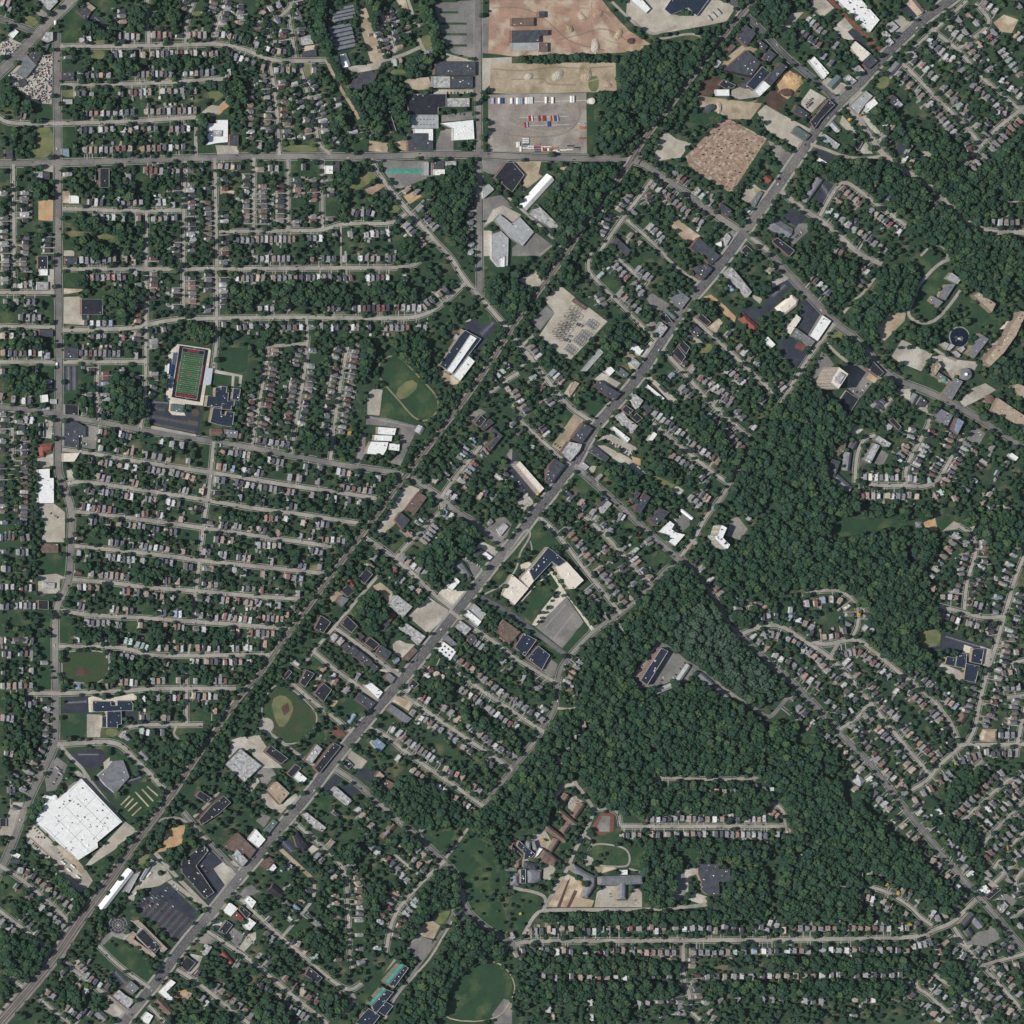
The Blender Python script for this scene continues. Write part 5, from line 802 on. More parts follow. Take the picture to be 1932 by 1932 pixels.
(2,2): '''13 n c u10|big school, navy elbow-shaped roof|130,445 275,265 410,375 352,412 302,376 166,522
11 c c u4|big school, cream link roof west of the navy elbow|62,502 130,424 164,452 164,524 126,572
10 c c u6|big school, cream south-west wing|-75,625 0,470 125,577 20,702
12 c c u2|big school, cream gymnasium at the east end|325,412 412,372 542,515 476,577 430,582 350,470
10 n b u6|navy roof south of the big school, western of two|20,1020 90,915 187,965 100,1087
10 n b u4|black square roof south of the big school, eastern of two|115,1105 200,1010 287,1080 225,1192
11 w t u6|white stepped hospital-like roof on the street to the wooded hill|1105,150 1190,65 1227,95 1205,130 1240,155 1307,170 1230,257 1180,222 1190,175 1160,165
5 w w gable|long narrow white roof at the small grey car park|1285,-25 1372,40 1356,57 1270,-10
12 d b u4|dark brick block beside the small grey car park|1040,60 1120,-30 1192,0 1090,102
9 l g gable|grey pitched roof east of the slab in the woods|1234,1278 1320,1151 1354,1167 1267,1298
8 l g gable|long grey pitched roof south of the slab in the woods|1064,1351 1211,1289 1225,1317 1092,1380
8 g g gable|grey garage row along the wood drive, western|1410,1240 1430,1225 1532,1290 1505,1322
8 g g gable|grey garage row along the wood drive, eastern|1520,1325 1545,1305 1642,1385 1615,1402''',
(3,2): '''8 n t u5|navy roof of the east side school, north-west wing|1430,1060 1500,1068 1496,1182 1415,1166 1425,1106
9 n t u2|navy roof of the east side school, western block|1335,1150 1352,1088 1424,1104 1410,1167
8 n t u3|navy roof of the east side school, north-east wing|1545,1025 1632,1035 1612,1150 1530,1132
9 n t u4|navy roof of the east side school, south-east wing|1494,1142 1597,1162 1567,1287 1477,1270
7 b t hip|brown hipped roof at the street junction on the east side|1430,1560 1470,1500 1512,1540 1470,1612
9 t t hip|tan brown church roof east of the junction on the east side|1615,1690 1640,1640 1742,1640 1736,1722 1690,1732 1620,1726
6 g g hip|dark roof beside the tennis-like court on the east side|1125,75 1172,75 1172,112 1130,117''',
(0,3): '''11 w w u46|huge white warehouse roof with many rooftop units|265,410 350,205 395,215 440,230 615,80 922,405 735,560 740,600 590,697 430,560 350,480
9 w w gable|long white platform canopy of the transit station|750,1055 965,765 1017,790 795,1077
7 l g u3|grey concourse roof beside the white platform canopy|930,940 1015,803 1062,780 975,942
5 u w u0|narrow blue grey walkway roof north-east of the station|1062,838 1150,690 1167,700 1074,850
8 k d u24|black elbow-shaped strip mall roof beside its black car park|1370,710 1530,575 1577,620 1480,740 1617,940 1550,987 1375,790
9 b b u4|brown grey bent roof north of the strip mall|1690,590 1730,560 1800,490 1932,620 1890,682 1850,640 1800,682 1770,640
11 s g u8|pale mottled block on the avenue next to the strip mall|1745,660 1790,610 1872,700 1830,747
10 k b u3|black-roofed apartment in the trees north of the gravel loop|1480,210 1510,170 1602,230 1560,267
10 k b u10|long black roof with many vents near the curved spur|1600,282 1690,210 1742,260 1660,342 1520,432 1500,392
9 t w u0|tan-roofed wing of the V-shaped building by the avenue, north-east side|1000,1152 1047,1145 1267,1365 1235,1392 1072,1212
9 t w u0|tan-roofed wing of the V-shaped building by the avenue, south-west side|945,1290 1008,1232 1030,1252 1010,1290 1182,1412 1160,1434
11 k w u10|black middle roof of the V-shaped building with skylights|1025,1262 1080,1212 1212,1350 1164,1402
7 w t u3|white roof south-east of the station crossroads, northern|1680,1080 1730,1010 1797,1060 1740,1122
7 r b u2|red brown roof with a blue patch south of the station crossroads|1758,1112 1788,1082 1842,1136 1815,1168
8 k b u1|black roof behind the red brown one south of the crossroads|1802,1064 1820,1040 1892,1100 1860,1136
7 k g u2|black roof between car lots south-east of the avenue|1650,1230 1710,1150 1757,1185 1700,1257
6 w w u4|white shop roof at the avenue car park, right|1840,1000 1880,965 1934,1010 1900,1062
7 w w u3|white roof beside the busy car lot, right|1840,1190 1880,1130 1934,1170 1880,1232
8 k b u1|black roof with cream lot on the avenue, south of the V-shaped building|1360,1490 1410,1420 1477,1470 1415,1542
6 s w u3|pale block near the avenue above the black roofed shop|1520,1390 1560,1330 1602,1350 1555,1422
7 w t u4|white angled roof on the avenue near the bottom left|1195,1690 1290,1595 1327,1620 1255,1690 1312,1740 1285,1772
7 r b gable|red brown long roof in the trees east of the black shop|1660,1390 1690,1380 1762,1460 1740,1482
9 g b u4|grey church roof by the avenue near the bottom left|930,1660 990,1605 1052,1660 1000,1712
8 s b u4|black and white church annex by the avenue near the bottom left|850,1720 898,1672 950,1716 1004,1745 1005,1772 965,1817 900,1762
6 w w u2|white roof at the bottom edge on the avenue|1060,1900 1110,1840 1157,1870 1120,1936
8 b b gable|brown grey church roof south-east of the avenue at the bottom|1170,1772 1200,1745 1312,1830 1270,1872
8 g b gable|grey gabled hall among houses at the bottom left|720,1860 760,1820 822,1880 780,1922
6 b b hip|small brown hipped house by the round plaza|735,1282 760,1255 787,1275 755,1307
5 k d u0|black shed roof at the west edge by the sandy lot|0,380 47,380 47,442 0,442
5 w w u1|white shop at the west avenue opposite the warehouse|90,660 112,635 157,655 140,682
5 d d u0|dark shop at the west avenue opposite the warehouse|80,690 152,690 146,722 85,717''',
(1,3): '''8 t b u6|tan brown square roof in the cracked lot by the avenue|80,165 150,90 257,190 180,277
6 w w u1|white square roof beside a burnt frame on the avenue|285,70 320,25 387,80 345,122
6 k b u0|burnt black frame beside the white square roof|235,42 300,-30 342,0 270,72
8 s w u9|pale mottled slab beside a dark car park on the avenue|565,180 605,140 727,245 690,282
7 t b u1|tan ruin roof in the trees, northern|900,60 930,20 972,60 935,102
7 b b u6|collapsed brown roof in the trees, southern|910,120 980,80 1052,120 1000,192
6 e g u4|dark green roofed shop in a grey lot by the avenue|65,470 140,390 167,410 95,502
7 w w u3|white roof at the left by the avenue below the grey lot|-60,540 0,460 72,540 20,602
11 k b gable|black steep church roof beside a dark car park|290,500 320,475 402,570 422,582 370,632 320,592
9 s b u10|long pale mottled terrace roof near the lawn by the avenue|340,350 385,335 532,450 500,482 430,452
8 b b u2|brown roofed block by the avenue next to the dirt lane|40,740 105,670 142,700 82,766
7 w w u2|white rear roof of the brown block next to the dirt lane|92,772 134,722 157,750 115,797
9 k b gable|large black gabled house west of the dirt lane|100,930 140,875 222,940 170,987
7 b b gable|narrow brown roof in the woods west of the park road|945,510 1030,420 1062,440 980,547
13 G t u0|southern school, green front roof, north part|970,1610 1090,1470 1120,1484 1000,1632
12 n t u6|southern school, navy roof of the north wing|1004,1634 1122,1488 1152,1510 1042,1662
13 G t u0|southern school, green front roof, middle part|845,1782 960,1652 984,1668 872,1794
12 n t u8|southern school, navy roof of the middle wing|875,1797 986,1672 1040,1690 900,1862
9 n t u3|southern school, low navy rear block|912,1832 980,1762 1037,1795 975,1872
12 n t u3|southern school, navy roof at the bottom edge|750,1922 850,1812 937,1870 860,1970
10 k b u4|long black terrace roof west of the southern school|370,1560 400,1500 502,1585 465,1622''',
(2,3): '''10 b t gable|brown gabled roof of the courtyard complex, north-west wing|345,290 405,190 442,215 380,312
10 b t gable|brown gabled roof of the courtyard complex, long middle wing|340,332 370,306 502,420 480,442
10 b t gable|brown gabled roof of the courtyard complex, north-east wing|455,350 520,265 557,285 490,382
10 b t gable|brown gabled roof of the courtyard complex, south-west wing|245,450 270,425 417,540 395,557
9 b t gable|grey brown roof of the courtyard complex, short south link|380,470 420,400 457,440 410,502
9 b t gable|grey brown roof of the courtyard complex, southern arm|280,610 330,530 362,550 310,637
10 b t hip|grey brown ring-shaped roof at the west of the sprawling complex|28,533 51,541 33,589 94,645 86,686 65,700 65,753 42,756 38,699 69,663 20,604 12,621 -21,598 -1,561
9 g t gable|long grey roof bar at the west of the sprawling complex|-30,753 36,753 36,775 -30,775
9 n t u4|narrow navy roof in the middle of the sprawling complex|66,765 105,765 104,870 66,870
11 n t u8|large navy roof between the wings of the sprawling complex|53,548 111,597 177,648 150,676 89,696 97,645 38,589
11 g t hip|grey pavilion roof at the north of the sprawling complex, western|114,564 148,552 150,584 130,618 111,595
11 g t hip|grey pavilion roof at the north of the sprawling complex, eastern|157,555 180,555 194,604 176,620
9 w g u0|white glass roof in the sprawling complex|204,601 233,610 194,661 170,679
11 d t hip|dark grey roof across the middle of the sprawling complex|101,704 202,727 180,772 98,733
10 g t hip|grey roofed south-east wing of the sprawling complex|127,773 186,765 235,772 229,848 173,873 132,864
12 b t hip|grey brown roofed wing of the sprawling complex nearest the courtyard|209,679 250,618 301,641 358,692 330,743 279,720 223,722
10 g t hip|grey roofed south-west wing of the sprawling complex|2,794 65,799 63,887 13,873
12 g t hip|grey hipped elbow roof beside the construction ground|455,770 475,725 560,780 640,820 640,890 580,982 535,970 580,860
11 g t hip|grey T-shaped hipped roof east of the construction ground|660,820 1000,810 1000,872 872,882 872,992 815,992 815,887 665,882
8 w w u2|small white roof behind the T-shaped grey roof|826,770 872,768 872,806 826,806
8 d t u12|dark stepped school roof in the southern woods|1405,725 1558,725 1560,760 1646,760 1646,856 1562,860 1566,956 1480,956 1430,920 1430,856 1405,800''',
(3,3): '''7 w w u10|white roof with dark vents at the south-east corner shops|1585,910 1635,870 1682,930 1630,967
8 k b u3|long black roof beside the white one at the south-east shops|1640,972 1720,900 1762,915 1670,992
6 s g u6|pale stepped roof in the lot below the south-east shops|1725,1050 1780,1000 1817,1040 1770,1097
13 d t gable|dark church nave roof in the south-east|1450,1182 1540,1092 1572,1120 1490,1212
9 g t gable|grey church wing east of the dark nave in the south-east|1540,1150 1590,1120 1642,1180 1600,1212
8 d t gable|small dark church hall south of the nave in the south-east|1490,1232 1520,1212 1557,1240 1520,1272
8 l b hip|large grey roofed villa in the lawn west of the hill road|650,100 690,50 735,90 710,140'''}
WALLC = {'b': 'wall_brick', 'c': 'wall_cream', 'w': 'wall_white', 'g': 'wall_grey', 't': 'wall_tan', 'd': 'wall_dark', 'p': 'wall_pink'}
LAND = []       # landmarks for tree labels: label, centre, radius
def walls(p, h, z0=0):
    n = len(p); v = [(a, b, z0) for a, b in p]+[(a, b, h) for a, b in p]
    return v, [(i, (i+1) % n, n+(i+1) % n, n+i) for i in range(n)]
def obb(p):     # best oriented box: centre, axis, half sizes
    best = None
    for i in range(len(p)):
        a, b = p[i], p[(i+1) % len(p)]; t = math.atan2(b[1]-a[1], b[0]-a[0]); c, s = math.cos(-t), math.sin(-t)
        X = [q[0]*c-q[1]*s for q in p]; Y = [q[0]*s+q[1]*c for q in p]; w, hh = max(X)-min(X), max(Y)-min(Y)
        if best is None or w*hh < best[0]:
            mx, my = (max(X)+min(X))/2, (max(Y)+min(Y))/2
            best = (w*hh, (mx*c+my*s, -mx*s+my*c), t, w/2, hh/2)
    _, ce, t, a, b = best
    if a < b: t += math.pi/2; a, b = b, a
    return ce, t, a, b
def rooftop_units(o, p, z, n, rr, big=1.0):
    ce, t, a, b = obb(p); q = inset(p, 1.6); k = 0; tries = 0
    while k < n and tries < n*12:
        tries += 1; u = rr.uniform(-a, a); w = rr.uniform(-b, b); x, y = ce[0]+u*math.cos(t)-w*math.sin(t), ce[1]+u*math.sin(t)+w*math.cos(t)
        if not inside((x, y), q): continue
        s1, s2, hh = rr.uniform(1.0, 2.8)*big, rr.uniform(1.0, 2.0)*big, rr.uniform(0.7, 1.8)*big
        mb = MB(); mb.box(x, y, z, z+hh, s1, s2, t); mb.box(x, y, z+hh, z+hh+0.15, s1*0.6, s2*0.6, t)
        mb.build('rooftop_unit', rr.choice(['metal_unit', 'metal_unit', 'metal_dark', 'roof_w']), o); k += 1
def building(label, seen, h, rk, wk, opt, idx):
    rr = random.Random(idx*13+5)
    p = ccw([up(q, h) for q in seen]); fill(BUILT, inset(p, -1.5)); fill(OPEN, inset(ccw(list(seen)), -1.0))
    cx = sum(q[0] for q in p)/len(p); cy = sum(q[1] for q in p)/len(p)
    name = next((n for w, n in (('church', 'church'), ('school', 'school'), ('warehouse', 'warehouse'), ('canopy', 'canopy'), ('shed', 'shed'), ('garage', 'garage'), ('apartment', 'apartment_block'), ('flats', 'apartment_block'), ('villa', 'villa'), ('store', 'store'), ('shop', 'shop'), ('factory', 'factory'), ('works', 'factory'), ('foundry', 'factory'), ('house', 'house_block')) if w in label), 'building')
    o = empty(name, (0, 0, 0)); tag(o, label, name.replace('_', ' ') if name not in ('house_block',) else 'building', None)
    wm = WALLC[wk]; rm = 'roof_'+rk; LAND.append((label, (cx, cy), p, h, o))
    if opt in ('gable', 'hip', 'saw'):
        ce, t, a, b = obb(p)
        if opt == 'saw':
            n = 7; v, f = walls(p, h-2.2); link('wall', v, f, wm, o); c, s = math.cos(t), math.sin(t)
            # ridges run along the longer side of the box in the photograph
            t2 = math.radians(12); ce2 = ce; c, s = math.cos(t2), math.sin(t2)
            X = [(q[0]-ce[0])*c+(q[1]-ce[1])*s for q in p]; Y = [-(q[0]-ce[0])*s+(q[1]-ce[1])*c for q in p]
            y0, y1 = min(Y)+0.5, max(Y)-0.5; n = max(4, int((y1-y0)/9)); d = (y1-y0)/n
            def span(yy):   # x extent of the outline at local y
                xs = []
                for i in range(len(p)):
                    a_, b_ = (X[i-1], Y[i-1]), (X[i], Y[i])
                    if (a_[1]-yy)*(b_[1]-yy) <= 0 and a_[1] != b_[1]: xs.append(a_[0]+(yy-a_[1])*(b_[0]-a_[0])/(b_[1]-a_[1]))
                return (min(xs), max(xs)) if len(xs) > 1 else None
            for i in range(n):
                ya, yb = y0+i*d, y0+(i+1)*d; sp = span((ya+yb)/2)
                if not sp: continue
                L_ = lambda x, y, z: (ce[0]+x*c-y*s, ce[1]+x*s+y*c, z)
                ym = ya+d*0.3; v = [L_(sp[0], ya, h-2.2), L_(sp[1], ya, h-2.2), L_(sp[1], ym, h), L_(sp[0], ym, h), L_(sp[1], yb, h-2.2), L_(sp[0], yb, h-2.2)]
                link('glazed_slope', v[:4], [(0, 1, 2, 3)], 'wall_glass', o)
                link('roof_bay', [v[3], v[2], v[4], v[5]], [(0, 1, 2, 3)], rm, o)
                link('gable_end', [v[0], v[3], v[5]], [(0, 1, 2)], wm, o); link('gable_end', [v[1], v[4], v[2]], [(0, 1, 2)], wm, o)
            return o
        rect = len(p) <= 5
        ridge = min(b*0.55, 5.0)
        e = max(3.0, h-ridge); v, f = walls(p, e); link('wall', v, f, wm, o)
        if rect:
            c, s = math.cos(t), math.sin(t); ov = 0.4; L_ = lambda x, y, z: (ce[0]+x*c-y*s, ce[1]+x*s+y*c, z)
            A, B = a+ov, b+ov; ra = A if opt == 'gable' else max(0.5, A-B)
            v = [L_(-A, -B, e), L_(A, -B, e), L_(ra, 0, e+ridge), L_(-ra, 0, e+ridge), L_(A, B, e), L_(-A, B, e)]
            rs = link('roof_slope', [v[0], v[1], v[2], v[3]], [(0, 1, 2, 3)], rm, o); link('roof_slope', [v[4], v[5], v[3], v[2]], [(0, 1, 2, 3)], rm, o)
            m2 = wm if opt == 'gable' else rm; nm = 'gable_end' if opt == 'gable' else 'roof_slope'
            link(nm, [v[1], v[4], v[2]], [(0, 1, 2)], m2, o); link(nm, [v[5], v[0], v[3]], [(0, 1, 2)], m2, o)
            vv, ff = box_geo(*L_(ra*0.5, b*0.35, 0)[:2], e, e+ridge+0.8, 0.9, 0.9, t); link('chimney', vv, ff, 'chimney_brick', rs)
        else:   # hipped cap that follows an irregular outline
            q0 = inset(p, -0.4); d = min(b*0.5, 5.5); q1 = inset(p, d); n = len(p)
            v = [(x, y, e) for x, y in q0]+[(x, y, e+d*0.6) for x, y in q1]
            for i in range(n): link('roof_slope', [v[i], v[(i+1) % n], v[n+(i+1) % n], v[n+i]], [(0, 1, 2, 3)], rm, o)
            rt = link('roof_top', v[n:], [tuple(range(n))], rm, o)
            vv, ff = box_geo(cx, cy, e, e+d*0.6+1.5, 1.2, 1.2, t); link('chimney', vv, ff, 'chimney_brick', rt)
        return o
    v, f = walls(p, h); wall = link('wall', v, f, wm, o)
    q = inset(p, 0.55 if rk == 'n' else 0.4); n = len(p); zr = h-0.55
    v = [(a, b, h) for a, b in p]+[(a, b, h) for a, b in q]+[(a, b, zr) for a, b in q]
    f = [(i, (i+1) % n, n+(i+1) % n, n+i) for i in range(n)]+[(n+i, n+(i+1) % n, 2*n+(i+1) % n, 2*n+i) for i in range(n)]
    link('parapet', v, f, 'coping_white' if rk in 'nkwcl' else 'wall_grey' if rk in 'sg' else 'coping_dark', o)
    roof = link('roof', [(a, b, zr) for a, b in q], [tuple(range(n))], rm, o)
    if opt.startswith('sky'):
        ns = int(opt[3:]); ce, t, a, b = obb(q); cols = ns//2
        for i in range(cols):
            for j in (-1, 1):
                u = (i+0.5)/cols*2*a-a; x, y = ce[0]+u*0.8*math.cos(t)-j*b*0.4*math.sin(t), ce[1]+u*0.8*math.sin(t)+j*b*0.4*math.cos(t)
                if inside((x, y), q): v, f = box_geo(x, y, zr, zr+0.7, 3.4 if ns == 6 else 2, 3.4 if ns == 6 else 1.6, t); link('skylight', v, f, 'roof_k' if ns == 6 else 'wall_glass', roof)
    elif opt.startswith('u'):
        nu = int(opt[1:]); rooftop_units(roof, p, zr, nu, rr, 1.25 if nu > 20 else 1.0)
    # facade windows on the larger blocks, one pane per bay and storey on the sides that face the camera and sun
    if h >= 10 and abs(area(p)) > 250:
        ns = int((h-1)/3.3)
        for i in range(n):
            a, b = p[i], p[(i+1) % n]; L_ = math.hypot(b[0]-a[0], b[1]-a[1]); nx, ny = (b[1]-a[1])/max(L_, 1e-6), -(b[0]-a[0])/max(L_, 1e-6)
            if nx > 0.2 or L_ < 8: continue
            nb = min(14, int(L_/4.5)); mb = MB(); t = math.atan2(b[1]-a[1], b[0]-a[0])
            for kx in range(nb):
                u = (kx+0.5)/nb
                for ks in range(min(ns, 6)):
                    mb.box(a[0]+(b[0]-a[0])*u+nx*0.02, a[1]+(b[1]-a[1])*u+ny*0.02, 1.2+ks*3.3, 2.9+ks*3.3, 1.7, 0.12, t)
            if nb: mb.build('window_panes', 'wall_glass', wall)['kind'] = 'stuff'
    return o
bi = 0
for (c, r), s in BL.items():
    for e in s.strip().split('\n'):
        hd, lab, q = e.split('|'); hh, rk, wk, opt = hd.split(); bi += 1
        building(lab, pts(c, r, q), float(hh), rk, wk, opt, bi)

# ---------------------------------------------------------------- tall blocks
def tall(name, label, cat, seen, h, roofm, wallm, stripe=None, balcony=False, units=6, seed=1):
    p = ccw([up(q, h) for q in seen]); fill(BUILT, inset(p, -1.5)); fill(OPEN, inset(ccw(list(seen)), -1)); fill(OPEN, inset(p, -2))
    o = tag(empty(name), label, cat); v, f = walls(p, h); wall = link('wall', v, f, wallm, o); n = len(p); q = inset(p, 0.5); zr = h-0.8
    v = [(a, b, h) for a, b in p]+[(a, b, h) for a, b in q]+[(a, b, zr) for a, b in q]
    f = [(i, (i+1) % n, n+(i+1) % n, n+i) for i in range(n)]+[(n+i, n+(i+1) % n, 2*n+(i+1) % n, 2*n+i) for i in range(n)]
    link('parapet', v, f, 'coping_white', o); roof = link('roof', [(a, b, zr) for a, b in q], [tuple(range(n))], roofm, o)
    rooftop_units(roof, p, zr, units, random.Random(seed), 1.6)
    for i in range(n):
        a, b = p[i], p[(i+1) % n]; L_ = math.hypot(b[0]-a[0], b[1]-a[1]); nx, ny = (b[1]-a[1])/max(L_, 1e-6), -(b[0]-a[0])/max(L_, 1e-6)
        if L_ < 5 or nx > 0.3: continue
        t = math.atan2(b[1]-a[1], b[0]-a[0]); nb = max(2, int(L_/4.6))
        for kx in range(nb):
            u = (kx+0.5)/nb; x, y = a[0]+(b[0]-a[0])*u, a[1]+(b[1]-a[1])*u
            if stripe and kx % 2 == 0:
                vv, ff = box_geo(x+nx*0.25, y+ny*0.25, 2, h-1.5, 2.0, 0.5, t); link('facade_strip', vv, ff, stripe, wall)
            else:
                for ks in range(int((h-3)/3.2)):
                    vv, ff = box_geo(x+nx*0.06, y+ny*0.06, 2.4+ks*3.2, 4.0+ks*3.2, 2.2, 0.2, t); link('window', vv, ff, 'wall_glass', wall)
                    if balcony: vv, ff = box_geo(x+nx*0.8, y+ny*0.8, 1.9+ks*3.2, 2.1+ks*3.2, 2.8, 1.6, t); link('balcony', vv, ff, 'wall_white', wall)
    LAND.append((label, (sum(a for a, b in p)/n, sum(b for a, b in p)/n), p, h, o)); return o, p
tw, tp = tall('tower_block', 'tallest apartment tower, pale striped facade, long black shadow', 'tower', pts(3, 1, '470.6,954.7 534.7,837.5 606.6,890.6 531.6,1004.7'), 47, 'roof_c', 'wall_cream', 'wall_pink', True, 4, 3)
ce, t, a, b = obb(tp); mb = MB(); mb.box(ce[0], ce[1], 46.2, 50, a*1.1, b*1.0, t); mb.build('penthouse', 'wall_white', tw); v, f = box_geo(ce[0], ce[1], 50, 50.3, a*1.15, b*1.05, t); link('penthouse_roof', v, f, 'roof_s', tw)
tall('tower_block', 'white L-shaped apartment tower at the edge of the wood', 'tower', pts(2, 2, '1573,105 1592,100 1624,120 1591,193 1646,247 1629,277 1601,275 1529,202 1529,182 1551,177'), 23.5, 'roof_w', 'wall_cream', 'wall_white', True, 8, 4)
tall('apartment_slab', 'long apartment slab with navy roof and salmon facade inside the wood', 'apartment block', pts(2, 2, '970,1270 1128,1026 1179,1051 1020,1308'), 17, 'roof_n', 'wall_pink', None, False, 5, 5)

# ---------------------------------------------------------------- campus: round roofs, turret
def round_hall(name, label, cat, c, r, x, y, rad, h, m, wallm, cap=None):
    sx, sy = up(W(c, r, x, y), h); o = tag(empty(name, (sx, sy, 0)), label, cat); n = 32
    ring = [(rad*math.cos(2*math.pi*i/n), rad*math.sin(2*math.pi*i/n)) for i in range(n)]
    v, f = walls(ring, h); link('wall', v, f, wallm, o)
    r2 = [(a*1.03, b*1.03, h) for a, b in ring]+[(a*0.3, b*0.3, h+rad*0.12) for a, b in ring]
    link('roof', r2, [(i, (i+1) % n, n+(i+1) % n, n+i) for i in range(n)]+[tuple(range(n, 2*n))], m, o)
    if cap:
        vv, ff = [], []
        for j in range(5):
            t = j*math.pi/8; vv += [(rad*0.28*math.cos(t)*math.cos(2*math.pi*i/n), rad*0.28*math.cos(t)*math.sin(2*math.pi*i/n), h+rad*0.1+rad*0.3*math.sin(t)) for i in range(n)]
        ff = [(j*n+i, j*n+(i+1) % n, (j+1)*n+(i+1) % n, (j+1)*n+i) for j in range(4) for i in range(n)]
        link('dome', vv, ff, cap, o)
    fill(OPEN, [(W(c, r, x, y)[0]+a*1.05, W(c, r, x, y)[1]+b*1.05) for a, b in ring]); LAND.append((label, (sx, sy), [(sx+a, sy+b) for a, b in ring], h, o))
round_hall('round_hall', 'round dark grey hall with a pale dome on the campus', 'hall', 3, 1, 1492, 892, 13, 9, 'roof_g', 'wall_tan', 'roof_w')
round_hall('storage_tank', 'round brown tank-like roof by the campus drive', 'tank', 3, 1, 1671, 1083, 10.5, 6, 'roof_b', 'wall_tan')
round_hall('turret', 'small green turret roof on the low campus wing', 'turret', 3, 1, 1328, 938, 4.6, 12, 'roof_G', 'wall_tan')
round_hall('storage_tank', 'small pale round tank beside the orchard strips and container yard', 'tank', 2, 0, 603, 762, 7, 7, 'roof_c', 'wall_white')
round_hall('water_tank', 'white round tank at the north corner of the huge warehouse', 'tank', 0, 3, 412, 222, 5.6, 12, 'roof_w', 'wall_white')
x, y = W(3, 1, 1440, 618)
disc_o = empty('fountain', (x, y, 0.5)); tag(disc_o, 'white fountain spray in the round dark pond', 'fountain')
mb = MB()
for i in range(60):
    t = R.uniform(0, 6.28); q = R.uniform(0, 11)*R.random()**0.5; mb.box(q*math.cos(t)*1.2, q*math.sin(t)*0.7-2, 0.02, 0.3+R.random()*max(0.1, 2.2-q*0.2), 0.5, 0.5, t)
mb.build('spray', 'roof_w', disc_o)['kind'] = 'stuff'
v, f = box_geo(0, 0, -0.4, 0.15, 3, 3, 0.3); link('nozzle_base', v, f, 'metal_dark', disc_o)

# ---------------------------------------------------------------- stadium: turf, markings, lettering, stands
def zs(x, y): return W(0, 1, 1147+x*0.4063, 573.6+y*0.4063)
fld = tag(empty('football_field'), 'football field with black surround and red lettering in the stadium', 'football field')
mat('turf_green', (58, 96, 60), (50, 86, 54), 0.05, 0.4); mat('turf_black', (34, 36, 46), (30, 32, 42), 0.2); mat('paint_red', (158, 62, 62), (140, 54, 56), 0.4)
sur = ccw([zs(510, 250), zs(1045, 330), zs(885, 1300), zs(360, 1210)]); link('surround', [(a, b, 0.62) for a, b in sur], [(0, 1, 2, 3)], 'turf_black', fld); fill(OPEN, inset(sur, -12))
cA, cB, cC, cD = [Vector(zs(*q)) for q in ((570, 290), (975, 350), (830, 1255), (425, 1190))]
def fp(u, v_): return (cA.lerp(cB, u)).lerp(cD.lerp(cC, u), v_)
def quad(u0, v0, u1, v1, z): return [(*fp(u0, v0), z), (*fp(u0, v1), z), (*fp(u1, v1), z), (*fp(u1, v0), z)]
for k in range(10):
    link('turf_band', quad(0, 1/12+k/12, 1, 1/12+(k+1)/12, 0.66), [(0, 1, 2, 3)], 'turf_green' if k % 2 else mat('turf_green_dark', (50, 86, 54), (44, 78, 50), 0.05, 0.4) and 'turf_green_dark', fld)
for k in range(21): link('yard_line', quad(0, 1/12+k/24-0.0008, 1, 1/12+k/24+0.0008, 0.70), [(0, 1, 2, 3)], 'paint_white', fld)
for q in ((0, 0, 0.008, 1), (0.992, 0, 1, 1), (0, 0, 1, 0.005), (0, 0.995, 1, 1)): link('boundary_line', quad(*q, 0.72), [(0, 1, 2, 3)], 'paint_white', fld)
for q in ((-0.06, 0.29, -0.01, 0.70), (1.01, 0.29, 1.06, 0.70)): link('bench_box', quad(*q, 0.70), [(0, 1, 2, 3)], 'paint_red', fld)
ang = math.atan2(*(cB-cA).yx)
def words(txt, u, v_, size, rot, m, name, zz=0.76):
    cu = bpy.data.curves.new(name, 'FONT'); cu.body = txt; cu.align_x = 'CENTER'; cu.align_y = 'CENTER'; cu.size = size; cu.offset = 0.02*size
    ob = bpy.data.objects.new(name+'_tmp', cu); COL.objects.link(ob); dg = bpy.context.evaluated_depsgraph_get(); me = bpy.data.meshes.new_from_object(ob.evaluated_get(dg)); bpy.data.objects.remove(ob)
    me.materials.clear(); me.materials.append(MATS[m]); p = fp(u, v_); o = bpy.data.objects.new(name, me); COL.objects.link(o); o.parent = fld; o.location = (p.x, p.y, zz); o.rotation_euler = (0, 0, ang+rot); return o
words('SHAW', 0.5, 0.043, 9.5, 0, 'paint_red', 'end_zone_lettering'); words('CARDINALS', 0.5, 0.957, 9.0, math.pi, 'paint_red', 'end_zone_lettering')
for k, tx in enumerate(('10', '20', '30', '40', '50', '40', '30', '20', '10')):
    words(tx, 0.14, 1/12+(k+1)/12, 2.2, math.pi/2, 'paint_white', 'yard_number'); words(tx, 0.86, 1/12+(k+1)/12, 2.2, -math.pi/2, 'paint_white', 'yard_number')
for u, v_, s_ in ((0.5, 0.5, 5), (0.72, 0.33, 3), (0.28, 0.69, 3)):    # red emblems: a bird head shape
    p = fp(u, v_); prof = [(-1, -.6), (-.2, -1), (.5, -.8), (.6, -.2), (1.2, 0), (.6, .35), (.3, .9), (-.4, 1.2), (-.3, .5), (-.9, .3)]
    o = link('midfield_emblem', [(x_*s_*0.6, y_*s_*0.6, 0) for x_, y_ in prof], [tuple(range(len(prof)))], 'paint_red', fld); o.location = (p.x, p.y, 0.75); o.rotation_euler = (0, 0, ang+math.pi/2)
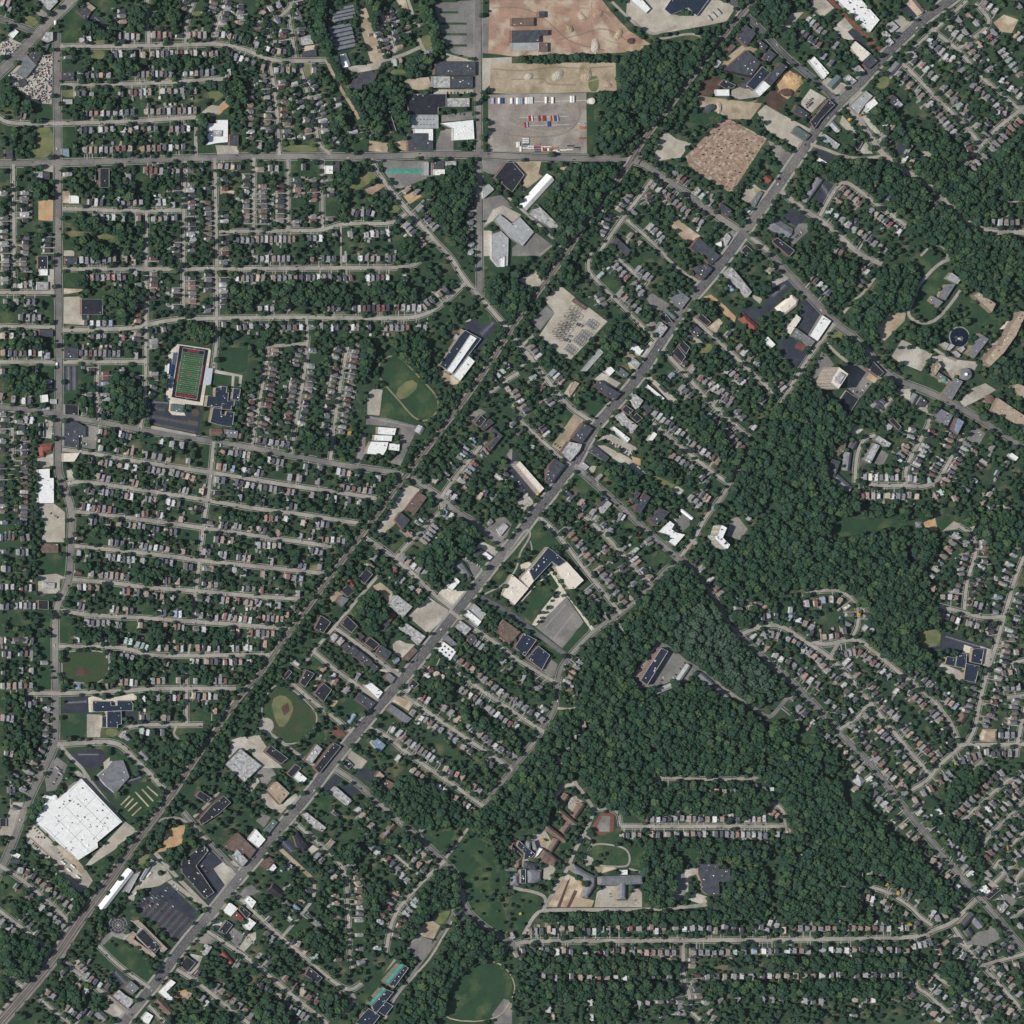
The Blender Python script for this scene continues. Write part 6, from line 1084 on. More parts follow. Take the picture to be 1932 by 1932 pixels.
for v_ in (-0.012, 1.012):
    p = fp(0.5, v_); mb = MB(); mb.box(p.x, p.y, 0.6, 3.6, 0.25, 0.25, ang); mb.box(p.x, p.y, 3.5, 3.7, 7, 0.25, ang)
    for s_ in (-3.4, 3.4): mb.box(p.x+s_*math.cos(ang), p.y+s_*math.sin(ang), 3.7, 9, 0.2, 0.2, ang)
    mb.build('goal_post', 'coping_white', fld)
def stand(name, label, corner, rows, z1, seatm, blue=None):
    a, b, c_, d = [Vector(zs(*q)) for q in corner]    # a-d front edge, b-c back edge
    o = tag(empty(name), label, 'bleachers'); n = rows
    for k in range(n):
        f0, f1 = k/n, (k+1)/n; z = 0.9+(z1-0.9)*f1
        for s0, s1, m in ([(0, 1, seatm)] if not blue else [(0, .34, seatm), (.34, .68, blue), (.68, 1, seatm)]):
            A = a.lerp(b, f0).lerp(d.lerp(c_, f0), s0+.004); B = a.lerp(b, f1).lerp(d.lerp(c_, f1), s0+.004); C_ = a.lerp(b, f1).lerp(d.lerp(c_, f1), s1-.004); D = a.lerp(b, f0).lerp(d.lerp(c_, f0), s1-.004)
            q = [A, B, C_, D]; v = [(p.x, p.y, z-0.45) for p in q]+[(p.x, p.y, z) for p in q]
            link('seat_row', v, [(3, 2, 1, 0), (4, 5, 6, 7), (0, 1, 5, 4), (1, 2, 6, 5), (2, 3, 7, 6), (3, 0, 4, 7)], m, o)
    for s_ in (0.02, 0.35, 0.66, 0.98):
        p = b.lerp(c_, s_); vv, ff = box_geo(p.x, p.y, 0, z1+0.9, 0.4, 0.4, 0.2); link('support_post', vv, ff, 'metal_dark', o)
    fill(BUILT, [tuple(q) for q in (a, b, c_, d)]); fill(OPEN, [tuple(q) for q in (a, b, c_, d)]); return o
mat('seat_grey', (136, 142, 158), (120, 126, 142), 0.3); mat('seat_blue', (46, 92, 138), (40, 80, 122), 0.3); mat('seat_pale', (176, 182, 192), (164, 170, 180), 0.3)
stand('bleachers', 'home bleachers west of the field with blue middle block', ((465, 395), (362, 375), (268, 1030), (352, 1058)), 9, 7, 'seat_grey', 'seat_blue')
stand('bleachers', 'pale grey visitor bleachers east of the football field', ((995, 665), (1105, 675), (1060, 1000), (948, 980)), 8, 5.5, 'seat_pale')
o = tag(empty('press_box'), 'white press box at the top of the home bleachers', 'press box'); p = [up(zs(*q), 11) for q in ((300, 590), (327, 590), (308, 775), (281, 770))]; v, f = walls(ccw(p), 11); link('wall', v, f, 'wall_white', o); link('roof', [(a, b, 11) for a, b in ccw(p)], [(0, 1, 2, 3)], 'roof_w', o)
for k in range(5):
    q = Vector(p[1]).lerp(Vector(p[2]), (k+.5)/5); vv, ff = box_geo(q.x+.05, q.y, 8.4, 10, 0.2, 2.2, 0.1); link('window', vv, ff, 'wall_glass', o)
LAND.append(('the stadium field', zs(700, 780), [tuple(fp(0, 0)), tuple(fp(1, 0)), tuple(fp(1, 1)), tuple(fp(0, 1))], 1, fld))

# ---------------------------------------------------------------- substation
def zz(x, y): return W(2, 1, 90.6+x*.3594, 211+y*.3594)
mat('insulator', (150, 140, 132)); mat('galvanised', (138, 142, 144), (120, 124, 126), 0.5)
SUBA = math.radians(-38)
for i, (x, y, lab) in enumerate(((1130, 860, 'northern'), (870, 1180, 'southern'), (960, 1090, 'smallest, reddish based'))):
    px, py = zz(x, y); o = tag(empty('transformer', (px, py, 0), SUBA), lab+' power transformer in the substation yard', 'transformer', 'substation transformers')
    k = 0.6 if i == 2 else 1
    v, f = box_geo(0, 0, 0, 0.5, 9*k, 7*k); link('plinth', v, f, 'wall_grey', o); v, f = box_geo(0, 0, 0.5, 4.6*k, 6*k, 3.6*k); link('tank', v, f, 'metal_dark', o)
    for s_ in (-1, 1): v, f = box_geo(0, s_*2.7*k, 0.8, 3.8*k, 5*k, 1.0*k); link('radiator', v, f, 'galvanised', o)
    for s_ in (-1.8, 0, 1.8): v, f = box_geo(s_*k, 0, 4.6*k, 6.6*k, 0.5, 0.5); link('bushing', v, f, 'insulator', o)
    v, f = box_geo(4.6*k, 0, 0, 6*k, 0.5, 7*k); link('blast_wall', v, f, 'wall_white', o)
ordn = ['first', 'second', 'third', 'fourth', 'fifth', 'sixth', 'seventh', 'eighth', 'ninth', 'tenth', 'eleventh', 'twelfth', 'thirteenth', 'fourteenth', 'fifteenth', 'sixteenth', 'seventeenth', 'eighteenth', 'nineteenth', 'twentieth', 'twenty-first', 'twenty-second', 'twenty-third', 'twenty-fourth', 'twenty-fifth']
for i, (x, y) in enumerate(((1390, 850), (1240, 1070), (1120, 1200), (940, 1380))):
    px, py = zz(x, y); o = tag(empty('switchgear_bank', (px, py, 0), SUBA), ordn[i]+' switchgear bank from the east along the substation south-east side', 'switchgear', 'substation switchgear')
    for k in range(4):
        for j in range(3):
            v, f = box_geo(-9+k*6, -5+j*5, 0.05, 2.6, 3.4, 2.2); link('cabinet', v, f, 'galvanised', o)
    for k in range(4):
        for s_ in (-7.5, 7.5): v, f = box_geo(-9+k*6, s_, 0, 6, 0.5, 0.5); link('post', v, f, 'metal_dark', o)
        v, f = box_geo(-9+k*6, 0, 6, 6.5, 0.5, 16); link('beam', v, f, 'galvanised', o)
    for s_ in (-7.5, 0, 7.5): v, f = box_geo(0, s_, 6.5, 6.9, 20, 0.5); link('busbar', v, f, 'galvanised', o)
for i, (x, y) in enumerate(((970, 550), (860, 700), (740, 870), (620, 1020), (1010, 680), (900, 830), (800, 960), (700, 1110))):
    px, py = zz(x, y); o = tag(empty('line_gantry', (px, py, 0), SUBA), (ordn[i % 4]+' line gantry from the north on the substation %s side') % ('west' if i < 4 else 'middle'), 'gantry', 'substation line gantries')
    for k in range(3):
        for s_ in (-6, 6): v, f = box_geo(-8+k*8, s_, 0, 11, 0.45, 0.45); link('post', v, f, 'metal_dark', o)
        v, f = box_geo(-8+k*8, 0, 10.5, 11, 0.5, 13); link('beam', v, f, 'metal_dark', o)
    for s_ in (-6, 6): v, f = box_geo(0, s_, 10.6, 11.1, 17, 0.45); link('beam', v, f, 'metal_dark', o)
    for k in range(5): v, f = box_geo(-7+k*3.5, 0, 0, 3.4, 0.8, 0.8); link('insulator_column', v, f, 'insulator', o)

# ---------------------------------------------------------------- containers and trailers in the yard
def zc(x, y): return W(2, 0, 30.2+x*.3125, 603.75+y*.3125)
CONT = {'r': (150, 62, 56), 'w': (226, 224, 218), 'o': (196, 112, 72), 'b': (52, 84, 136), 'l': (156, 170, 196), 't': (206, 172, 128), 'k': (46, 54, 68), 'm': (124, 70, 76), 'y': (140, 140, 138)}
CW = {'r': 'red', 'w': 'white', 'o': 'orange', 'b': 'blue', 'l': 'pale blue', 't': 'tan', 'k': 'navy', 'm': 'maroon', 'y': 'grey'}
for k, c in CONT.items(): mat('paint_box_'+k, c, tuple(int(a*0.85) for a in c), 0.4, rough=0.6)
def corr(name, label, x, y, ck, rz, L_=12.2, wd=2.5, hh=2.7, z0=0.15, group='shipping containers in the yard', cat='container'):
    px, py = up(zc(x, y), hh); o = tag(empty(name, (px, py, z0), rz), label, cat, group); m = 'paint_box_'+ck
    v, f = box_geo(0, 0, 0.1, hh, L_, wd); link('body', v, f, m, o)
    mb = MB()
    for k in range(10): mb.box(-L_/2+(k+.5)*L_/10, 0, hh, hh+0.06, 0.5, wd-0.2)
    mb.build('roof_ribs', m, o)['kind'] = 'stuff'
    for s_ in (-1, 1): v, f = box_geo(L_/2+0.06, s_*wd/4, 0.2, hh-0.1, 0.1, wd/2-0.1); link('door', v, f, m, o)
    if name == 'trailer':
        for s_ in (-1, 1): v, f = box_geo(-L_/2+2.2, s_*(wd/2-0.3), -0.1, 0.9, 2.2, 0.5); link('wheel_set', v, f, 'metal_dark', o)
    return o
V_ = math.pi/2
for i, (x, y) in enumerate(((45, 505), (95, 505), (140, 505), (265, 495), (305, 495), (345, 495), (390, 490), (735, 485), (895, 490), (1345, 460), (1395, 460))):
    corr('trailer', 'white semi trailer, %s from the west along the yard north line' % ordn[i], x, y, 'l' if i in (1, 2) else 'w', V_, 14.6, 2.6, 3.9, 0.15, 'white trailers along the north line', 'trailer')
for i, (x, ck) in enumerate(((325, 'r'), (352, 'r'), (390, 'w'), (560, 'm'), (665, 'r'), (700, 'r'), (860, 'r'), (897, 't'), (935, 'm'), (970, 'b'), (1010, 'l'))):
    corr('shipping_container', '%s container, %s from the west in the upper middle row' % (CW[ck], ordn[i]), x, 925, ck, V_+0.1)
for i, (x, y, ck) in enumerate(((225, 1085, 'r'), (275, 1075, 'l'), (783, 1065, 'b'), (818, 1060, 'b'))):
    corr('shipping_container', '%s container, %s from the west in the lower middle row' % (CW[ck], ordn[i]), x, y, ck, V_+0.1)
for i, (x, y, ck) in enumerate(((1600, 1050, 'l'), (1600, 1135, 'o'), (1600, 1168, 'o'), (1610, 1405, 'r'))):
    corr('shipping_container', '%s container, %s from the north along the yard east fence' % (CW[ck], ordn[i]), x, y, ck, 0)
bot = ((40, 1560, 'w', 1), (78, 1560, 'w', 1), (120, 1660, 'w', 1), (245, 1415, 'w', 0), (245, 1465, 'w', 0), (245, 1510, 'w', 0), (245, 1550, 'b', 0), (235, 1640, 'w', 0), (370, 1600, 'w', 0), (375, 1650, 'w', 0), (520, 1550, 'o', 0), (520, 1620, 'b', 0), (520, 1680, 'r', 0), (520, 1722, 'b', 0), (640, 1650, 't', 1), (705, 1610, 'w', 0), (710, 1690, 'r', 1), (790, 1610, 'w', 0), (790, 1680, 'w', 1), (870, 1690, 'r', 1), (945, 1640, 'o', 0), (945, 1700, 'w', 0), (1020, 1730, 'w', 0), (1160, 1690, 'w', 0), (1310, 1680, 'w', 0))
for i, (x, y, ck, vv) in enumerate(bot): corr('shipping_container', '%s container, %s from the west in the cluster by the road' % (CW[ck], ordn[i]), x, y, ck, V_ if vv else 0, 12.2 if i not in (16, 18, 19, 22) else 6.1)
corr('shipping_container', 'navy container in the south-east corner of the yard, western', 1320, 1590, 'k', 0); corr('shipping_container', 'navy container in the south-east corner of the yard, eastern', 1475, 1630, 'k', 0); corr('shipping_container', 'grey container below the eastern navy one in the yard', 1460, 1680, 'y', 0)
for i, (x, ck) in enumerate(((-550, 'l'), (-400, 'w'), (-360, 'b'), (-320, 'b'), (-100, 'w'))): corr('trailer', '%s trailer, %s from the west at the yard north-west end' % (CW[ck], ordn[i]), x, 500, ck, V_, 13, 2.6, 3.8, 0.15, 'trailers at the yard north-west end', 'trailer')
fill(OPEN, pts(2, 0, '-180,715 565,700 565,1160 -180,1150'))
# trailers at the top-right yard and buses at the station
def vehicle_box(name, label, cat, c, r, x, y, rz, L_, wd, hh, m, group=None):
    px, py = up(W(c, r, x, y), hh); o = tag(empty(name, (px, py, 0.5), rz), label, cat, group); v, f = box_geo(0, 0, 0.4, hh, L_, wd); link('body', v, f, m, o)
    v, f = box_geo(L_/2-0.05, 0, hh*0.5, hh*0.88, 0.2, wd*0.9); link('windscreen', v, f, 'wall_glass', o); v, f = box_geo(0, 0, hh, hh+0.25, L_*0.3, wd*0.5); link('roof_hatch', v, f, 'metal_unit', o)
    for sx in (-1, 1):
        for sy in (-1, 1): v, f = box_geo(sx*L_*0.32, sy*(wd/2-0.2), -0.05, 0.9, 1.0, 0.4); link('wheel', v, f, 'metal_dark', o)
for i, (x, y) in enumerate(((1125, 805), (1030, 945), (1255, 515))): vehicle_box('bus', ('white bus at the station loop, northern', 'white bus at the station loop, southern', 'white bus on the gravel loop north of the station')[i], 'bus', 0, 3, x, y, math.radians(48), 13, 2.8, 3.2, 'roof_w', 'buses')
vehicle_box('bus', 'white bus on the north-west diagonal road', 'bus', 0, 0, 418, 175, V_, 12, 2.8, 3.2, 'roof_w', 'buses'); vehicle_box('bus', 'white bus on the west avenue beside the striped car park', 'bus', 0, 1, 430, 825, V_, 12, 2.8, 3.2, 'roof_w', 'buses')
for i, (x, y) in enumerate(((1490, 135), (1525, 110), (1560, 85))): vehicle_box('trailer', ordn[i]+' grey trailer from the west in the top-right gravel yard', 'trailer', 2, 0, x, y, math.radians(-48), 15, 2.7, 3.8, 'roof_s', 'trailers in the top-right yard')
for i, (x, y) in enumerate(((430, 0), (455, 40), (520, 770), (550, 740), (590, 820), (480, 715))):
    vehicle_box('lorry', ordn[i]+' lorry from the north around the warehouse yard', 'lorry', 0, 3, x, y, math.radians(-40), 10, 2.6, 3.5, 'roof_w' if i > 1 else 'roof_l', 'lorries by the warehouse')
# foundry conveyor
p0, p1 = up(W(2, 0, 1537, 527), 9), up(W(2, 0, 1788, 578), 12); o = tag(empty('conveyor'), 'long black conveyor bridge crossing the foundry roof', 'conveyor'); dx, dy = p1[0]-p0[0], p1[1]-p0[1]; L_ = math.hypot(dx, dy); t = math.atan2(dy, dx)
v, f = box_geo((p0[0]+p1[0])/2, (p0[1]+p1[1])/2, 11, 13, L_, 3.2, t); link('gallery', v, f, 'roof_k', o)
for k in (0.02, 0.35, 0.97): v, f = box_geo(p0[0]+dx*k, p0[1]+dy*k, 0, 11, 1, 1, t); link('trestle', v, f, 'metal_dark', o)
# warehouse roof joints
wl = next(x for x in LAND if 'huge white warehouse' in x[0]); mb = MB(); ce, t, a, b = obb(wl[2]); q = inset(wl[2], 1)
for kk in range(2):
    tt = math.radians(-45.5) + kk*math.pi/2
    for j in range(-7, 8, 2 if kk == 0 else 1):
        base = Vector(wl[1])+Vector((-math.sin(tt), math.cos(tt)))*j*16; seg = []
        for s_ in range(-130, 131, 2):
            pt = base+Vector((math.cos(tt), math.sin(tt)))*s_
            if inside(pt, q) and ((int((s_+260)/38)*7+j*5) % (5 if kk == 0 else 3) > (0 if kk == 0 else 1)): seg.append(pt)
            else:
                if len(seg) > 4: v, f = ribbon([tuple(seg[0]), tuple(seg[-1])], 0.55, 10.52); mb.add(v, f)
                seg = []
        if len(seg) > 4: v, f = ribbon([tuple(seg[0]), tuple(seg[-1])], 0.55, 10.52); mb.add(v, f)
mb.build('roof_joints', 'roof_d', wl[4])['kind'] = 'stuff'
# rubble heaps on the cleared ground
def heap(label, c, r, x, y, rad, h, m, seed):
    rr = random.Random(seed); px, py = W(c, r, x, y); bm = bmesh.new(); bmesh.ops.create_icosphere(bm, subdivisions=4, radius=1)
    off = [Vector((rr.uniform(-1, 1), rr.uniform(-1, 1), rr.uniform(0, 1))).normalized() for _ in range(9)]
    for v in bm.verts:
        k = 1+sum(0.16*max(0, v.co.dot(d)-0.55)/0.45 for d in off)+rr.uniform(-.14, .14); v.co = Vector((v.co.x*rad*k, v.co.y*rad*0.6*k, max(0, v.co.z)**2*h*k))
    me = bpy.data.meshes.new('rubble_heap'); bm.to_mesh(me); bm.free(); me.materials.append(MATS[m]); o = bpy.data.objects.new('rubble_heap', me); COL.objects.link(o); o.location = (px, py, 0); o.rotation_euler = (0, 0, rr.uniform(0, 3)); tag(o, label, 'rubble heap', 'rubble heaps')
for i, (x, y, rd, h, m) in enumerate(((440, 215, 14, 2.5, 'dirt_pale'), (520, 120, 16, 2, 'dirt_red'), (650, 110, 18, 2.5, 'dirt_red'), (630, 340, 22, 3, 'gravel_light'), (800, 260, 18, 2.5, 'dirt_pale'), (900, 310, 15, 2, 'earth_brown'), (120, 580, 15, 2.5, 'gravel_light'), (350, 560, 22, 3, 'gravel_light'), (560, 560, 26, 2.5, 'dirt_pale'), (720, 640, 14, 2, 'dirt_pale'))): heap('%s %s from the west on the cleared ground' % (('reddish' if 'red' in m else 'pale' if m != 'earth_brown' else 'dark')+' rubble heap', ordn[i]), 2, 0, x, y, rd*0.6, h, m, i)
heap('large tan sand heap beside the foundry', 3, 0, 185, 600, 20, 6, 'sand', 31); heap('dark scrap heap south of the tan sand heap', 3, 0, 140, 700, 12, 4, 'earth_brown', 32); heap('grey gravel heap south-west of the foundry', 2, 0, 1480, 820, 13, 4, 'roof_d', 33); heap('brown earth heap south of the foundry', 2, 0, 1560, 815, 10, 3, 'dirt_pale', 34)

# ---------------------------------------------------------------- outlines of the woods
WOODS = {
(2,0): '800,430 950,380 1120,310 1400,330 1440,260 1550,260 1480,400 1330,600 1200,770 1040,970 950,900 980,810 800,800 660,800 660,700 790,690|980,190 1020,120 1080,90 1170,160 1160,210 1080,250 1000,230|0,430 780,422 770,468 0,470|190,1520 330,1370 420,1250 700,1230 880,1260 700,1470 580,1640 400,1870 310,1780 350,1700|640,1150 660,1030 720,860 740,830 800,830 950,960 930,1010 830,1110 760,1160|1780,90 1830,20 1960,-20 1960,210|1190,1220 1330,1290 1300,1330 1220,1270',
(3,0): '290,1240 500,1210 700,1220 850,1210 1000,1260 1120,1330 1230,1430 1200,1560 1100,1660 1000,1600 900,1500 700,1410 600,1340 430,1330|1090,1200 1270,1200 1450,1260 1500,1290 1560,1330 1700,1160 1800,1100 1960,950 1960,1490 1760,1530 1700,1700 1560,1690 1440,1600 1250,1400 1100,1300|1060,1000 1200,960 1360,1060 1480,1130 1480,1220 1280,1190 1120,1100|1100,1700 1250,1560 1340,1560 1560,1740 1960,1790 1960,1960 1380,1960 1280,1840 1200,1830|770,850 850,780 960,850 1080,960 1100,1080 1000,1080 900,1000|1580,1550 1720,1560 1740,1640 1600,1660|0,0 150,0 200,80 110,180 20,150|60,200 250,110 230,200 180,330',
(3,1): '800,290 830,160 900,60 1130,60 1130,190 1090,280 1060,380 960,400 880,470 800,560 830,650 740,640 600,520 640,340|1400,30 1960,-30 1960,200 1820,230 1800,400 1600,260 1460,180|0,1130 250,1000 310,990 480,1060 530,1150 600,1200 640,1270 580,1380 480,1480 440,1640 500,1720 600,1800 680,1780 700,1960 -20,1960|500,560 700,640 770,760 700,850 600,780 480,680|200,0 500,0 680,80 660,200 560,240 440,120 300,90|1640,800 1800,760 1932,840 1932,960 1760,980 1660,950|1540,1150 1680,1180 1932,1330 1932,1440 1780,1330 1600,1220|1030,590 1180,540 1290,560 1260,680 1130,640|860,880 960,900 960,1000 880,1060|990,270 1060,210 1100,300 1040,340',
(2,2): '1280,370 1340,420 1470,600 1580,790 1700,960 1800,1050 1932,1160 1932,1520 1640,1320 1440,1190 1250,1050 1150,970 1080,970 990,1080 880,1250 930,1340 1060,1340 1240,1290 1320,1290 1420,1290 1600,1410 1932,1580 1932,1950 500,1950 620,1700 560,1550 420,1500 560,1450 540,1000 640,930 860,830 950,650 1050,540 1180,430|1400,330 1640,280 1790,150 1960,30 1960,540 1750,620 1650,560 1560,480|250,1680 340,1500 440,1500 600,1700 560,1960 60,1960|1640,740 1740,700 1830,830 1740,910',
(3,2): '-20,-20 440,-20 500,50 450,170 420,260 560,190 820,170 1100,130 1260,150 1290,300 1160,420 1200,500 1190,600 1290,680 1260,850 1120,900 1170,1050 1250,1130 1200,1250 1000,1150 850,1080 700,940 790,830 700,640 560,570 300,570 130,560 -20,640|0,1190 180,1300 0,1480|-20,1600 200,1560 240,1760 400,1760 560,1800 620,1960 -20,1960|620,-20 1300,-20 1180,60 800,40|1450,0 1932,-10 1932,280 1700,270 1600,150 1480,80',
(3,3): '-20,-20 280,-20 400,80 560,100 580,280 700,250 760,330 860,450 1000,560 1170,560 1150,650 1280,860 1330,900 1480,950 1350,1110 1250,1050 1100,950 950,850 800,880 500,880 400,960 350,1160 100,1160 60,900 140,650 150,300 100,230 -20,230|-20,1440 400,1430 900,1440 1100,1400 1110,1540 -20,1530|-20,1620 1000,1600 1090,1660 950,1730 -20,1720|1180,430 1300,370 1560,420 1600,640 1480,640 1340,480|420,960 520,910 720,930 690,1080 520,1180 380,1180|1290,1480 1450,1450 1520,1650 1480,1760 1320,1680|1500,0 1700,-10 1560,160 1400,280 1320,200',
(2,3): '-20,-20 380,-20 460,80 340,220 250,420 -20,440|480,60 560,-20 1932,-20 1932,30 1000,50 1100,150 980,280 960,360 820,330 700,290 560,160|820,520 1932,540 1932,720 1660,700 1400,690 1390,600 1100,610 950,590|960,640 1100,620 1260,640 1290,720 1230,1040 1000,1050 1000,830|1650,750 1932,720 1932,1150 1700,1110 1480,1050 1620,960|230,1095 1932,1085 1932,1180 230,1190|60,1420 300,1420 1270,1450 1280,1560 0,1540|200,1620 1270,1620 1260,1750 200,1760|1400,1620 1932,1600 1932,1720 1450,1700|1130,100 1932,120 1932,350 1780,340 1100,330 1000,300|640,1750 880,1740 870,1932 640,1932',
(1,3): '800,90 1190,60 1400,180 1480,260 1660,340 1932,90 1932,480 1700,520 1590,440 1430,430 1200,470 1000,300|1240,900 1420,760 1500,800 1540,930 1500,1040 1380,1040 1280,1130 1180,1240 1080,1300 1090,1180 1200,1020|1500,1160 1580,1140 1680,1200 1850,1310 1880,1400 1700,1430 1590,1480 1440,1690 1380,1960 1040,1960 1170,1800 1210,1650 1390,1400|750,900 930,830 980,960 900,1080 820,1060|980,540 1220,480 1260,600 1160,660 1010,640|520,600 760,560 800,700 640,720|290,1200 560,1240 620,1420 480,1440 330,1320|0,1440 60,1540 0,1600|0,1740 200,1760 300,1932 0,1932|480,1690 700,1740 640,1900 520,1880',
(1,2): '1170,400 1330,240 1450,100 1570,60 1680,160 1660,260 1500,400 1440,470 1330,560|770,650 900,580 1000,720 960,900 820,870 730,760|1480,1450 1700,1500 1780,1620 1700,1680 1540,1540|1280,1280 1440,1260 1500,1420 1400,1440',
(1,1): '780,620 890,640 870,830 760,960 800,830|1040,600 1200,570 1340,760 1260,860 1300,960 1240,920 1130,800 1030,740|100,200 700,200 720,380 640,380 300,370 140,380|820,200 1180,190 1220,340 1050,360 860,340|300,1320 560,1330 540,1480 380,1480|1720,170 1932,150 1932,450 1800,380 1730,290',
(1,0): '440,0 550,0 500,150 560,330 640,530 590,540 520,440 430,240|820,0 910,0 940,130 920,250 850,120|1250,20 1330,100 1420,370 1330,440 1250,560 1110,570 1000,480 1240,430 1330,330 1260,180|560,560 660,560 700,680 880,700 990,820 930,1010 850,960 740,800|960,590 1100,590 1110,710 1140,840 1150,960 1090,980 1050,850|1430,1240 1660,1290 1650,1500 1600,1520 1570,1760 1560,1932 1440,1800 1320,1560 1260,1400 1400,1370|500,880 680,850 700,1000 560,1000|600,1290 700,1230 800,1330 700,1400 640,1380|600,1450 700,1500 690,1640 610,1640|1060,1830 1180,1760 1240,1932 1060,1932',
(0,0): '930,100 1040,0 1110,60 1090,230 960,250|1260,90 1360,60 1370,230 1280,240|600,190 740,170 890,310 830,330 700,220|1520,640 1700,600 1830,620 1860,800 1770,830 1700,700|550,740 700,730 880,760 840,830 620,820|1480,880 1560,880 1540,1080 1480,1080|840,450 1000,440 1060,560 920,600|1100,480 1240,430 1500,440 1500,510 1300,530|0,700 140,720 240,790 240,850 30,800|220,1340 370,1370 370,1500 250,1500|860,1420 1060,1350 1080,1500 900,1500|600,1640 900,1660 1000,1760 960,1860 820,1740 600,1720|500,1800 760,1800 900,1932 600,1932',
(0,1): '60,820 260,870 380,1000 280,1060 20,1000|830,240 1090,240 1080,320 1000,460 840,440|840,840 1080,1000 1060,1250 860,1240 830,1050|120,570 340,620 340,700 60,700|590,100 660,120 650,260 590,250|1420,520 1610,520 1600,650 1420,640|1700,260 1920,200 1920,400 1740,340',
(0,2): '690,110 840,130 830,200 700,190|520,880 860,890 880,1000 560,990|980,430 1220,420 1200,540 1030,560|830,1090 900,1110 1010,1120 970,1260 830,1240|1020,1130 1120,1120 1100,1230 1000,1260|1260,1700 1600,1640 1560,1780 1440,1860 1240,1830|1080,880 1240,900 1230,980 1130,980|1600,890 1750,910 1740,1000 1600,1010|0,1380 160,1380 200,1500 0,1480|60,1660 280,1690 250,1860 0,1820|620,360 800,400 780,450 600,440',
(0,3): '0,1280 200,1250 400,1420 340,1540 180,1640 0,1480|1230,640 1400,580 1480,540 1400,430 1420,600 1340,700 1270,730|420,790 620,960 700,900 560,1120 490,1000|1180,340 1260,380 1240,440 1180,600 1200,420|520,1680 640,1720 570,1800|1400,1840 1700,1860 1780,1932 1380,1932|1460,1600 1600,1600 1580,1680|180,480 330,190 350,210 260,400',
(2,1): '1660,1500 1790,1480 1932,1400 1932,1932 1700,1932 1600,1740|1350,400 1440,340 1560,400 1540,460|680,560 850,500 900,560 1030,580 920,640 760,760 640,720|1760,330 1932,180 1932,300|1480,760 1640,800 1600,900 1480,860|1320,1180 1540,1260 1650,1450 1560,1480 1360,1340|1000,1500 1180,1560 1240,1700 1060,1620|640,1580 900,1560 960,1700 800,1760|60,1000 180,960 160,1060|330,60 430,40 500,180 380,240|0,60 40,180 140,320 80,400 0,460'}
for (c, r), s in WOODS.items():
    for q in s.split('|'): fill(WOOD, [tuple(a) for a in smooth(pts(c, r, q), True, 2)])
WOODPRE = WOOD.copy()

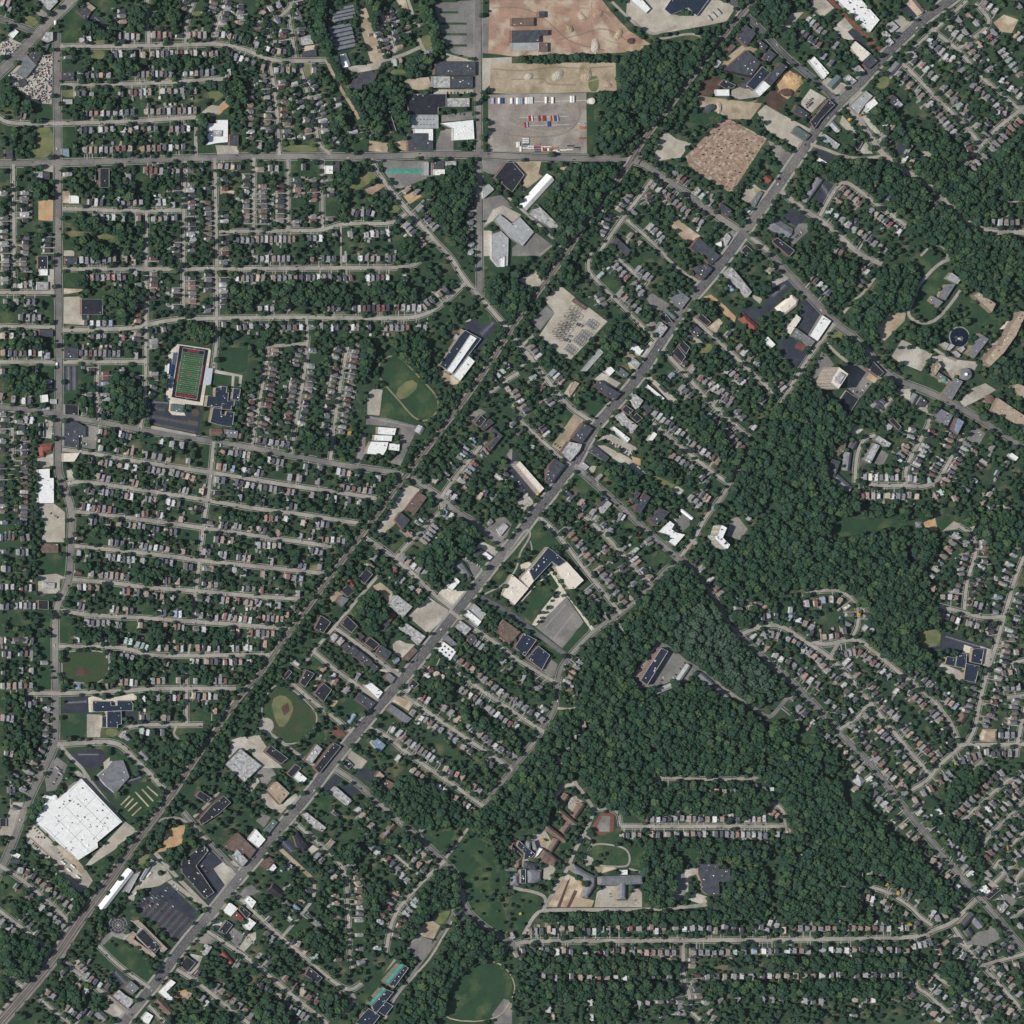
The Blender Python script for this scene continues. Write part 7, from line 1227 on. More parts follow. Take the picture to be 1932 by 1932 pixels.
# ---------------------------------------------------------------- houses along the streets: "x y" one house, "x0 y0 x1 y1 colours-or-count @which row"
HS = {
(0,0): '''905 270;970 275 1050 275 gwb;1165 262 1290 262 brbr @north row above the northernmost pale street;1355 270;1432 265 1550 262 btbg @north row, block left of the curved street end;1645 260 1690 265 2;630 300 680 290 2;920 82 925 165 3;1400 10 1390 60 2;1615 20 1600 90 3;1725 20 1690 175 5;1820 50 1810 170 4
877 415 915 410 dw;1012 410;1090 415;1160 410 1445 405 bwgdwbrwb @row below the northernmost pale street, middle block;1478 400;1555 408 1640 405 gbg;1745 405;515 430;620 570 665 570 2;705 570 735 565 2;770 565 825 565 2;1050 560 1290 555 dgbdwbdg @long row above the street north of the white school;1410 550 1610 545 gwbdgd;1735 545;1725 570 r
590 705 640 705 2;700 718;925 710;995 700 1135 695 drgwb @row below the street north of the white school;1240 690 1380 688 4;1475 685;655 850 690 850 db;735 850 825 850 owg;875 845 1010 840 gwdd;1112 840 1200 838 tgb;1240 838 1475 832 dwdbgwb @row touching the white school playground's west side;610 985 690 985 3;765 980 850 975 3;940 980 990 985 2;1040 975 1180 970 4;1300 972 1430 970 bgdw @row ending at the trees west of the white school
650 1130 845 1130 gtbwgg @western row just above the cross-town road;890 1120 990 1115 rrb @middle row just above the cross-town road;1085 1120 1210 1115 obbr;1250 1110 1390 1105 dwbd @eastern row above the cross-town road by the school;1105 1285 1220 1290 rrrg;1300 1295 1350 1295 2;1435 1290;1525 1290;515 1315;715 1335;980 1335;1670 1255 1810 1265 4
690 1525 770 1530 3;895 1520;935 1530 1070 1525 gdbg;1205 1525 1245 1520 gw;1315 1545;730 1640 860 1640 4;935 1650;1055 1650 r;1170 1650 1255 1655 gbg;1330 1640;1335 1415 1335 1460 2;1335 1810 1335 1932 4;1445 1390 1450 1610 gwdrgd;1450 1690 1450 1890 6;1570 1420;1570 1530 1570 1610 3;1570 1650 1575 1800 5;1695 1360 1695 1420 2;1700 1630 1705 1670 2;1700 1790 1700 1910 4;1860 1335 1860 1445 3;1860 1520 1860 1670 5;1795 1815 1910 1815 4;1890 690 1890 1040 8
190 1455 190 1530 3;185 1580 190 1660 3;195 1790 190 1905 4;30 1455;35 1640 35 1740 3;35 1790;40 1880 40 1930 2;65 30;25 20;80 70;160 865 190 870 2''',
(1,0): '''180 30 60 90 3;320 85;170 150;25 170;15 220;210 230 205 270 2;345 205 340 245 2;95 375 135 390 2;80 650 90 780 4;95 820 90 980 4;105 985 105 1030 2;35 1100;190 660 r;215 825 215 865 rr;235 990;315 715;205 740;470 735 510 860 gggg @four houses above the curving street west of the ruined works;445 660 415 620 2;385 905 395 985 2;630 790 620 745 2;730 965 740 1000 2;590 1050 615 1085 2;880 1010
1005 70 1030 140 4;1040 190 1065 295 3;940 215;975 300 990 400 4;1085 355 t;1145 215 1155 245 2;1255 185;1060 470 1095 465 eb;1320 385;35 1275;118 1270 160 1270 2;370 1260;55 1405 60 1670 tggdgbbd @west column of the grid below the cross-town road;185 1400 185 1670 rrddgdbw @second column of the grid below the cross-town road;315 1360 315 1475 ddob;315 1665 310 1700 2;435 1360;430 1430 435 1510 rbo;430 1630 435 1665 2;565 1435 570 1470 2;560 1655;560 1355
735 1600 770 1615 2;810 1605;850 1600 890 1610 2;720 1765;840 1770 1000 1760 gwgdw @row of five below the bent pale street;610 1765;15 1805 290 1805 bgwbgwgbb @row of nine at the west of the bent street;410 1800 490 1800 3;1140 1700 1190 1760 3;1285 1640 1360 1720 4;1235 1810 1270 1850 3;1245 1570;1330 1500;1145 1440;1220 1450;1615 1560 1620 1900 7;1635 1415;1640 1480''',
(2,0): '''1240 1310 1330 1385 gbrd @four houses below the brown floor slab;1080 1400 1150 1455 gwg;1180 1480 1330 1600 bdgbgb @row of six below the road from the railway bridge;1405 1450 1440 1480 we;1505 1530;1400 1660 1430 1680 2;890 1465 820 1580 4;735 1620 680 1770 6;1030 1470 1055 1520 3;930 1600 g;1050 1715 1140 1800 wgwg;900 1780 b;965 1840 b''',
(3,0): '''310 145 430 250 webgg @upper row of five by the large pale lot;260 245 390 340 gdddr @lower row of five by the large pale lot;520 340;430 425;485 475;1225 310 1320 390 4;1345 430 w;1110 410;1170 490 1270 590 oegw @four houses near the avenue top in the north-east;1080 640;1335 665 1530 890 gbgebg @six double houses on the first north-east street;1135 700 1165 725 2;1225 785;1275 840 1430 1030 dbgwgwd @seven double houses facing the wood on the north-east street;1500 1090 1525 1125 2;1590 950;1650 1010;1560 645 1760 830 gbgggwr @seven double houses on the second north-east street;1740 850 1790 860 2;1770 380 1910 560 wweegb @six pale double houses at the top right;1640 250 1710 320 3;1770 610 1910 720 wbwgw @five double houses near the right edge below the pale six;1680 520;1525 350 1550 390 2;1385 215 1460 280 3;1530 120 t;1580 170;1880 260 1910 290 2;1640 25 1720 80 3;1900 40;1905 905 1700 1115 orbrgbgg @curving row of eight at the wood's north edge;1640 1180;1555 1265
575 1425 700 1540 rbgbr @upper loop street row of five beside the wood;785 1590 1000 1750 gtgdmww;475 1595 660 1730 wegge @row of five west of the loop street;700 1760 890 1890 tgdgtg @row of six continuing beyond the loop street;800 1415;920 1490;1030 1570;520 1890 555 1910 2;1075 1120;900 930 940 960 2''',
(0,1): '''620 30 870 20 7;955 25;1020 45;1160 20;45 30 40 100 3;185 100;655 165 945 160 8;1030 135;1045 215;1165 140 1165 220 3;1155 265 1150 310 2;1330 260 1330 300 2;1330 385;1040 335 1040 490 4;1450 170 1455 380 dboggtb;1575 140 1575 260 4;1565 380 1570 415 2;1690 180 1690 380 6;1700 520;1690 50;1800 170 1910 170 4;1815 540 1900 530 3;655 505 845 505 5;1040 585 1035 660 bdd;700 605 800 610 3;935 615;1165 640 1170 680 2;1175 560;1250 555;620 730 900 735 dgrgbgdgg @row of nine between west avenue and the stadium;1035 750
690 860;795 885 800 960 rru;930 865;1030 920;1030 1065;1170 880 1170 920 2;1160 990 1150 1035 2;670 1050;800 1045 805 1080 ww;655 1165;770 1170 810 1190 2;160 215 235 210 3;50 345;135 345;215 345 255 345 2;220 465;95 605;180 600;260 595;85 735 265 730 6;370 750;265 870;15 1060;110 1080;185 1090 230 1090 2;45 1235;145 1250;180 1380 185 1490 3;185 1560 185 1930 11;20 1400 15 1460 2;10 1580 10 1930 9
770 1330 800 1335 2;910 1345 985 1365 wddg @four houses in a row just south-west of the stadium car park;1225 1400;1305 1420;1380 1430;770 1450;895 1465;970 1475 1000 1480 2;1105 1500;1175 1510 1215 1520 2;1285 1530;1430 1545;690 1540;770 1560 840 1570 bbe;910 1580 960 1590 2;1025 1600;1130 1610 1235 1630 dggg;1310 1635 1345 1645 gg;1380 1650 1460 1680 btb;745 1665 825 1685 bgg;935 1700;1005 1710 1040 1720 2;1180 1735;1250 1750;1365 1760 1420 1775 3;1530 1780;665 1765 710 1780 2;775 1780 850 1790 3;920 1805;960 1810 1000 1815 2;1105 1830 1170 1840 3;1280 1860 1350 1870 3;1505 1900;635 1890 870 1920 7;1690 1480 1750 1490 2;1785 1490 1880 1505 4;1660 1590 1700 1595 2;1765 1605;1845 1620 1880 1630 2;1650 1690 1690 1695 2;1790 1710 1910 1740 4;1640 1790;1820 1825;1900 1060 1890 1280 6''',
(1,1): '''10 20 90 20 3;140 20 250 20 4;430 20 r;510 20 600 20 3;680 20;800 15 930 20 wgbg;1010 20 1050 20 2;20 165 60 170 2;140 168 345 165 bgggbd @row of six below long street north of track;400 165 560 165 dgwbg @row of five east of the six on that same street;635 170 720 165 3;850 165 1000 165 5;1130 170 w;40 395 130 395 3;230 385 260 390 2;545 395 630 395 3;750 395 1000 390 dwrkkrmk @row of eight, some red, north of the running track;1075 385 1240 390 rgwgw @row of five starting with a red roof north of the track;1270 380 1330 330 3;1390 285 1430 250 2;45 535 90 535 2;215 540 345 535 4;420 540;500 530;575 540 615 535 2;735 540 775 540 2;860 540;985 545 1150 540 bgggr @row of five just north of the track's trees;1240 540 1280 545 2
150 710 140 800 tbbd;130 850 90 1160 gbdrgbrrb @first slanting column of nine, west of the running track;75 1225 50 1300 3;30 1390 250 1420 6;325 710 305 820 ggbg;290 930 235 1260 dbgtggbrg @second slanting column of nine west of the running track;420 835 400 1060 wgdgwb @third slanting column, six houses, west of the running track;380 1110 350 1260 4;620 700 600 760 2;605 850 560 1060 rggbwd @fourth slanting column, six houses, west of the running track;545 1140 520 1340 4;760 670 730 830 bggrg @five houses north-west of the running track by the tall trees;735 870 690 1080 dgbggr @six houses beside the paved play area, upper group;690 1120 650 1330 bgggwg @six houses beside the school car park, lower group;430 710;100 1540 205 1560 4;385 1590;495 1605;630 1630 710 1640 3;775 1650;935 1680;15 1635 50 1640 2;265 1670;340 1680;475 1700;40 1750 150 1760 4;215 1770 285 1785 3;430 1805;660 1745 870 1775 bgrgtg @row of six nearest railway, second street below bridge;540 1820;600 1835;710 1845;790 1855;55 1860;270 1890 310 1895 2
1800 925 1900 830 4;1910 1000;1640 1390;1590 1450 1540 1520 wgeg;1490 1580;1715 1490 1740 1470 2;1660 1565 1560 1690 rggog @five houses between the railway and the cream slab;1440 1640;1360 1700;1460 1790 1500 1820 2;1700 1810;1740 1790;1800 1820;1840 1670;1890 1640''',
(2,1): '''155 695 205 755 bgw;320 885 385 950 4;165 915 e;20 1030 110 1170 5;285 1090 305 1120 2;225 1285 270 1340 3;65 1330;15 1270;150 1450;230 1000 r;675 145 e;785 75 870 165 gggr;925 215 980 275 3;960 100 1050 170 4;660 295 695 370 3;830 290 960 410 btdgg @row of five on the street north-east of the substation;1635 590;1650 240;1310 810 1370 860 2;1720 685 1850 810 gwbg;1640 865 1750 960 5;1210 905;1430 920 1530 1000 4;1560 1040 1650 1110 4;1290 1000 1350 1050 3;1440 1140;1490 1205 1560 1265 3;1610 1320 1740 1450 gbggbr @row of six at wood edge south-east of avenue;1710 1180 1745 1220 2;1830 1300;1900 1100;1085 1190 1180 1260 4;1200 1280 1290 1350 4;1340 1400 1560 1550 gbgwgrb;1220 1510 1360 1600 bggdg;1440 1680 1475 1710 2;1360 1830 1420 1880 3;1440 1800 1490 1830 3;665 1670;430 1790;450 1830;530 1860 b;545 1900;1520 960 1660 1080 5''',
(3,1): '''335 165 465 275 5;30 110;720 90 755 120 bw;710 185 690 220 2;70 940 120 1000 bbw;830 1140;870 1090;310 1240;1090 1310 1080 1370 gw;1100 1400;1050 1430 1035 1460 bb;1015 1500 990 1530 gw;1235 1320 1230 1360 rk;1195 1430 1130 1570 wwwdw @five white-roofed houses east of the flats' car park;1370 1390 1360 1430 ob;1400 1350;1300 1530 1240 1640 wgddr;1510 1420 1430 1560 gegdr;1410 1590 1330 1720 bdgbr;740 1670 820 1670 glw;860 1670 980 1665 gwgw @row of four pale houses above the bend, east of the wood;1085 1680 1120 1680 gw;720 1810 840 1810 rbgw @row of four starting with a red roof at the wood edge;910 1810 1030 1815 twgg;1135 1815;1220 1690;1265 1810;1310 1780;1635 1550;1600 1590;1680 1800;1740 1640;1810 1570;1630 1850;1690 1890;1810 1900;1560 1470;1700 1450;1500 1760;1420 1830;1560 1690''',
(0,2): '''690 70 725 75 2;830 85;905 95;980 100 1090 115 gbgg;1160 130 1195 135 2;1260 150 1330 155 bgd;1050 15 1115 15 gbr;1195 20 1225 25 2;1375 55;1580 80;1680 100 1710 105 2;1785 105 1820 110 2;1895 130;600 195 b;845 230;885 235 925 240 2;1000 250;1070 255 1140 265 3;1180 265 1270 280 3;1390 300;1640 205 1680 210 2;1755 215;1550 300 1585 305 2;1670 320 1705 325 2;1810 340 1885 350 3;605 310;680 320;830 340 900 350 ggw;940 360 1010 360 3;1085 370;1220 375 1300 385 3;1410 410 1450 415 2
590 455 r;700 465;770 475;805 475 970 490 5;1250 515 1285 515 dr;1350 520;1560 430;1605 430 o;1780 440;1850 460;1550 545 1635 550 3;1835 575 1920 580 3;605 570 680 570 gwr;745 575;930 600 970 600 2;1045 610;1115 620;1180 635;1230 640;1305 645;1505 660;1575 660;1685 665 1720 670 go;1800 675 r;1865 685 1900 690 2;605 710 635 715 2;855 730 890 735 2;960 745;1000 745;1215 760 1250 760 2;1330 770 1365 770 uw;1500 770;1525 780;1595 795;1640 800;1705 785 1740 795 rg;1780 800 1890 815 4;670 835 820 845 gdggg @row of five on the third street above the marsh park;890 850 915 855 2;1070 855;1255 860;1325 870 1385 875 3;1480 885;1545 890;1760 900 1800 905 2;1900 915
595 965;735 965 800 965 www @three white-roofed houses above the marsh park;955 970;990 980;1045 1000;1080 1010;1110 1025;1205 1025;1265 1025;1345 1030 1375 1030 2;1500 1025;1545 1025 1580 1030 2;1650 1035;1760 1030 1800 1030 2;1865 1020;1895 1025;825 1080;920 1090;965 1095;1000 1105;1245 1135 1270 1140 2;1455 1130 1490 1135 2;1570 1130 1640 1130 3;1710 1135 1820 1130 4;1890 1130;810 1315 b;920 1285;960 1285 1035 1290 bwg;1160 1275 1240 1270 gog;1355 1270 b;1485 1275;1630 1275 1705 1275 ggr;1090 1410;1200 1400;1285 1400 1355 1400 3;1470 1390 1500 1395 2;1555 1390 1585 1390 2;1635 1395;1085 1555;1125 1550;1245 1550 1280 1550 2;1630 1500 o;1080 1660 1120 1665 2;1235 1665;960 1700
20 190 105 190 4;180 195 215 190 2;45 300;145 305 210 305 3;35 430 75 430 2;175 430;15 565 100 565 3;170 570 230 570 3;20 710 60 710 2;130 705 265 705 5;15 970 45 970 2;125 965;165 965;205 965 245 970 2;40 1075 75 1075 2;165 1070 245 1075 3;35 1200;170 1195;245 1200;30 1310 240 1305 gbbgrg;190 1450;230 1455;350 1485 350 1580 3;30 1555 100 1560 3;240 1700;345 1685 340 1730 2;60 1820 95 1825 2;290 1840 w;315 1800;35 80;180 20 180 90 3''',
(1,2): '''80 45 155 50 org;230 55;365 85;475 90 545 100 3;35 130 70 140 2;175 155;345 180;425 190;500 205 670 215 rbwgg @row of five just west of the railway, starting red;30 250 180 255 ggwbg @row of five on the street below that, west of the railway;425 290 500 305 3;125 375;340 405 375 410 2;490 415;60 470;140 485;245 490 350 505 3;50 590;165 600;325 615;10 680 35 690 2;110 700;180 705;290 725;30 795 200 810 rtggtt @row of six, tan roofs, just west of the railway;240 775 o;20 915 130 920 4;75 995 o;900 345;870 400;1260 40 1230 80 3;1360 110 1270 220 ggggb @five houses on the street east of the railway, above the underpass;1435 10 1475 30 2;1120 350 1280 460 gowgg @row of five facing the wooded block by the avenue;1045 440;1110 515;1180 575 1230 600 2;1160 165;515 1190;585 1240;610 1280;690 1345;775 1240;310 1140 w
1650 980 1740 1040 4;1510 1100 1640 1190 drrt;1690 1235 1930 1420 bgbgwgb @row of seven south-east of the roof with six skylights;1870 1130 1920 1180 2;1555 1340 1690 1430 gbwbg @row of five behind the avenue, south of the skylight roof;1700 1450 1760 1490 2;1790 1510 1920 1600 gwggr;1290 1230 1320 1190 wr;1370 1225 1415 1245 tt;1195 1520 1250 1560 2;1285 1570 1400 1650 grgg;1265 1400 1300 1420 2;1430 1480 1530 1560 3;1610 1615 1640 1645 2;1700 1680 1850 1790 5;1860 1800 1910 1830 2;1470 1690 1510 1720 2;1570 1780 1620 1810 2;1740 1890 1780 1910 2;1165 1740 1340 1860 gwgbgww @row of seven south-east of the white and blue roof;1120 1710 r;1090 1670;1400 1880;1080 1860;1040 1640''',
(2,2): '''425 130 605 365 gobggtg @row of seven beside the big school's east lawn;545 115 r;650 50;700 100 740 145 2;690 265 720 300 gr;670 440 850 690 rggbgbb @row of seven below the big school's gymnasium;770 365;830 420 850 450 2;850 275;940 290 e;905 330 950 385 gwo;955 165 r;1030 215 1045 240 2;580 605 640 680 gbg;715 795;820 30 845 45 2;930 545;900 640;1000 440 1045 495 2;1390 380;1440 430;1505 510 w;1555 580 1580 615 2;1710 730;1860 690;1910 720 o;1785 40;520 1130 440 1240 ggot @four houses at the wood foot, east of the black square roof;420 1280;430 1340;490 1370;90 1255;185 1295 210 1330 2;25 1420 235 1570 gggdwg @row of six ending at the wood's foot road;250 1480;20 1600 40 1620 2;550 1600 b;505 1660;480 1700;420 1770 350 1860 3;20 1830;730 940;830 885;360 1910 b;520 30;620 0''',
(3,2): '''180 740;170 800 u;235 820 340 870 wbg;160 960 240 1000 3;280 1035 390 1120 wgtg;65 1085 205 1160 gwdg;250 1205 d;280 1240 375 1305 owg;425 1165 490 1240 bgg;305 690;370 690 r;425 665;485 660 w;550 675 t;600 720 l;620 775;605 840 g;770 655 o;750 870 785 900 ww;435 940 530 930 twr @three houses inside the eastern road loop;560 1075 660 1060 4;700 1060 840 1160 rbgrg @row of five along the curving street east of the loop;770 1300 795 1330 2;600 1360 625 1390 2;460 1435 570 1550 gwdg;745 1530 g;640 1620 760 1780 gwdgg @row of five beside the hill road's brick-strip;800 1830 870 1905 rgb;835 1630 940 1750 5;920 1780 k;890 1480 985 1550 3;1030 1625 1080 1680 gbt;1115 1720 1260 1870 gogror;990 1280 1020 1315 2;1080 1370 1180 1460 dggr;1245 1510 1300 1570 dgb;975 1355 w;1190 1270 1270 1340 4;1330 1400 1420 1470 gbtu;1500 1500;1545 1370 1540 1420 2;1330 640 1430 650 3;1540 690 1610 710 rgg;1320 780 1440 820 bwrw;1530 850 g
1430 180 1240 480 wgobgww @curving row of seven facing the wood, east side;1480 390 r;1455 430 1460 470 2;1640 320 1635 370 2;1615 415 w;1595 555 1575 600 2;1790 490 w;1745 640;1900 720 1865 850 4;1835 930 1835 960 2;1805 1050 1790 1130 3;1745 1250 1690 1530 7;1860 1470 1850 1590 4;1675 870 1680 910 2;1500 240;1250 580;330 1590 445 1700 wgg;240 1480 280 1530 2;240 1555;1345 1640;1375 1730;1480 1870 1600 1830 4;1660 1810;1300 1820;680 1230 b;1560 100 p''',
(0,3): '''165 770 220 780 2;210 790 420 950 rdbbtg @row of six south of the huge warehouse lot;470 990 540 1050 3;130 895;235 970;320 1060 w;380 1110 480 1195 gggg @row of four grey roofs near the station tracks;175 1140;235 1190;75 1205 105 1230 2;285 1250;20 1165;115 50;235 30;75 165 110 165 2;180 155 210 80 2;110 300;480 1550;590 1470 640 1530 3;670 1460;660 1570 760 1640 4;820 1650;600 1650 650 1690 2;370 1700 410 1730 og;510 1810 600 1880 4;690 1860;640 1840;1500 1550;1535 1740;1640 1650 1900 1870 gbrggbg @row of seven at bottom, right of white angled roof;1560 1780;1800 1490;1330 1720 r;1430 1720 o''',
(1,3): '''775 320 875 440 wtgb;605 340 k;575 575 b;470 665;505 700;570 780;590 825 t;255 750 w;880 600 915 640 gw;1080 600 1120 630 tg;1000 690 1145 850 rdgwg @row of five on the short street west of the park;1195 700 1270 770 3;730 740;745 775 770 870 tbt;780 910 785 1010 bbtb;795 1055 790 1100 wg;785 1150;785 1260 w;605 970 605 1020 tt;615 1120 t;1060 945 1000 1060 4;950 1110 940 1160 2;1225 1000 1140 1100 4;1300 940 r;1110 1140 1085 1195 rr;1055 1260;920 1360;785 1365;620 1445 b;800 1470;1190 20 1260 70 3;1380 145 1430 170 ww;1510 235 o;1570 270 1640 320 bwr;1650 140 1695 175 2;1560 75 t;1440 10 1520 50 3
275 890 k;400 930;350 1000 b;245 1020;310 1050;260 1130;100 1145;410 1110 k;470 1170;90 1255 130 1290 2;30 1420;95 1480;280 1310 325 1330 2;450 1425;385 1380 t;230 1590 r;295 1640 r;360 1700 460 1770 trr;570 1780 r;630 1720;230 1790 390 1890 6;175 1730;40 1640 80 1670 2;990 490''',
(2,3): '''1020 385 1200 390 rgwdk @first five houses on the short southern street, north side;1240 380 1340 380 3;1380 385 1590 385 gdbwb;1790 385 1910 380 gwtw;1060 500;1185 500 1250 500 2;1330 500 1460 500 bbdw @row of four on the short southern street, south side;1545 500 1830 505 ddggowgw @row of eight on the short southern street, south side;1130 180 1215 180 2;1340 165;1410 190 r;1490 170 1550 170 tt;1610 180;1680 175;1910 165;285 1215 t;385 1210 455 1210 bb;545 1215;690 1215;805 1205 t;900 1210 970 1205 rg;1060 1200 r;1155 1205;1245 1205 1310 1210 gw;1370 1205 1430 1200 gg;1500 1210;1620 1200 1680 1205 2;1830 1200 1890 1200 2;1835 1130;350 1390;455 1395;560 1405;655 1400 715 1400 2
920 1395 1230 1395 gttbbgg @row of seven below long southern street, west of crossing;1380 1395 1690 1390 gggggbe @row of seven below long southern street, east of crossing;1760 1390 1910 1385 3;245 1570;335 1585;460 1570;525 1585;595 1575;660 1580 860 1580 4;990 1585;1070 1575 1200 1575 3;1395 1570 r;1485 1575 1555 1575 2;1615 1580;1690 1575 1745 1580 2;1815 1580;1900 1575;600 1770;905 1765;970 1770 1030 1775 2;1120 1765;1200 1770;1465 1770 w;1580 1755;1710 1750;1900 1750;1500 1835 b;1530 1890;285 1820 w;315 1880 t;610 1885 w;1150 1875;1240 1850;950 1905''',
(3,3): '''200 1210 460 1210 rggbgb @row of six above long southern street, near the right;600 1210 920 1210 bbborgw @row of seven above long southern street, near the right;1010 1205;20 1385 70 1380 2;160 1380 310 1385 wgbg;430 1375 660 1375 gwgwb @row of five below the long southern street, near the right;790 1375 1060 1375 5;20 1570 420 1565 wbbbbbw;490 1565;540 1560;680 1565 1010 1560 6;40 1750;110 1755;290 1760 410 1760 3;670 1750 800 1755 bgw;970 1755;650 1870;75 1885;1160 1790;665 160 b;810 200 920 310 dgwb;975 395 t;1030 440 t;1085 495;1200 655 1185 695 2;1250 705 1300 740 2;1305 790;1375 880;890 20 960 80 3;1000 125 t;1040 140;1240 155 r;1120 240;1130 285;1300 325;1310 100 1380 40 3;1400 580 g;1435 650 1480 680 2;1375 555;1440 340 1720 60 rbggbrbdd @long diagonal row of nine near the bottom right;1660 670 1830 500 rrgggg @diagonal row of six, red to grey, at the right;1800 200 1930 60 5;1890 650;1780 770;1910 900;1880 960;1500 1500;1530 1560 1680 1730 5;1740 1800;1590 1470;1830 1600 r;1350 1320 t;1305 1385 r;1275 1490;1230 1600;1490 1790 1600 1840 3;1430 1750;1820 1390;1780 1340;1910 1190;1890 1490;715 970 795 990 gbw;880 1010;930 1040 o;900 1070;1045 1110;1130 1180 d;1150 990 b;1250 1100;710 810;785 790;850 820;935 845;540 1140 w;215 645 240 670 rw;385 1065;80 500;195 470 b;40 170;40 340 70 365 oo;25 1170 75 1190 2'''}
HC = {'g': (112, 114, 118), 'd': (70, 74, 82), 'w': (156, 158, 159), 'b': (120, 108, 102), 't': (146, 130, 118), 'r': (102, 76, 74), 'k': (54, 57, 66), 'e': (134, 150, 146), 'u': (112, 126, 146), 'o': (134, 108, 97), 'm': (122, 74, 78), 'l': (164, 160, 152), 'p': (160, 136, 130)}
HWORD = {'g': 'grey', 'd': 'dark grey', 'w': 'pale grey', 'b': 'brown', 't': 'tan', 'r': 'dark red', 'k': 'black', 'e': 'grey green', 'u': 'blue grey', 'o': 'orange brown', 'm': 'maroon', 'l': 'light', 'p': 'pinkish'}
for k, c in HC.items(): mat('shingle_'+k, c, tuple(int(a*0.84) for a in c), 0.5, 0.9)
HW_ = [(154, 150, 144), (138, 135, 130), (162, 161, 159), (134, 110, 100), (156, 153, 142), (142, 147, 149)]
for i, c in enumerate(HW_): mat('siding_%d' % i, c, None, 0.5)
def house_geo(w, d, e, pitch, rr, style):
    """parts in local space, street front towards -y: (name, verts, faces)"""
    out = []; h = e+w/2*pitch; ov = 0.45
    v = [(-w/2, -d/2, 0), (w/2, -d/2, 0), (w/2, d/2, 0), (-w/2, d/2, 0), (-w/2, -d/2, e), (w/2, -d/2, e), (w/2, d/2, e), (-w/2, d/2, e), (0, -d/2, h), (0, d/2, h)]
    out.append(('wall', v, [(0, 1, 5, 4), (1, 2, 6, 5), (2, 3, 7, 6), (3, 0, 4, 7), (4, 5, 8), (6, 7, 9)]))
    a = w/2+ov; b = d/2+ov; ez = e-ov*pitch
    hip = 0 if style != 2 else w*0.28
    out.append(('roof_slope', [(-a, -b, ez), (0, -b+hip, h+.06), (0, b-hip, h+.06), (-a, b, ez)], [(0, 1, 2, 3)])); out.append(('roof_slope', [(a, -b, ez), (a, b, ez), (0, b-hip, h+.06), (0, -b+hip, h+.06)], [(0, 1, 2, 3)]))
    if hip: out.append(('roof_hip', [(-a, -b, ez), (a, -b, ez), (0, -b+hip, h+.06)], [(0, 1, 2)])); out.append(('roof_hip', [(-a, b, ez), (0, b-hip, h+.06), (a, b, ez)], [(0, 1, 2)]))
    pd = 2.4; out.append(('porch_roof', [(-w*.46, -d/2, e*.55), (w*.46, -d/2, e*.55), (w*.46, -d/2-pd, e*.42), (-w*.46, -d/2-pd, e*.42)], [(3, 2, 1, 0)]))
    for s_ in (-1, 1): out.append(('porch_post', *box_geo(s_*w*.42, -d/2-pd+.2, 0, e*.42, .3, .3)))
    if style == 1:      # cross gable
        cw = d*.3; ch = e+cw*pitch*0.95; y0 = rr.choice([-.1, .12])*d; sd = rr.choice([-1, 1])
        out.append(('roof_slope', [(sd*(w/2+.9), y0-cw, e), (sd*(w/2+.9), y0, ch), (0, y0, ch), (0, y0-cw, e)], [(0, 1, 2, 3)])); out.append(('roof_slope', [(sd*(w/2+.9), y0+cw, e), (0, y0+cw, e), (0, y0, ch), (sd*(w/2+.9), y0, ch)], [(0, 1, 2, 3)]))
        out.append(('gable_end', [(sd*(w/2+.6), y0-cw, e*.9), (sd*(w/2+.6), y0+cw, e*.9), (sd*(w/2+.6), y0, ch-.1)], [(0, 1, 2) if sd > 0 else (2, 1, 0)]))
    elif style == 0:    # dormer
        out.append(('dormer', *box_geo(-w*.25, -d*.15, e, h-.3, w*.3, 2.2)))
    cxp = rr.choice([-1, 1])*w*.18; cyp = rr.uniform(-.2, .35)*d; out.append(('chimney', *box_geo(cxp, cyp, e, h+1.0, .8, .8)))
    return out, h
def place(parts, x, y, rz):
    c, s = math.cos(rz), math.sin(rz); return [(n, [(x+a*c-b*s, y+a*s+b*c, z) for a, b, z in v], f) for n, v, f in parts]
stuff = MB(); drive = MB(); HP = []; nthing = 0; hseed = 0
def jit(c, rr, a=.12): k = 1+rr.uniform(-a, a); return tuple(min(255, max(0, q*k)) for q in c)
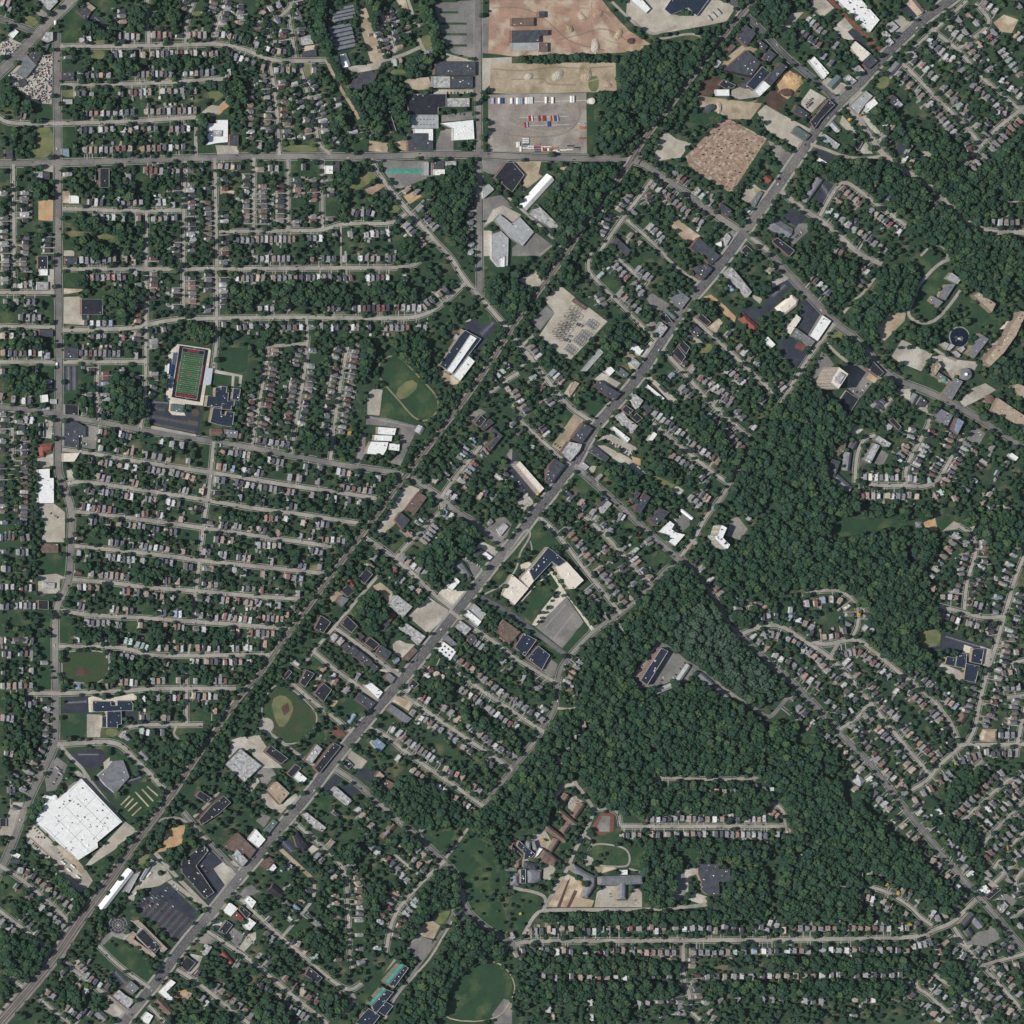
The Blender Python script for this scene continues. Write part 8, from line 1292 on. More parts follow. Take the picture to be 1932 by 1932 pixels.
def one_house(px, py, d, ck, space, desc, rank):
    global nthing, hseed
    hseed += 1; rr = random.Random(hseed); x, y = up((px, py), 7)
    dist, q, rd = nearest_road(x, y)
    if d is None: d = rd
    nx, ny = -d[1], d[0]
    if (q[0]-x)*nx+(q[1]-y)*ny < 0: nx, ny = -nx, -ny
    rz = math.atan2(ny, nx)+math.pi/2      # local -y looks at the street
    w = min(8.6, max(5.8, space*.70))*rr.uniform(.94, 1.08); dp = rr.uniform(11.5, 15); e = rr.uniform(5.6, 6.8); style = rr.choice([0, 0, 0, 1, 2, 3] if space < 12.5 else [0, 1, 1, 2, 2])
    if space >= 12.5: w = min(10.5, space*.64); dp = rr.uniform(10, 13)
    parts, h = house_geo(w, dp, e, rr.uniform(.75, 1.05), rr, style)
    co, si = math.cos(rz), math.sin(rz)
    fill(BUILT, [(x+a*co-b*si, y+a*si+b*co) for a, b in ((-w/2-1, -dp/2-3), (w/2+1, -dp/2-3), (w/2+1, dp/2+1), (-w/2-1, dp/2+1))])
    sx, sy = px-x, py-y; fill(OPEN, [(x+sx+a*co-b*si, y+sy+a*si+b*co) for a, b in ((-w/2-.8, -dp/2-2), (w/2+.8, -dp/2-2), (w/2+.8, dp/2+.8), (-w/2-.8, dp/2+.8))])
    wc = rr.randrange(6)
    if desc:
        o = tag(empty('house', (x, y, 0), rz), '%s-roofed house, %s, %s' % (HWORD[ck], rank, desc), 'house', 'houses in the street rows'); nthing += 1
        made = {}
        for n, v, f in parts:
            q_ = link(n, v, f, 'shingle_'+ck if 'roof' in n or n == 'dormer' else 'chimney_brick' if n == 'chimney' else 'siding_%d' % wc, made.get({'chimney': 'roof_slope', 'dormer': 'roof_slope', 'porch_post': 'porch_roof'}.get(n), o))
            made.setdefault(n, q_)
    else:
        rt = lin(jit(HC[ck], rr)); wt = lin(jit(HW_[wc], rr)); ct = lin((132, 92, 78))
        for n, v, f in place(parts, x, y, rz): stuff.add(v, f, 0, rt if 'roof' in n or n == 'dormer' else ct if n == 'chimney' else wt)
    HP.append((x, y))
    # driveway beside the house and a garage behind it
    side = rr.choice([-1, 1])*(w/2+1.5)
    if dist < 48:
        L_ = lambda a, b: (x+a*co-b*si, y+a*si+b*co)
        if rr.random() < .8: v, f = ribbon([L_(side, dp/2+4), L_(side, -max(6, dist-3.0))], 2.3, 0.28+(hseed % 9)*.005); drive.add(v, f)
        if rr.random() < .5: v, f = ribbon([L_(0, -dp/2-2), L_(0, -max(8, dist-3.0))], 1.2, 0.34+(hseed % 9)*.005); drive.add(v, f)
    if rr.random() < .45:
        L_ = lambda a, b: (x+a*co-b*si, y+a*si+b*co); w_ = rr.uniform(2.5, 5); v, f = ribbon([L_(side*.5, dp/2+1), L_(side*.5, dp/2+rr.uniform(5, 10))], w_, 0.2+(hseed % 9)*.005); drive.add(v, f)
    if rr.random() < .36:
        gx, gy = x+side*co-(dp/2+9)*si, y+side*si+(dp/2+9)*co
        a, b = to_g(gx, gy)
        if 0 <= a < G and 0 <= b < G and not ROAD[int(b), int(a)] and not BUILT[int(b), int(a)]:
            gp, _ = house_geo(5.2, 6.2, 2.5, .55, rr, 3); gt = lin(jit(HC[rr.choice('ggdwb')], rr))
            for n, v, f in place([q_ for q_ in gp if 'porch' not in q_[0] and q_[0] != 'chimney'], gx, gy, rz): stuff.add(v, f, 0, gt if 'roof' in n else wt if not desc else lin(HW_[wc]))
            fill(BUILT, [(gx+a_, gy+b_) for a_, b_ in ((-3.5, -3.5), (3.5, -3.5), (3.5, 3.5), (-3.5, 3.5))])
for (c, r), s in HS.items():
    for e in s.replace('\n', ';').split(';'):
        e = e.strip(); desc = None
        if '@' in e:
            e, desc = [a.strip() for a in e.split('@')]
            if len(e.split()[4]) < 6 and desc not in ('four houses below the brown floor slab', 'three white-roofed houses above the marsh park', 'three houses inside the eastern road loop'): desc = None
        t = e.split(); rr = random.Random(hash_ := sum(ord(ch) for ch in e)+c*7+r*31)
        rnd = lambda: rr.choices('gdwbtreouk', (33, 26, 14, 13, 4, 3, 2, 1, 1, 3))[0]
        if len(t) <= 3:
            px, py = W(c, r, float(t[0]), float(t[1])); one_house(px, py, None, t[2] if len(t) == 3 else rnd(), 11.5, None, None)
        else:
            a = Vector(W(c, r, float(t[0]), float(t[1]))); b = Vector(W(c, r, float(t[2]), float(t[3]))); cs = t[4]
            cs = [rnd() for _ in range(int(cs))] if cs.isdigit() else list(cs); n = len(cs); dv = (b-a).normalized(); sp = (b-a).length/max(1, n-1)
            horiz = abs(dv.x) > 0.5; first = ('west' if dv.x > 0 else 'east') if horiz else ('north' if dv.y < 0 else 'south')
            for k, ck in enumerate(cs):
                p = a.lerp(b, k/max(1, n-1)) + (Vector((R.uniform(-1, 1), R.uniform(-1, 1))) if not desc else Vector((0, 0)))
                one_house(p.x, p.y, tuple(dv), ck, sp, desc, '%s from %s' % (ordn[k], first))
# fill the remaining frontage of the eastern and southern streets
def free(x, y, rad):
    a, b = to_g(x, y); k = int(rad/S); i0, i1, j0, j1 = int(b)-k, int(b)+k+1, int(a)-k, int(a)+k+1
    if i0 < 0 or j0 < 0 or i1 >= G or j1 >= G: return False
    return not (ROAD[i0:i1, j0:j1].any() or BUILT[i0:i1, j0:j1].any() or OPEN[i0:i1, j0:j1].any())
for kind, w, walk, desc_, p in list(ROADS):
    if walk != 1 or 'wood slab' in desc_: continue
    q = smooth(p, False, 1)
    for sg in (0, 1):
        e = strip(q, w+34)[sg]; carry = 6.0
        for a, b in zip(e, e[1:]):
            L_ = (b-a).length
            while carry < L_:
                c_ = a.lerp(b, carry/L_); gx, gy = to_g(*c_); ok = (gx > 1380 and gy > 880) or (gx > 1580 and gy < 420) or (gx > 780 and gy > 1560) or (gx < 95 and 450 < gy < 1500) or (430 < gx < 800 and gy < 260)
                wd = 0 <= gx < G and 0 <= gy < G and WOODPRE[int(gy), int(gx)]
                if ok and not wd and R.random() < .85 and free(c_.x, c_.y, 7.0): one_house(c_.x, c_.y, tuple((b-a).normalized()), R.choices('gdwbtk', (34, 26, 16, 14, 5, 5))[0], 12.0, None, None); carry += 12.5
                else: carry += 5.0
            carry -= L_
tag(stuff.build('house_rows', 'tinted'), 'remaining small gabled houses and garages packed along the streets', 'house', kind='stuff')
tag(drive.build('driveway', 'sidewalk'), 'pale driveways and front walks between houses', kind='structure')
print('houses', len(HP), 'individual', nthing)

# ---------------------------------------------------------------- cars
CARC = {'k': (28, 30, 36), 'w': (222, 222, 220), 'g': (120, 124, 128), 's': (176, 180, 184), 'r': (150, 38, 40), 'b': (44, 66, 110), 't': (160, 142, 116)}
CARW = {'k': 'black', 'w': 'white', 'g': 'grey', 's': 'silver', 'r': 'red', 'b': 'blue', 't': 'tan'}
for k, c in CARC.items(): mat('car_'+k, c, c, 0.5, rough=0.35, spec=0.5)
def car_mesh():
    mb = MB(); L_, w = 4.6, 1.85
    def sec(x0, x1, w0, z0, z1, t0, t1, mi):    # lower box tapering to a smaller top
        v = [(x0, -w0/2, z0), (x1, -w0/2, z0), (x1, w0/2, z0), (x0, w0/2, z0), (x0+t0, -w0/2*.84, z1), (x1-t1, -w0/2*.84, z1), (x1-t1, w0/2*.84, z1), (x0+t0, w0/2*.84, z1)]
        mb.add(v, [(4, 5, 6, 7), (0, 1, 5, 4), (1, 2, 6, 5), (2, 3, 7, 6), (3, 0, 4, 7)], mi)
    sec(-L_/2, L_/2, w, .35, .95, .1, .15, 0); sec(-L_*.38, L_*.22, w*.9, .95, 1.36, .5, .7, 1); mb.box(-.35, 0, 1.36, 1.44, 1.7, w*.74, mi=0)
    for sx in (-1.4, 1.4):
        for sy in (-.8, .8): mb.box(sx, sy, 0, .62, .64, .22, mi=2)
    return mb
CM = {}
for k in CARC:
    o = car_mesh().build('car_model', ['car_'+k, 'wall_glass', 'metal_dark']); CM[k] = o.data; bpy.data.objects.remove(o)
ncar = 0
def car(x, y, rz, ck, label, group, z=1.15):
    global ncar
    o = bpy.data.objects.new('car', CM[ck]); COL.objects.link(o); o.location = (x, y, z); o.rotation_euler = (0, 0, rz); tag(o, label, 'car', group); ncar += 1
# rows of parked cars: tile, first, last, pattern ('.' empty bay), where
CR = [(0,3,'1045 1035 1130 940','k.gw.kg','west edge of the station car park'), (0,3,'1085 1055 1165 950','t.rk.wg.','first aisle of the station car park'), (0,3,'1130 1040 1215 935','wkg.sgk.','second aisle of the station car park'), (0,3,'1175 1050 1260 905','gwk.s.wg','third aisle of the station car park'), (0,3,'1210 1080 1320 935','k..g.kbk','fourth aisle of the station car park'), (0,3,'1260 1110 1330 1000','r..w..','fifth aisle of the station car park'), (0,3,'1300 880 1335 915','gww','north corner of the station car park'),
 (0,3,'355 70 385 5','kgs.k','first aisle of the lot north of the warehouse'), (0,3,'400 120 460 15','kwgk.kgrk','second aisle of the lot north of the warehouse'), (0,3,'440 145 475 90','k.kgk','third aisle of the lot north of the warehouse'), (0,3,'470 135 510 60','gk.wk','fourth aisle of the lot north of the warehouse'), (0,3,'245 570 290 610','kgkkw','south-west edge of the warehouse lot'), (0,3,'260 455 290 490','kkg','west corner of the warehouse lot'), (0,3,'330 660 370 670','kkw','middle of the warehouse lot'), (0,3,'260 520 330 525','wrgk','upper bays of the warehouse lot'), (0,3,'440 640 470 690','kgk','bays beside the tan strip at the warehouse'), (0,3,'385 770 420 800','gkw','southern bays of the warehouse lot'),
 (0,3,'1520 740 1560 790','wkrgk','strip mall car park, upper aisle'), (0,3,'1850 1265 1925 1335','rkwgsk','busy car lot right of the avenue, front row'), (0,3,'1800 1220 1870 1280','kgwks','busy car lot right of the avenue, middle row'), (0,3,'1740 1240 1800 1330','swgk','busy car lot right of the avenue, left row'),
 (2,1,'320 1420 355 1445','kgk','rear lot of the mottled white block'), (2,1,'700 1385 880 1500','kkgkwrkgks','crowded car lot, lower row'), (2,1,'730 1400 890 1480','kwgkksw','crowded car lot, upper row'), (2,1,'895 1490 945 1425','wksk','crowded car lot, east row'), (2,1,'35 1690 120 1810','kwgkkgkwk','lot beside the cream slab'),
 (3,1,'285 950 440 705','gkkkkwkgkkkk','kerb row in front of the tallest tower'), (3,1,'700 1030 750 965','gw.wk','lot behind the tallest tower'), (3,1,'640 1020 690 1035','wkg','lot beside the low black deck'),
 (2,2,'1000 1100 1090 985','kkgkkkkkgw','kerb row west of the wood slab, upper'), (2,2,'905 1255 970 1165','kgkkgkw','kerb row west of the wood slab, lower'), (2,2,'1110 1290 1140 1250','gkw','lot east of the wood slab, south end'), (2,2,'1215 1250 1300 1140','wk.kgk','lot east of the wood slab, garage side'), (2,2,'1340 1290 1410 1215','kkrrw','small lot between the grey pitched roofs'), (2,2,'1230 60 1260 30','wkw','small grey lot behind the white stepped roof'),
 (0,0,'345 430 390 430','krs','north gate of the scrap yard'), (1,0,'1440 700 1620 700','krgk.kwk','lane between the works roofs'), (1,0,'1500 860 1630 865','kgk.k','yard behind the black and white works roof'), (1,0,'1540 1075 1620 1060','kkgk','lot south of the irregular white roof'), (3,0,'285 790 330 745','kkgkk','crowded gravel lot in the north-east, upper'), (3,0,'290 810 330 775','kgkkk','crowded gravel lot in the north-east, lower'), (3,0,'205 1790 245 1755','bkgw','lot beside the black brick block'), (3,0,'30 1560 90 1490','rkwkr','sales lot at the avenue corner'), (3,0,'700 870 720 850','rk','shop lot at the divided road'),
 (0,1,'345 1240 355 1290','wksk','car lot on the west avenue, west row'), (0,1,'390 1290 395 1340','kgw','car lot on the west avenue, east row'), (0,1,'610 1410 650 1420','wkw','lot behind the large dark patchy roof'), (0,1,'390 190 405 220','wk','shop corner on the west avenue'), (0,2,'380 10 430 40','kwgk','big pale lot on the west avenue'), (2,3,'480 290 490 250','rrr','courtyard of the brown gabled complex'), (2,3,'430 270 455 235','www','courtyard west side of the brown gabled complex'), (2,3,'735 930 740 970','wkg','lot west of the T-shaped roof'), (2,3,'920 980 935 1020','wgw','lot east of the T-shaped roof'), (2,3,'500 520 515 485','kwg','small loop by the brown gabled complex'), (1,2,'1580 350 1700 420','wwkwgwsw','lot above the hipped church roof'), (3,3,'1735 990 1775 950','wgws','lot behind the long black roof in the south-east'), (3,1,'1590 1330 1600 1350','ww','grey lot opposite the campus'), (3,1,'1395 885 1420 910','wk','round hall forecourt')]
for c, r, s, pat, where in CR:
    t = [float(q) for q in s.split()]; a, b = Vector(W(c, r, t[0], t[1])), Vector(W(c, r, t[2], t[3])); n = len(pat); dv = (b-a).normalized(); rz = math.atan2(dv.y, dv.x)+math.pi/2; fr = ('west' if dv.x > 0 else 'east') if abs(dv.x) > .5 else ('north' if dv.y < 0 else 'south'); m = 0
    for k, ch in enumerate(pat):
        if ch == '.': continue
        p = a.lerp(b, k/max(1, n-1)); car(p.x, p.y, rz+R.uniform(-.05, .05), ch, '%s parked car, %s car from %s, %s' % (CARW[ch], ordn[m], fr, where), 'parked cars'); m += 1
# moving cars on the avenues
def along(name, fr, idx, cols, step):
    p = smooth(ROADS[idx][4], False, 2); w = ROADS[idx][1]; d = [0]
    for a, b in zip(p, p[1:]): d.append(d[-1]+(b-a).length)
    pos = []; s_ = step*.5
    while s_ < d[-1]: pos.append(s_+R.uniform(-.35, .35)*step); s_ += step
    m = 0
    for s_ in pos:
        k = max(i for i in range(len(d)) if d[i] <= max(0, s_)); k = min(k, len(p)-2); a, b = p[k], p[k+1]; u = (s_-d[k])/max(1e-6, (b-a).length); q = a.lerp(b, min(1, max(0, u))); dv = (b-a).normalized(); sd = R.choice([-1, 1]); off = w*.2*sd
        x, y = q.x-dv.y*off, q.y+dv.x*off
        if abs(x) > 1140 or abs(y) > 1140: continue
        ck = cols[m % len(cols)]; car(x, y, math.atan2(dv.y, dv.x), ck, '%s car, %s on the road from the %s end of %s' % (CARW[ck], ordn[m] if m < 25 else str(m+1)+'th', fr, name), 'cars on the avenues', 1.2); m += 1
main_i = next(i for i, q in enumerate(ROADS) if q[3].startswith('main avenue')); along('the main avenue', 'north-east', main_i, 'kwkgskwkrkgwk', 95)
along('the west avenue', 'north', 0, 'kwkgkrkw', 190); along('the cross-town road', 'west', next(i for i, q in enumerate(ROADS) if 'container yard' in q[3] and 'cross' in q[3]), 'kkgkwk', 170); along('the campus arterial', 'north-west', next(i for i, q in enumerate(ROADS) if 'past the campus' in q[3]), 'kwrkg', 170)
# cars standing at the kerb of the residential streets
kerb = MB()
for kind, w, walk, desc_, p in ROADS:
    if walk != 1 or w > 10: continue
    q = smooth(p, False, 1)
    for a, b in zip(q, q[1:]):
        for _ in range(int((b-a).length/34+R.random())):
            if R.random() < .45: continue
            u = R.random(); sd = R.choice([-1, 1]); dv = (b-a).normalized(); c_ = a.lerp(b, u); x, y = c_.x-dv.y*sd*(w/2-1.2), c_.y+dv.x*sd*(w/2-1.2); rz_ = math.atan2(dv.y, dv.x); tt = lin(CARC[R.choice('kwgskkbgws')])
            kerb.box(x, y, 1.3, 2.0, 4.4, 1.8, rz_, tint=tt); kerb.box(x, y, 2.0, 2.45, 2.2, 1.6, rz_, tint=lin((44, 50, 58)))
tag(kerb.build('kerbside_cars', 'tinted'), 'remaining small cars standing along the residential kerbs', 'car', kind='stuff')
# scrap yard: far too many wrecks to count
mb = MB(); y1 = pts(0, 0, '62,575 130,520 215,600 300,430 392,412 388,780 295,772 205,735 100,640'); y2 = pts(0, 0, '0,340 60,300 160,335 60,425 0,420')
for poly, n in ((y1, 330), (y2, 60)):
    k = 0; xs = [q[0] for q in poly]; ys = [q[1] for q in poly]; tr = 0
    while k < n and tr < 6000:
        tr += 1; x, y = R.uniform(min(xs), max(xs)), R.uniform(min(ys), max(ys)); g_ = to_g(x, y)
        if not inside((x, y), poly) or (0 <= g_[0] < G and 0 <= g_[1] < G and BUILT[int(g_[1]), int(g_[0])]): continue
        tt = lin(CARC[R.choice('wwskgrbws')]); rz = R.choice([0.3, 1.87, 0.5])+R.uniform(-.3, .3); mb.box(x, y, .3, 1.05, 4.4, 1.8, rz, tint=tt); mb.box(x, y, 1.05, 1.5, 2.2, 1.6, rz, tint=lin((60, 66, 74))); k += 1
tag(mb.build('scrap_cars', 'tinted'), 'mass of wrecked cars packed in the scrap yard', 'car', kind='stuff')
print('cars', ncar)
mat('paint_bay', (178, 164, 142), (150, 138, 122), 0.3)
# bay stripes on the marked car parks
def stripes(label, c, r, s, n, L_, m, par=None):
    t = [float(q) for q in s.split()]; a, b = Vector(W(c, r, t[0], t[1])), Vector(W(c, r, t[2], t[3])); dv = (b-a).normalized(); nv = Vector((-dv.y, dv.x)); mb = MB()
    for k in range(n):
        p = a.lerp(b, k/(n-1)); v, f = ribbon([tuple(p-nv*L_/2), tuple(p+nv*L_/2)], .18, .9); mb.add(v, f)
    v, f = ribbon([tuple(a), tuple(b)], .3, .92); mb.add(v, f); tag(mb.build('parking_bay_lines', m), label, kind='structure')
for k in range(6): stripes('painted bays of the stadium car park', 0, 1, *[(f'{1160-k*3} {1150+k*1} {1240} {1165}', 12, 9, 'paint_bay'), (f'1150 1212 1490 1275', 50, 9.5, 'paint_bay'), ('1150 1265 1470 1330', 48, 5, 'paint_bay'), ('1140 1100 1270 1110', 18, 5, 'paint_white'), ('1125 1110 1112 1240', 18, 5, 'paint_white'), ('1420 1245 1490 1260', 9, 9, 'paint_yellow')][k])
for k in range(8): stripes('painted bays of the station car park', 0, 3, f'{1075+k*34} {1085+k*32} {1165+k*42} {975+k*25}', 22, 10, 'paint_bay')
stripes('painted bays of the station car park edge', 0, 3, '1295 890 1495 1075', 40, 5, 'paint_white'); stripes('painted bays', 0, 1, '515 835 515 1010', 30, 9, 'paint_white'); stripes('painted bays', 0, 1, '558 835 558 1010', 30, 9, 'paint_white'); stripes('painted bays', 0, 3, '870 1540 945 1625', 15, 9, 'paint_white'); stripes('painted bays', 1, 3, '200 560 270 630', 12, 9, 'paint_white'); stripes('painted bays', 3, 0, '400 1390 470 1500', 20, 9, 'paint_white'); stripes('painted bays', 3, 1, '30 300 130 220', 20, 9, 'paint_white'); stripes('painted bays', 0, 2, '500 1440 650 1430', 22, 6, 'paint_white'); stripes('painted bays', 1, 1, '1700 590 1790 500', 16, 9, 'paint_white'); stripes('painted bays', 1, 1, '860 1220 1190 1290', 44, 5, 'paint_white'); stripes('painted bays', 3, 2, '1340 940 1640 1030', 44, 5, 'paint_white'); stripes('painted bays', 2, 2, '250 870 400 700', 30, 5, 'paint_white'); stripes('painted bays', 2, 2, '310 960 460 770', 34, 5, 'paint_white'); stripes('painted bays', 0, 0, '710 130 830 230', 22, 5, 'paint_white'); stripes('painted bays', 0, 3, '1500 700 1580 640', 18, 5, 'paint_white'); stripes('painted bays', 0, 2, '590 1830 740 1830', 20, 5, 'paint_white'); stripes('painted bays', 0, 3, '960 100 1060 70', 14, 5, 'paint_white')
for q in ('20,772 560,758', '60,888 425,877', '90,950 430,940'): v, f = ribbon(pts(2, 0, q), .8, .6); tag(link('painted_line', v, f, 'paint_white'), 'white painted line across the container yard', kind='structure')

# ---------------------------------------------------------------- trees
for o_, w_ in ((11, 17), (-11, 17)):      # scrub along both sides of the railway
    e = [tuple(a) for a in strip(RAILP, abs(o_)*2+8)[0 if o_ > 0 else 1] if a[1] > -900]; a, b = strip(e, w_)
    for k in range(len(e)-1): fill(DENSE, [a[k], a[k+1], b[k+1], b[k]])
def crown_mesh(name, seed, n, flat, m):
    rr = random.Random(seed); bm = bmesh.new(); k = 0
    while k < n:
        d = Vector((rr.gauss(0, 1), rr.gauss(0, 1), rr.gauss(0.25, .8))).normalized(); q = rr.uniform(.45, .84); c = Vector((d.x*q, d.y*q, d.z*q*flat)); s_ = rr.uniform(.2, .34) if seed % 2 else rr.uniform(.28, .48)
        g = bmesh.ops.create_icosphere(bm, subdivisions=2, radius=s_)
        for v in g['verts']: v.co = v.co*(1+rr.uniform(-.22, .22)) + c
        k += 1
    g = bmesh.ops.create_icosphere(bm, subdivisions=2, radius=.62)
    for v in g['verts']: v.co.z *= flat; v.co *= 1+rr.uniform(-.15, .15)
    for v in bm.verts: v.co.z += 1.55
    g = bmesh.ops.create_cone(bm, cap_ends=False, segments=5, radius1=.09, radius2=.05, depth=2.2)
    for v in g['verts']: v.co.z += .1
    me = bpy.data.meshes.new(name); bm.to_mesh(me); bm.free(); me.materials.append(MATS[m]); me.polygons.foreach_set('use_smooth', [True]*len(me.polygons)); return me
def trunk_mesh():
    mb = MB(); n = 6
    v = [(0.075*math.cos(2*math.pi*i/n), .075*math.sin(2*math.pi*i/n), 0) for i in range(n)]+[(.045*math.cos(2*math.pi*i/n), .045*math.sin(2*math.pi*i/n), 1.2) for i in range(n)]
    mb.add(v, [(i, (i+1) % n, n+(i+1) % n, n+i) for i in range(n)])
    for k in range(4):
        t = k*1.6+.3; mb.add([(.03, 0, .7), (-.03, 0, .7), (.45*math.cos(t), .45*math.sin(t), 1.3), (0, .03, .78)], [(0, 1, 2), (1, 3, 2), (3, 0, 2)])
    o = mb.build('trunk', 'trunk_bark'); me = o.data; bpy.data.objects.remove(o); return me
CROWNS = [crown_mesh('crown_mesh', 100+i, 26+i % 4*5, (.78, .95, .85, 1.1, .7, .9, 1.0, .8)[i], 'leaves') for i in range(8)]
AUT = crown_mesh('crown_autumn', 200, 26, .9, 'leaves_autumn'); TRUNK = trunk_mesh()
protos = bpy.data.collections.new('tree_models')
for i, me in enumerate(CROWNS): protos.objects.link(bpy.data.objects.new('tree_model_%d' % i, me))
trees = []     # seen x, seen y, radius
rng = np.random.default_rng(5)
def scan(step, want, rlo, rhi, clear):
    for gy in np.arange(2, G-2, step):
        for gx in np.arange(2, G-2, step):
            x, y = gx+rng.uniform(-.45, .45)*step, gy+rng.uniform(-.45, .45)*step; i, j = int(min(G-1, max(0, y))), int(min(G-1, max(0, x)))
            p = want(i, j)
            if p <= 0 or rng.random() > p: continue
            rad = rng.uniform(rlo, rhi)
            if OPEN[i, j] or ROAD[i, j]: continue
            k = int(rad/S*clear)+1
            if k and (ROAD[max(0, i-k):i+k+1:2, max(0, j-k):j+k+1:2].mean() > .42 or OPEN[max(0, i-k):i+k+1:2, max(0, j-k):j+k+1:2].mean() > .3): continue
            wx, wy = (x-966)*S, (966-y)*S; bx, by = up((wx, wy), 1.55*rad); a, b = to_g(bx, by); a = min(G-1, max(0, int(a))); b = min(G-1, max(0, int(b)))
            if BUILT[b, a]: continue
            trees.append((bx, by, rad))
scan(6.6, lambda i, j: 1.0 if WOOD[i, j] else 0, 4.0, 9.0, .30)
nw = len(trees)
def yard(i, j):
    if WOOD[i, j]: return 0
    if DENSE[i, j]: return .9
    if NEAR[i, j]: return .24
    return DENS[i//8, j//8]
low = np.random.default_rng(2); base = low.random((31, 31)); xi = np.linspace(0, 29.99, 242); ii = xi.astype(int); fr_ = xi-ii
tmp = base[ii]*(1-fr_)[:, None]+base[ii+1]*fr_[:, None]; DENS = tmp[:, ii]*(1-fr_)+tmp[:, ii+1]*fr_; DENS = np.clip(.10+.68*DENS, .08, .75)
scan(6.0, yard, 2.4, 6.2, .45)
for i in range(11):      # weeds that came up through the old factory floor
    for j in range(10):
        if rng.random() < .45: continue
        a = Vector(W(2, 0, 1330, 1200)).lerp(Vector(W(2, 0, 1600, 905)), (i+.5+rng.uniform(-.3, .3))/11); b = Vector(W(2, 0, 1645, 1450)).lerp(Vector(W(2, 0, 1910, 1050)), (i+.5+rng.uniform(-.3, .3))/11); p = a.lerp(b, (j+.5+rng.uniform(-.3, .3))/10); trees.append((p.x, p.y, rng.uniform(.7, 1.6)))
for c, r, q in ((1, 3, '1540,630 1665,640 1640,840 1700,840 1725,770 1700,930 1800,850 1650,1010 1620,930 1760,1000 1700,1100 1820,1080 1560,560 1250,490 1350,510 1740,590 1790,930 1860,1170'), (2, 3, '60,1000 30,1050 85,1180 120,1010 540,560 660,660 700,650 690,690'), (3, 1, '985,830 1000,810 990,690 1070,690 1160,490 1240,370 1290,250 1500,480 1480,520'), (2, 2, '220,130 100,300 330,640 300,670 270,720 245,760 220,800 200,830 380,630'), (0, 3, '830,1310 860,1340 1180,1600 1210,790 1460,1030 1490,1090')):
    for p in pts(c, r, q): b_ = rng.uniform(2.6, 5.2); trees.append((*up(p, 1.55*b_), b_))
print('trees', len(trees), 'woods', nw)
# individual trees: the nearest tree on each side of the named buildings
T = np.array([(a, b) for a, b, _ in trees]); taken = {}; sides = [('east', 1, 0), ('north-east', .7, .7), ('north', 0, 1), ('north-west', -.7, .7), ('west', -1, 0), ('south-west', -.7, -.7), ('south', 0, -1), ('south-east', .7, -.7)]
ti = 0
for lab, ce, poly, h, o in LAND:
    if abs(area(poly)) < 260 and h < 20: continue
    if abs(ce[0]) > 1100 or abs(ce[1]) > 1100: continue
    d = T-np.array(ce); dist = np.hypot(d[:, 0], d[:, 1]); rad = math.sqrt(abs(area(poly))/math.pi)
    for sname, sx, sy in sides:
        if ti >= 300: break
        n = math.hypot(sx, sy); cosv = (d[:, 0]*sx+d[:, 1]*sy)/(dist+1e-6)/n; cand = np.where((cosv > .92) & (dist < rad+55))[0]
        if not len(cand): continue
        k = int(cand[np.argmin(dist[cand])])
        if k in taken: continue
        lw = lab.split(','); short = lab
        words_ = ('leafy green tree nearest the %s side of the ' % sname).split(); room = 16-len(words_); sl = lab.replace('the ', '', 1) if lab.startswith('the ') else lab
        if len(sl.split()) > room: continue
        taken[k] = 'leafy green tree nearest the %s side of the %s' % (sname, sl); ti += 1
for k, lab in taken.items():
    x, y, rad = trees[k]; rr = random.Random(k); o = tag(empty('tree', (x, y, 0), rr.uniform(0, 6.28)), lab, 'tree', 'trees beside the larger buildings'); o.scale = (rad, rad, rad*rr.uniform(.9, 1.15))
    for nm, me in (('crown', CROWNS[k % 8]), ('trunk', TRUNK)): q = bpy.data.objects.new(nm, me); COL.objects.link(q); q.parent = o
for i, (c, r, x, y, lab) in enumerate(((1, 1, 705, 1335, 'yellow-leaved tree beside the school car park south of the houses'), (1, 1, 1800, 1350, 'golden tree inside the black U-shaped apartment roof'), (3, 0, 1000, 1590, 'yellow tree at the end of the loop street'), (2, 1, 195, 1790, 'yellow tree at the south end of the cream slab'), (2, 3, 235, 545, 'golden tree between the sprawling complex and the courtyard'), (2, 3, 62, 1100, 'small yellow tree on the lawn below the campus drive'), (3, 2, 685, 770, 'yellow tree on the wooded loop street'), (3, 3, 900, 880, 'orange tree on the curving wood street, western'), (3, 3, 985, 940, 'orange tree on the curving wood street, eastern'), (3, 3, 1070, 1180, 'large orange tree above the long southern street'), (3, 3, 1800, 610, 'yellow tree beside the diagonal row of six'), (3, 2, 1410, 1900, 'yellow tree below the brown hipped roof'), (3, 0, 620, 900, 'yellow tree on the divided road median'))):
    rad = 4.2 if i != 5 else 3; px, py = up(W(c, r, x, y), 1.55*rad); o = tag(empty('tree', (px, py, 0), i*1.3), lab, 'tree', 'yellow-leaved trees'); o.scale = (rad,)*3
    for nm, me in (('crown', AUT), ('trunk', TRUNK)): q = bpy.data.objects.new(nm, me); COL.objects.link(q); q.parent = o
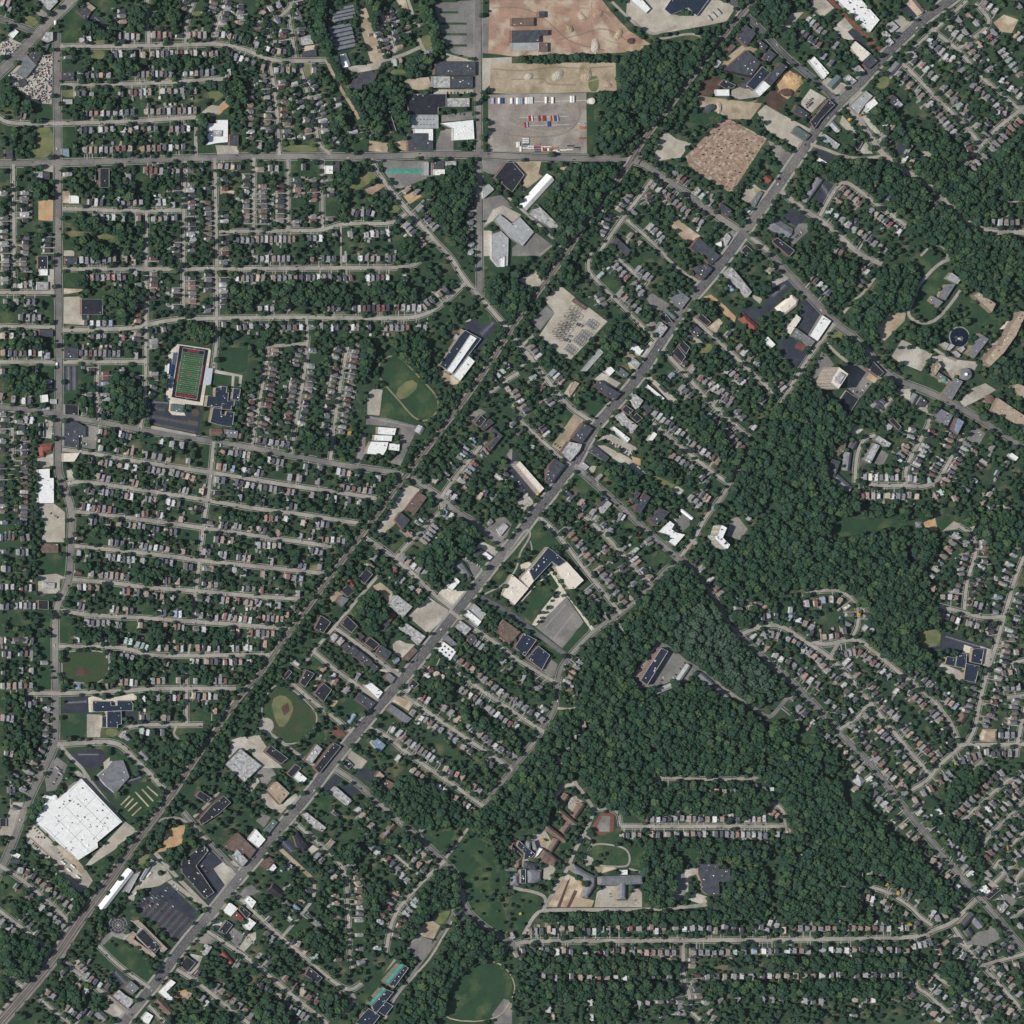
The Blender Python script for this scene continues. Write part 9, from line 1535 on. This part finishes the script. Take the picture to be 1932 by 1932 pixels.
def scatter(name, label, idx, lift=0, models=None):
    me = bpy.data.meshes.new(name); me.from_pydata([(trees[k][0], trees[k][1], lift*random.Random(k).random()) for k in idx], [], []); rr = random.Random(3)
    a = me.attributes.new('kind_index', 'INT', 'POINT'); a.data.foreach_set('value', [rr.randrange(8) for _ in idx])
    a = me.attributes.new('turn', 'FLOAT_VECTOR', 'POINT'); a.data.foreach_set('vector', np.array([(rr.uniform(-.1, .1), rr.uniform(-.1, .1), rr.uniform(0, 6.28)) for _ in idx], dtype=np.float32).ravel())
    a = me.attributes.new('size', 'FLOAT_VECTOR', 'POINT'); a.data.foreach_set('vector', np.array([(trees[k][2]*rr.uniform(.88, 1.12), trees[k][2]*rr.uniform(.88, 1.12), trees[k][2]*rr.uniform(.8, 1.25)) for k in idx], dtype=np.float32).ravel())
    o = bpy.data.objects.new(name, me); COL.objects.link(o); tag(o, label, 'tree', kind='stuff')
    ng = bpy.data.node_groups.new(name+'_scatter', 'GeometryNodeTree'); ng.interface.new_socket('Geometry', in_out='INPUT', socket_type='NodeSocketGeometry'); ng.interface.new_socket('Geometry', in_out='OUTPUT', socket_type='NodeSocketGeometry')
    N = ng.nodes; L = ng.links; gi = N.new('NodeGroupInput'); go = N.new('NodeGroupOutput'); ip = N.new('GeometryNodeInstanceOnPoints'); ci = N.new('GeometryNodeCollectionInfo'); ci.inputs['Collection'].default_value = models or protos; ci.inputs['Separate Children'].default_value = True; ci.inputs['Reset Children'].default_value = True
    def attr(nm, ty): q = N.new('GeometryNodeInputNamedAttribute'); q.data_type = ty; q.inputs['Name'].default_value = nm; return q.outputs[0]
    L.new(gi.outputs[0], ip.inputs['Points']); L.new(ci.outputs[0], ip.inputs['Instance']); ip.inputs['Pick Instance'].default_value = True
    L.new(attr('kind_index', 'INT'), ip.inputs['Instance Index']); L.new(attr('turn', 'FLOAT_VECTOR'), ip.inputs['Rotation']); L.new(attr('size', 'FLOAT_VECTOR'), ip.inputs['Scale']); L.new(ip.outputs[0], go.inputs[0])
    md = o.modifiers.new('scatter', 'NODES'); md.node_group = ng
PALE = pts(2, 2, '1150,760 1400,690 1560,830 1720,980 1932,1180 1932,1500 1640,1300 1440,1180 1280,1050 1140,950')
pale = {k for k in range(nw) if k not in taken and inside((trees[k][0]+rng.normal(0, 14), trees[k][1]+rng.normal(0, 14)), PALE)}
protos2 = bpy.data.collections.new('willow_models')
for i, me in enumerate(CROWNS):
    m2 = me.copy(); m2.materials[0] = MATS['leaves_pale']; protos2.objects.link(bpy.data.objects.new('willow_model_%d' % i, m2))
scatter('woodland', 'dense green woodland on the hill and along the railway', [k for k in range(nw) if k not in taken and k not in pale], 3.0)
scatter('willow_stand', 'pale grey green stand of willows on the wooded hill', sorted(pale), 2.0, protos2)
scatter('yard_trees', 'uncounted green yard and street trees between the houses', [k for k in range(nw, len(trees)) if k not in taken])
print('individual trees', ti)

# ---------------------------------------------------------------- the air between the ground and the aircraft
hm = bpy.data.materials.new('thin_haze'); hm.use_nodes = True; nt = hm.node_tree; nt.nodes.remove(nt.nodes['Principled BSDF'])
pv = nt.nodes.new('ShaderNodeVolumePrincipled'); pv.inputs['Density'].default_value = 1.3e-6; pv.inputs['Color'].default_value = (0.78, 0.88, 1.0, 1); pv.inputs['Anisotropy'].default_value = 0.0
nt.links.new(pv.outputs[0], nt.nodes['Material Output'].inputs['Volume']); MATS['thin_haze'] = hm
v, f = box_geo(-1500, 0, -1.0, CAM_H+200, 14000, 10400); tag(link('haze', v, f, 'thin_haze'), 'thin bluish haze over the whole city', kind='stuff')
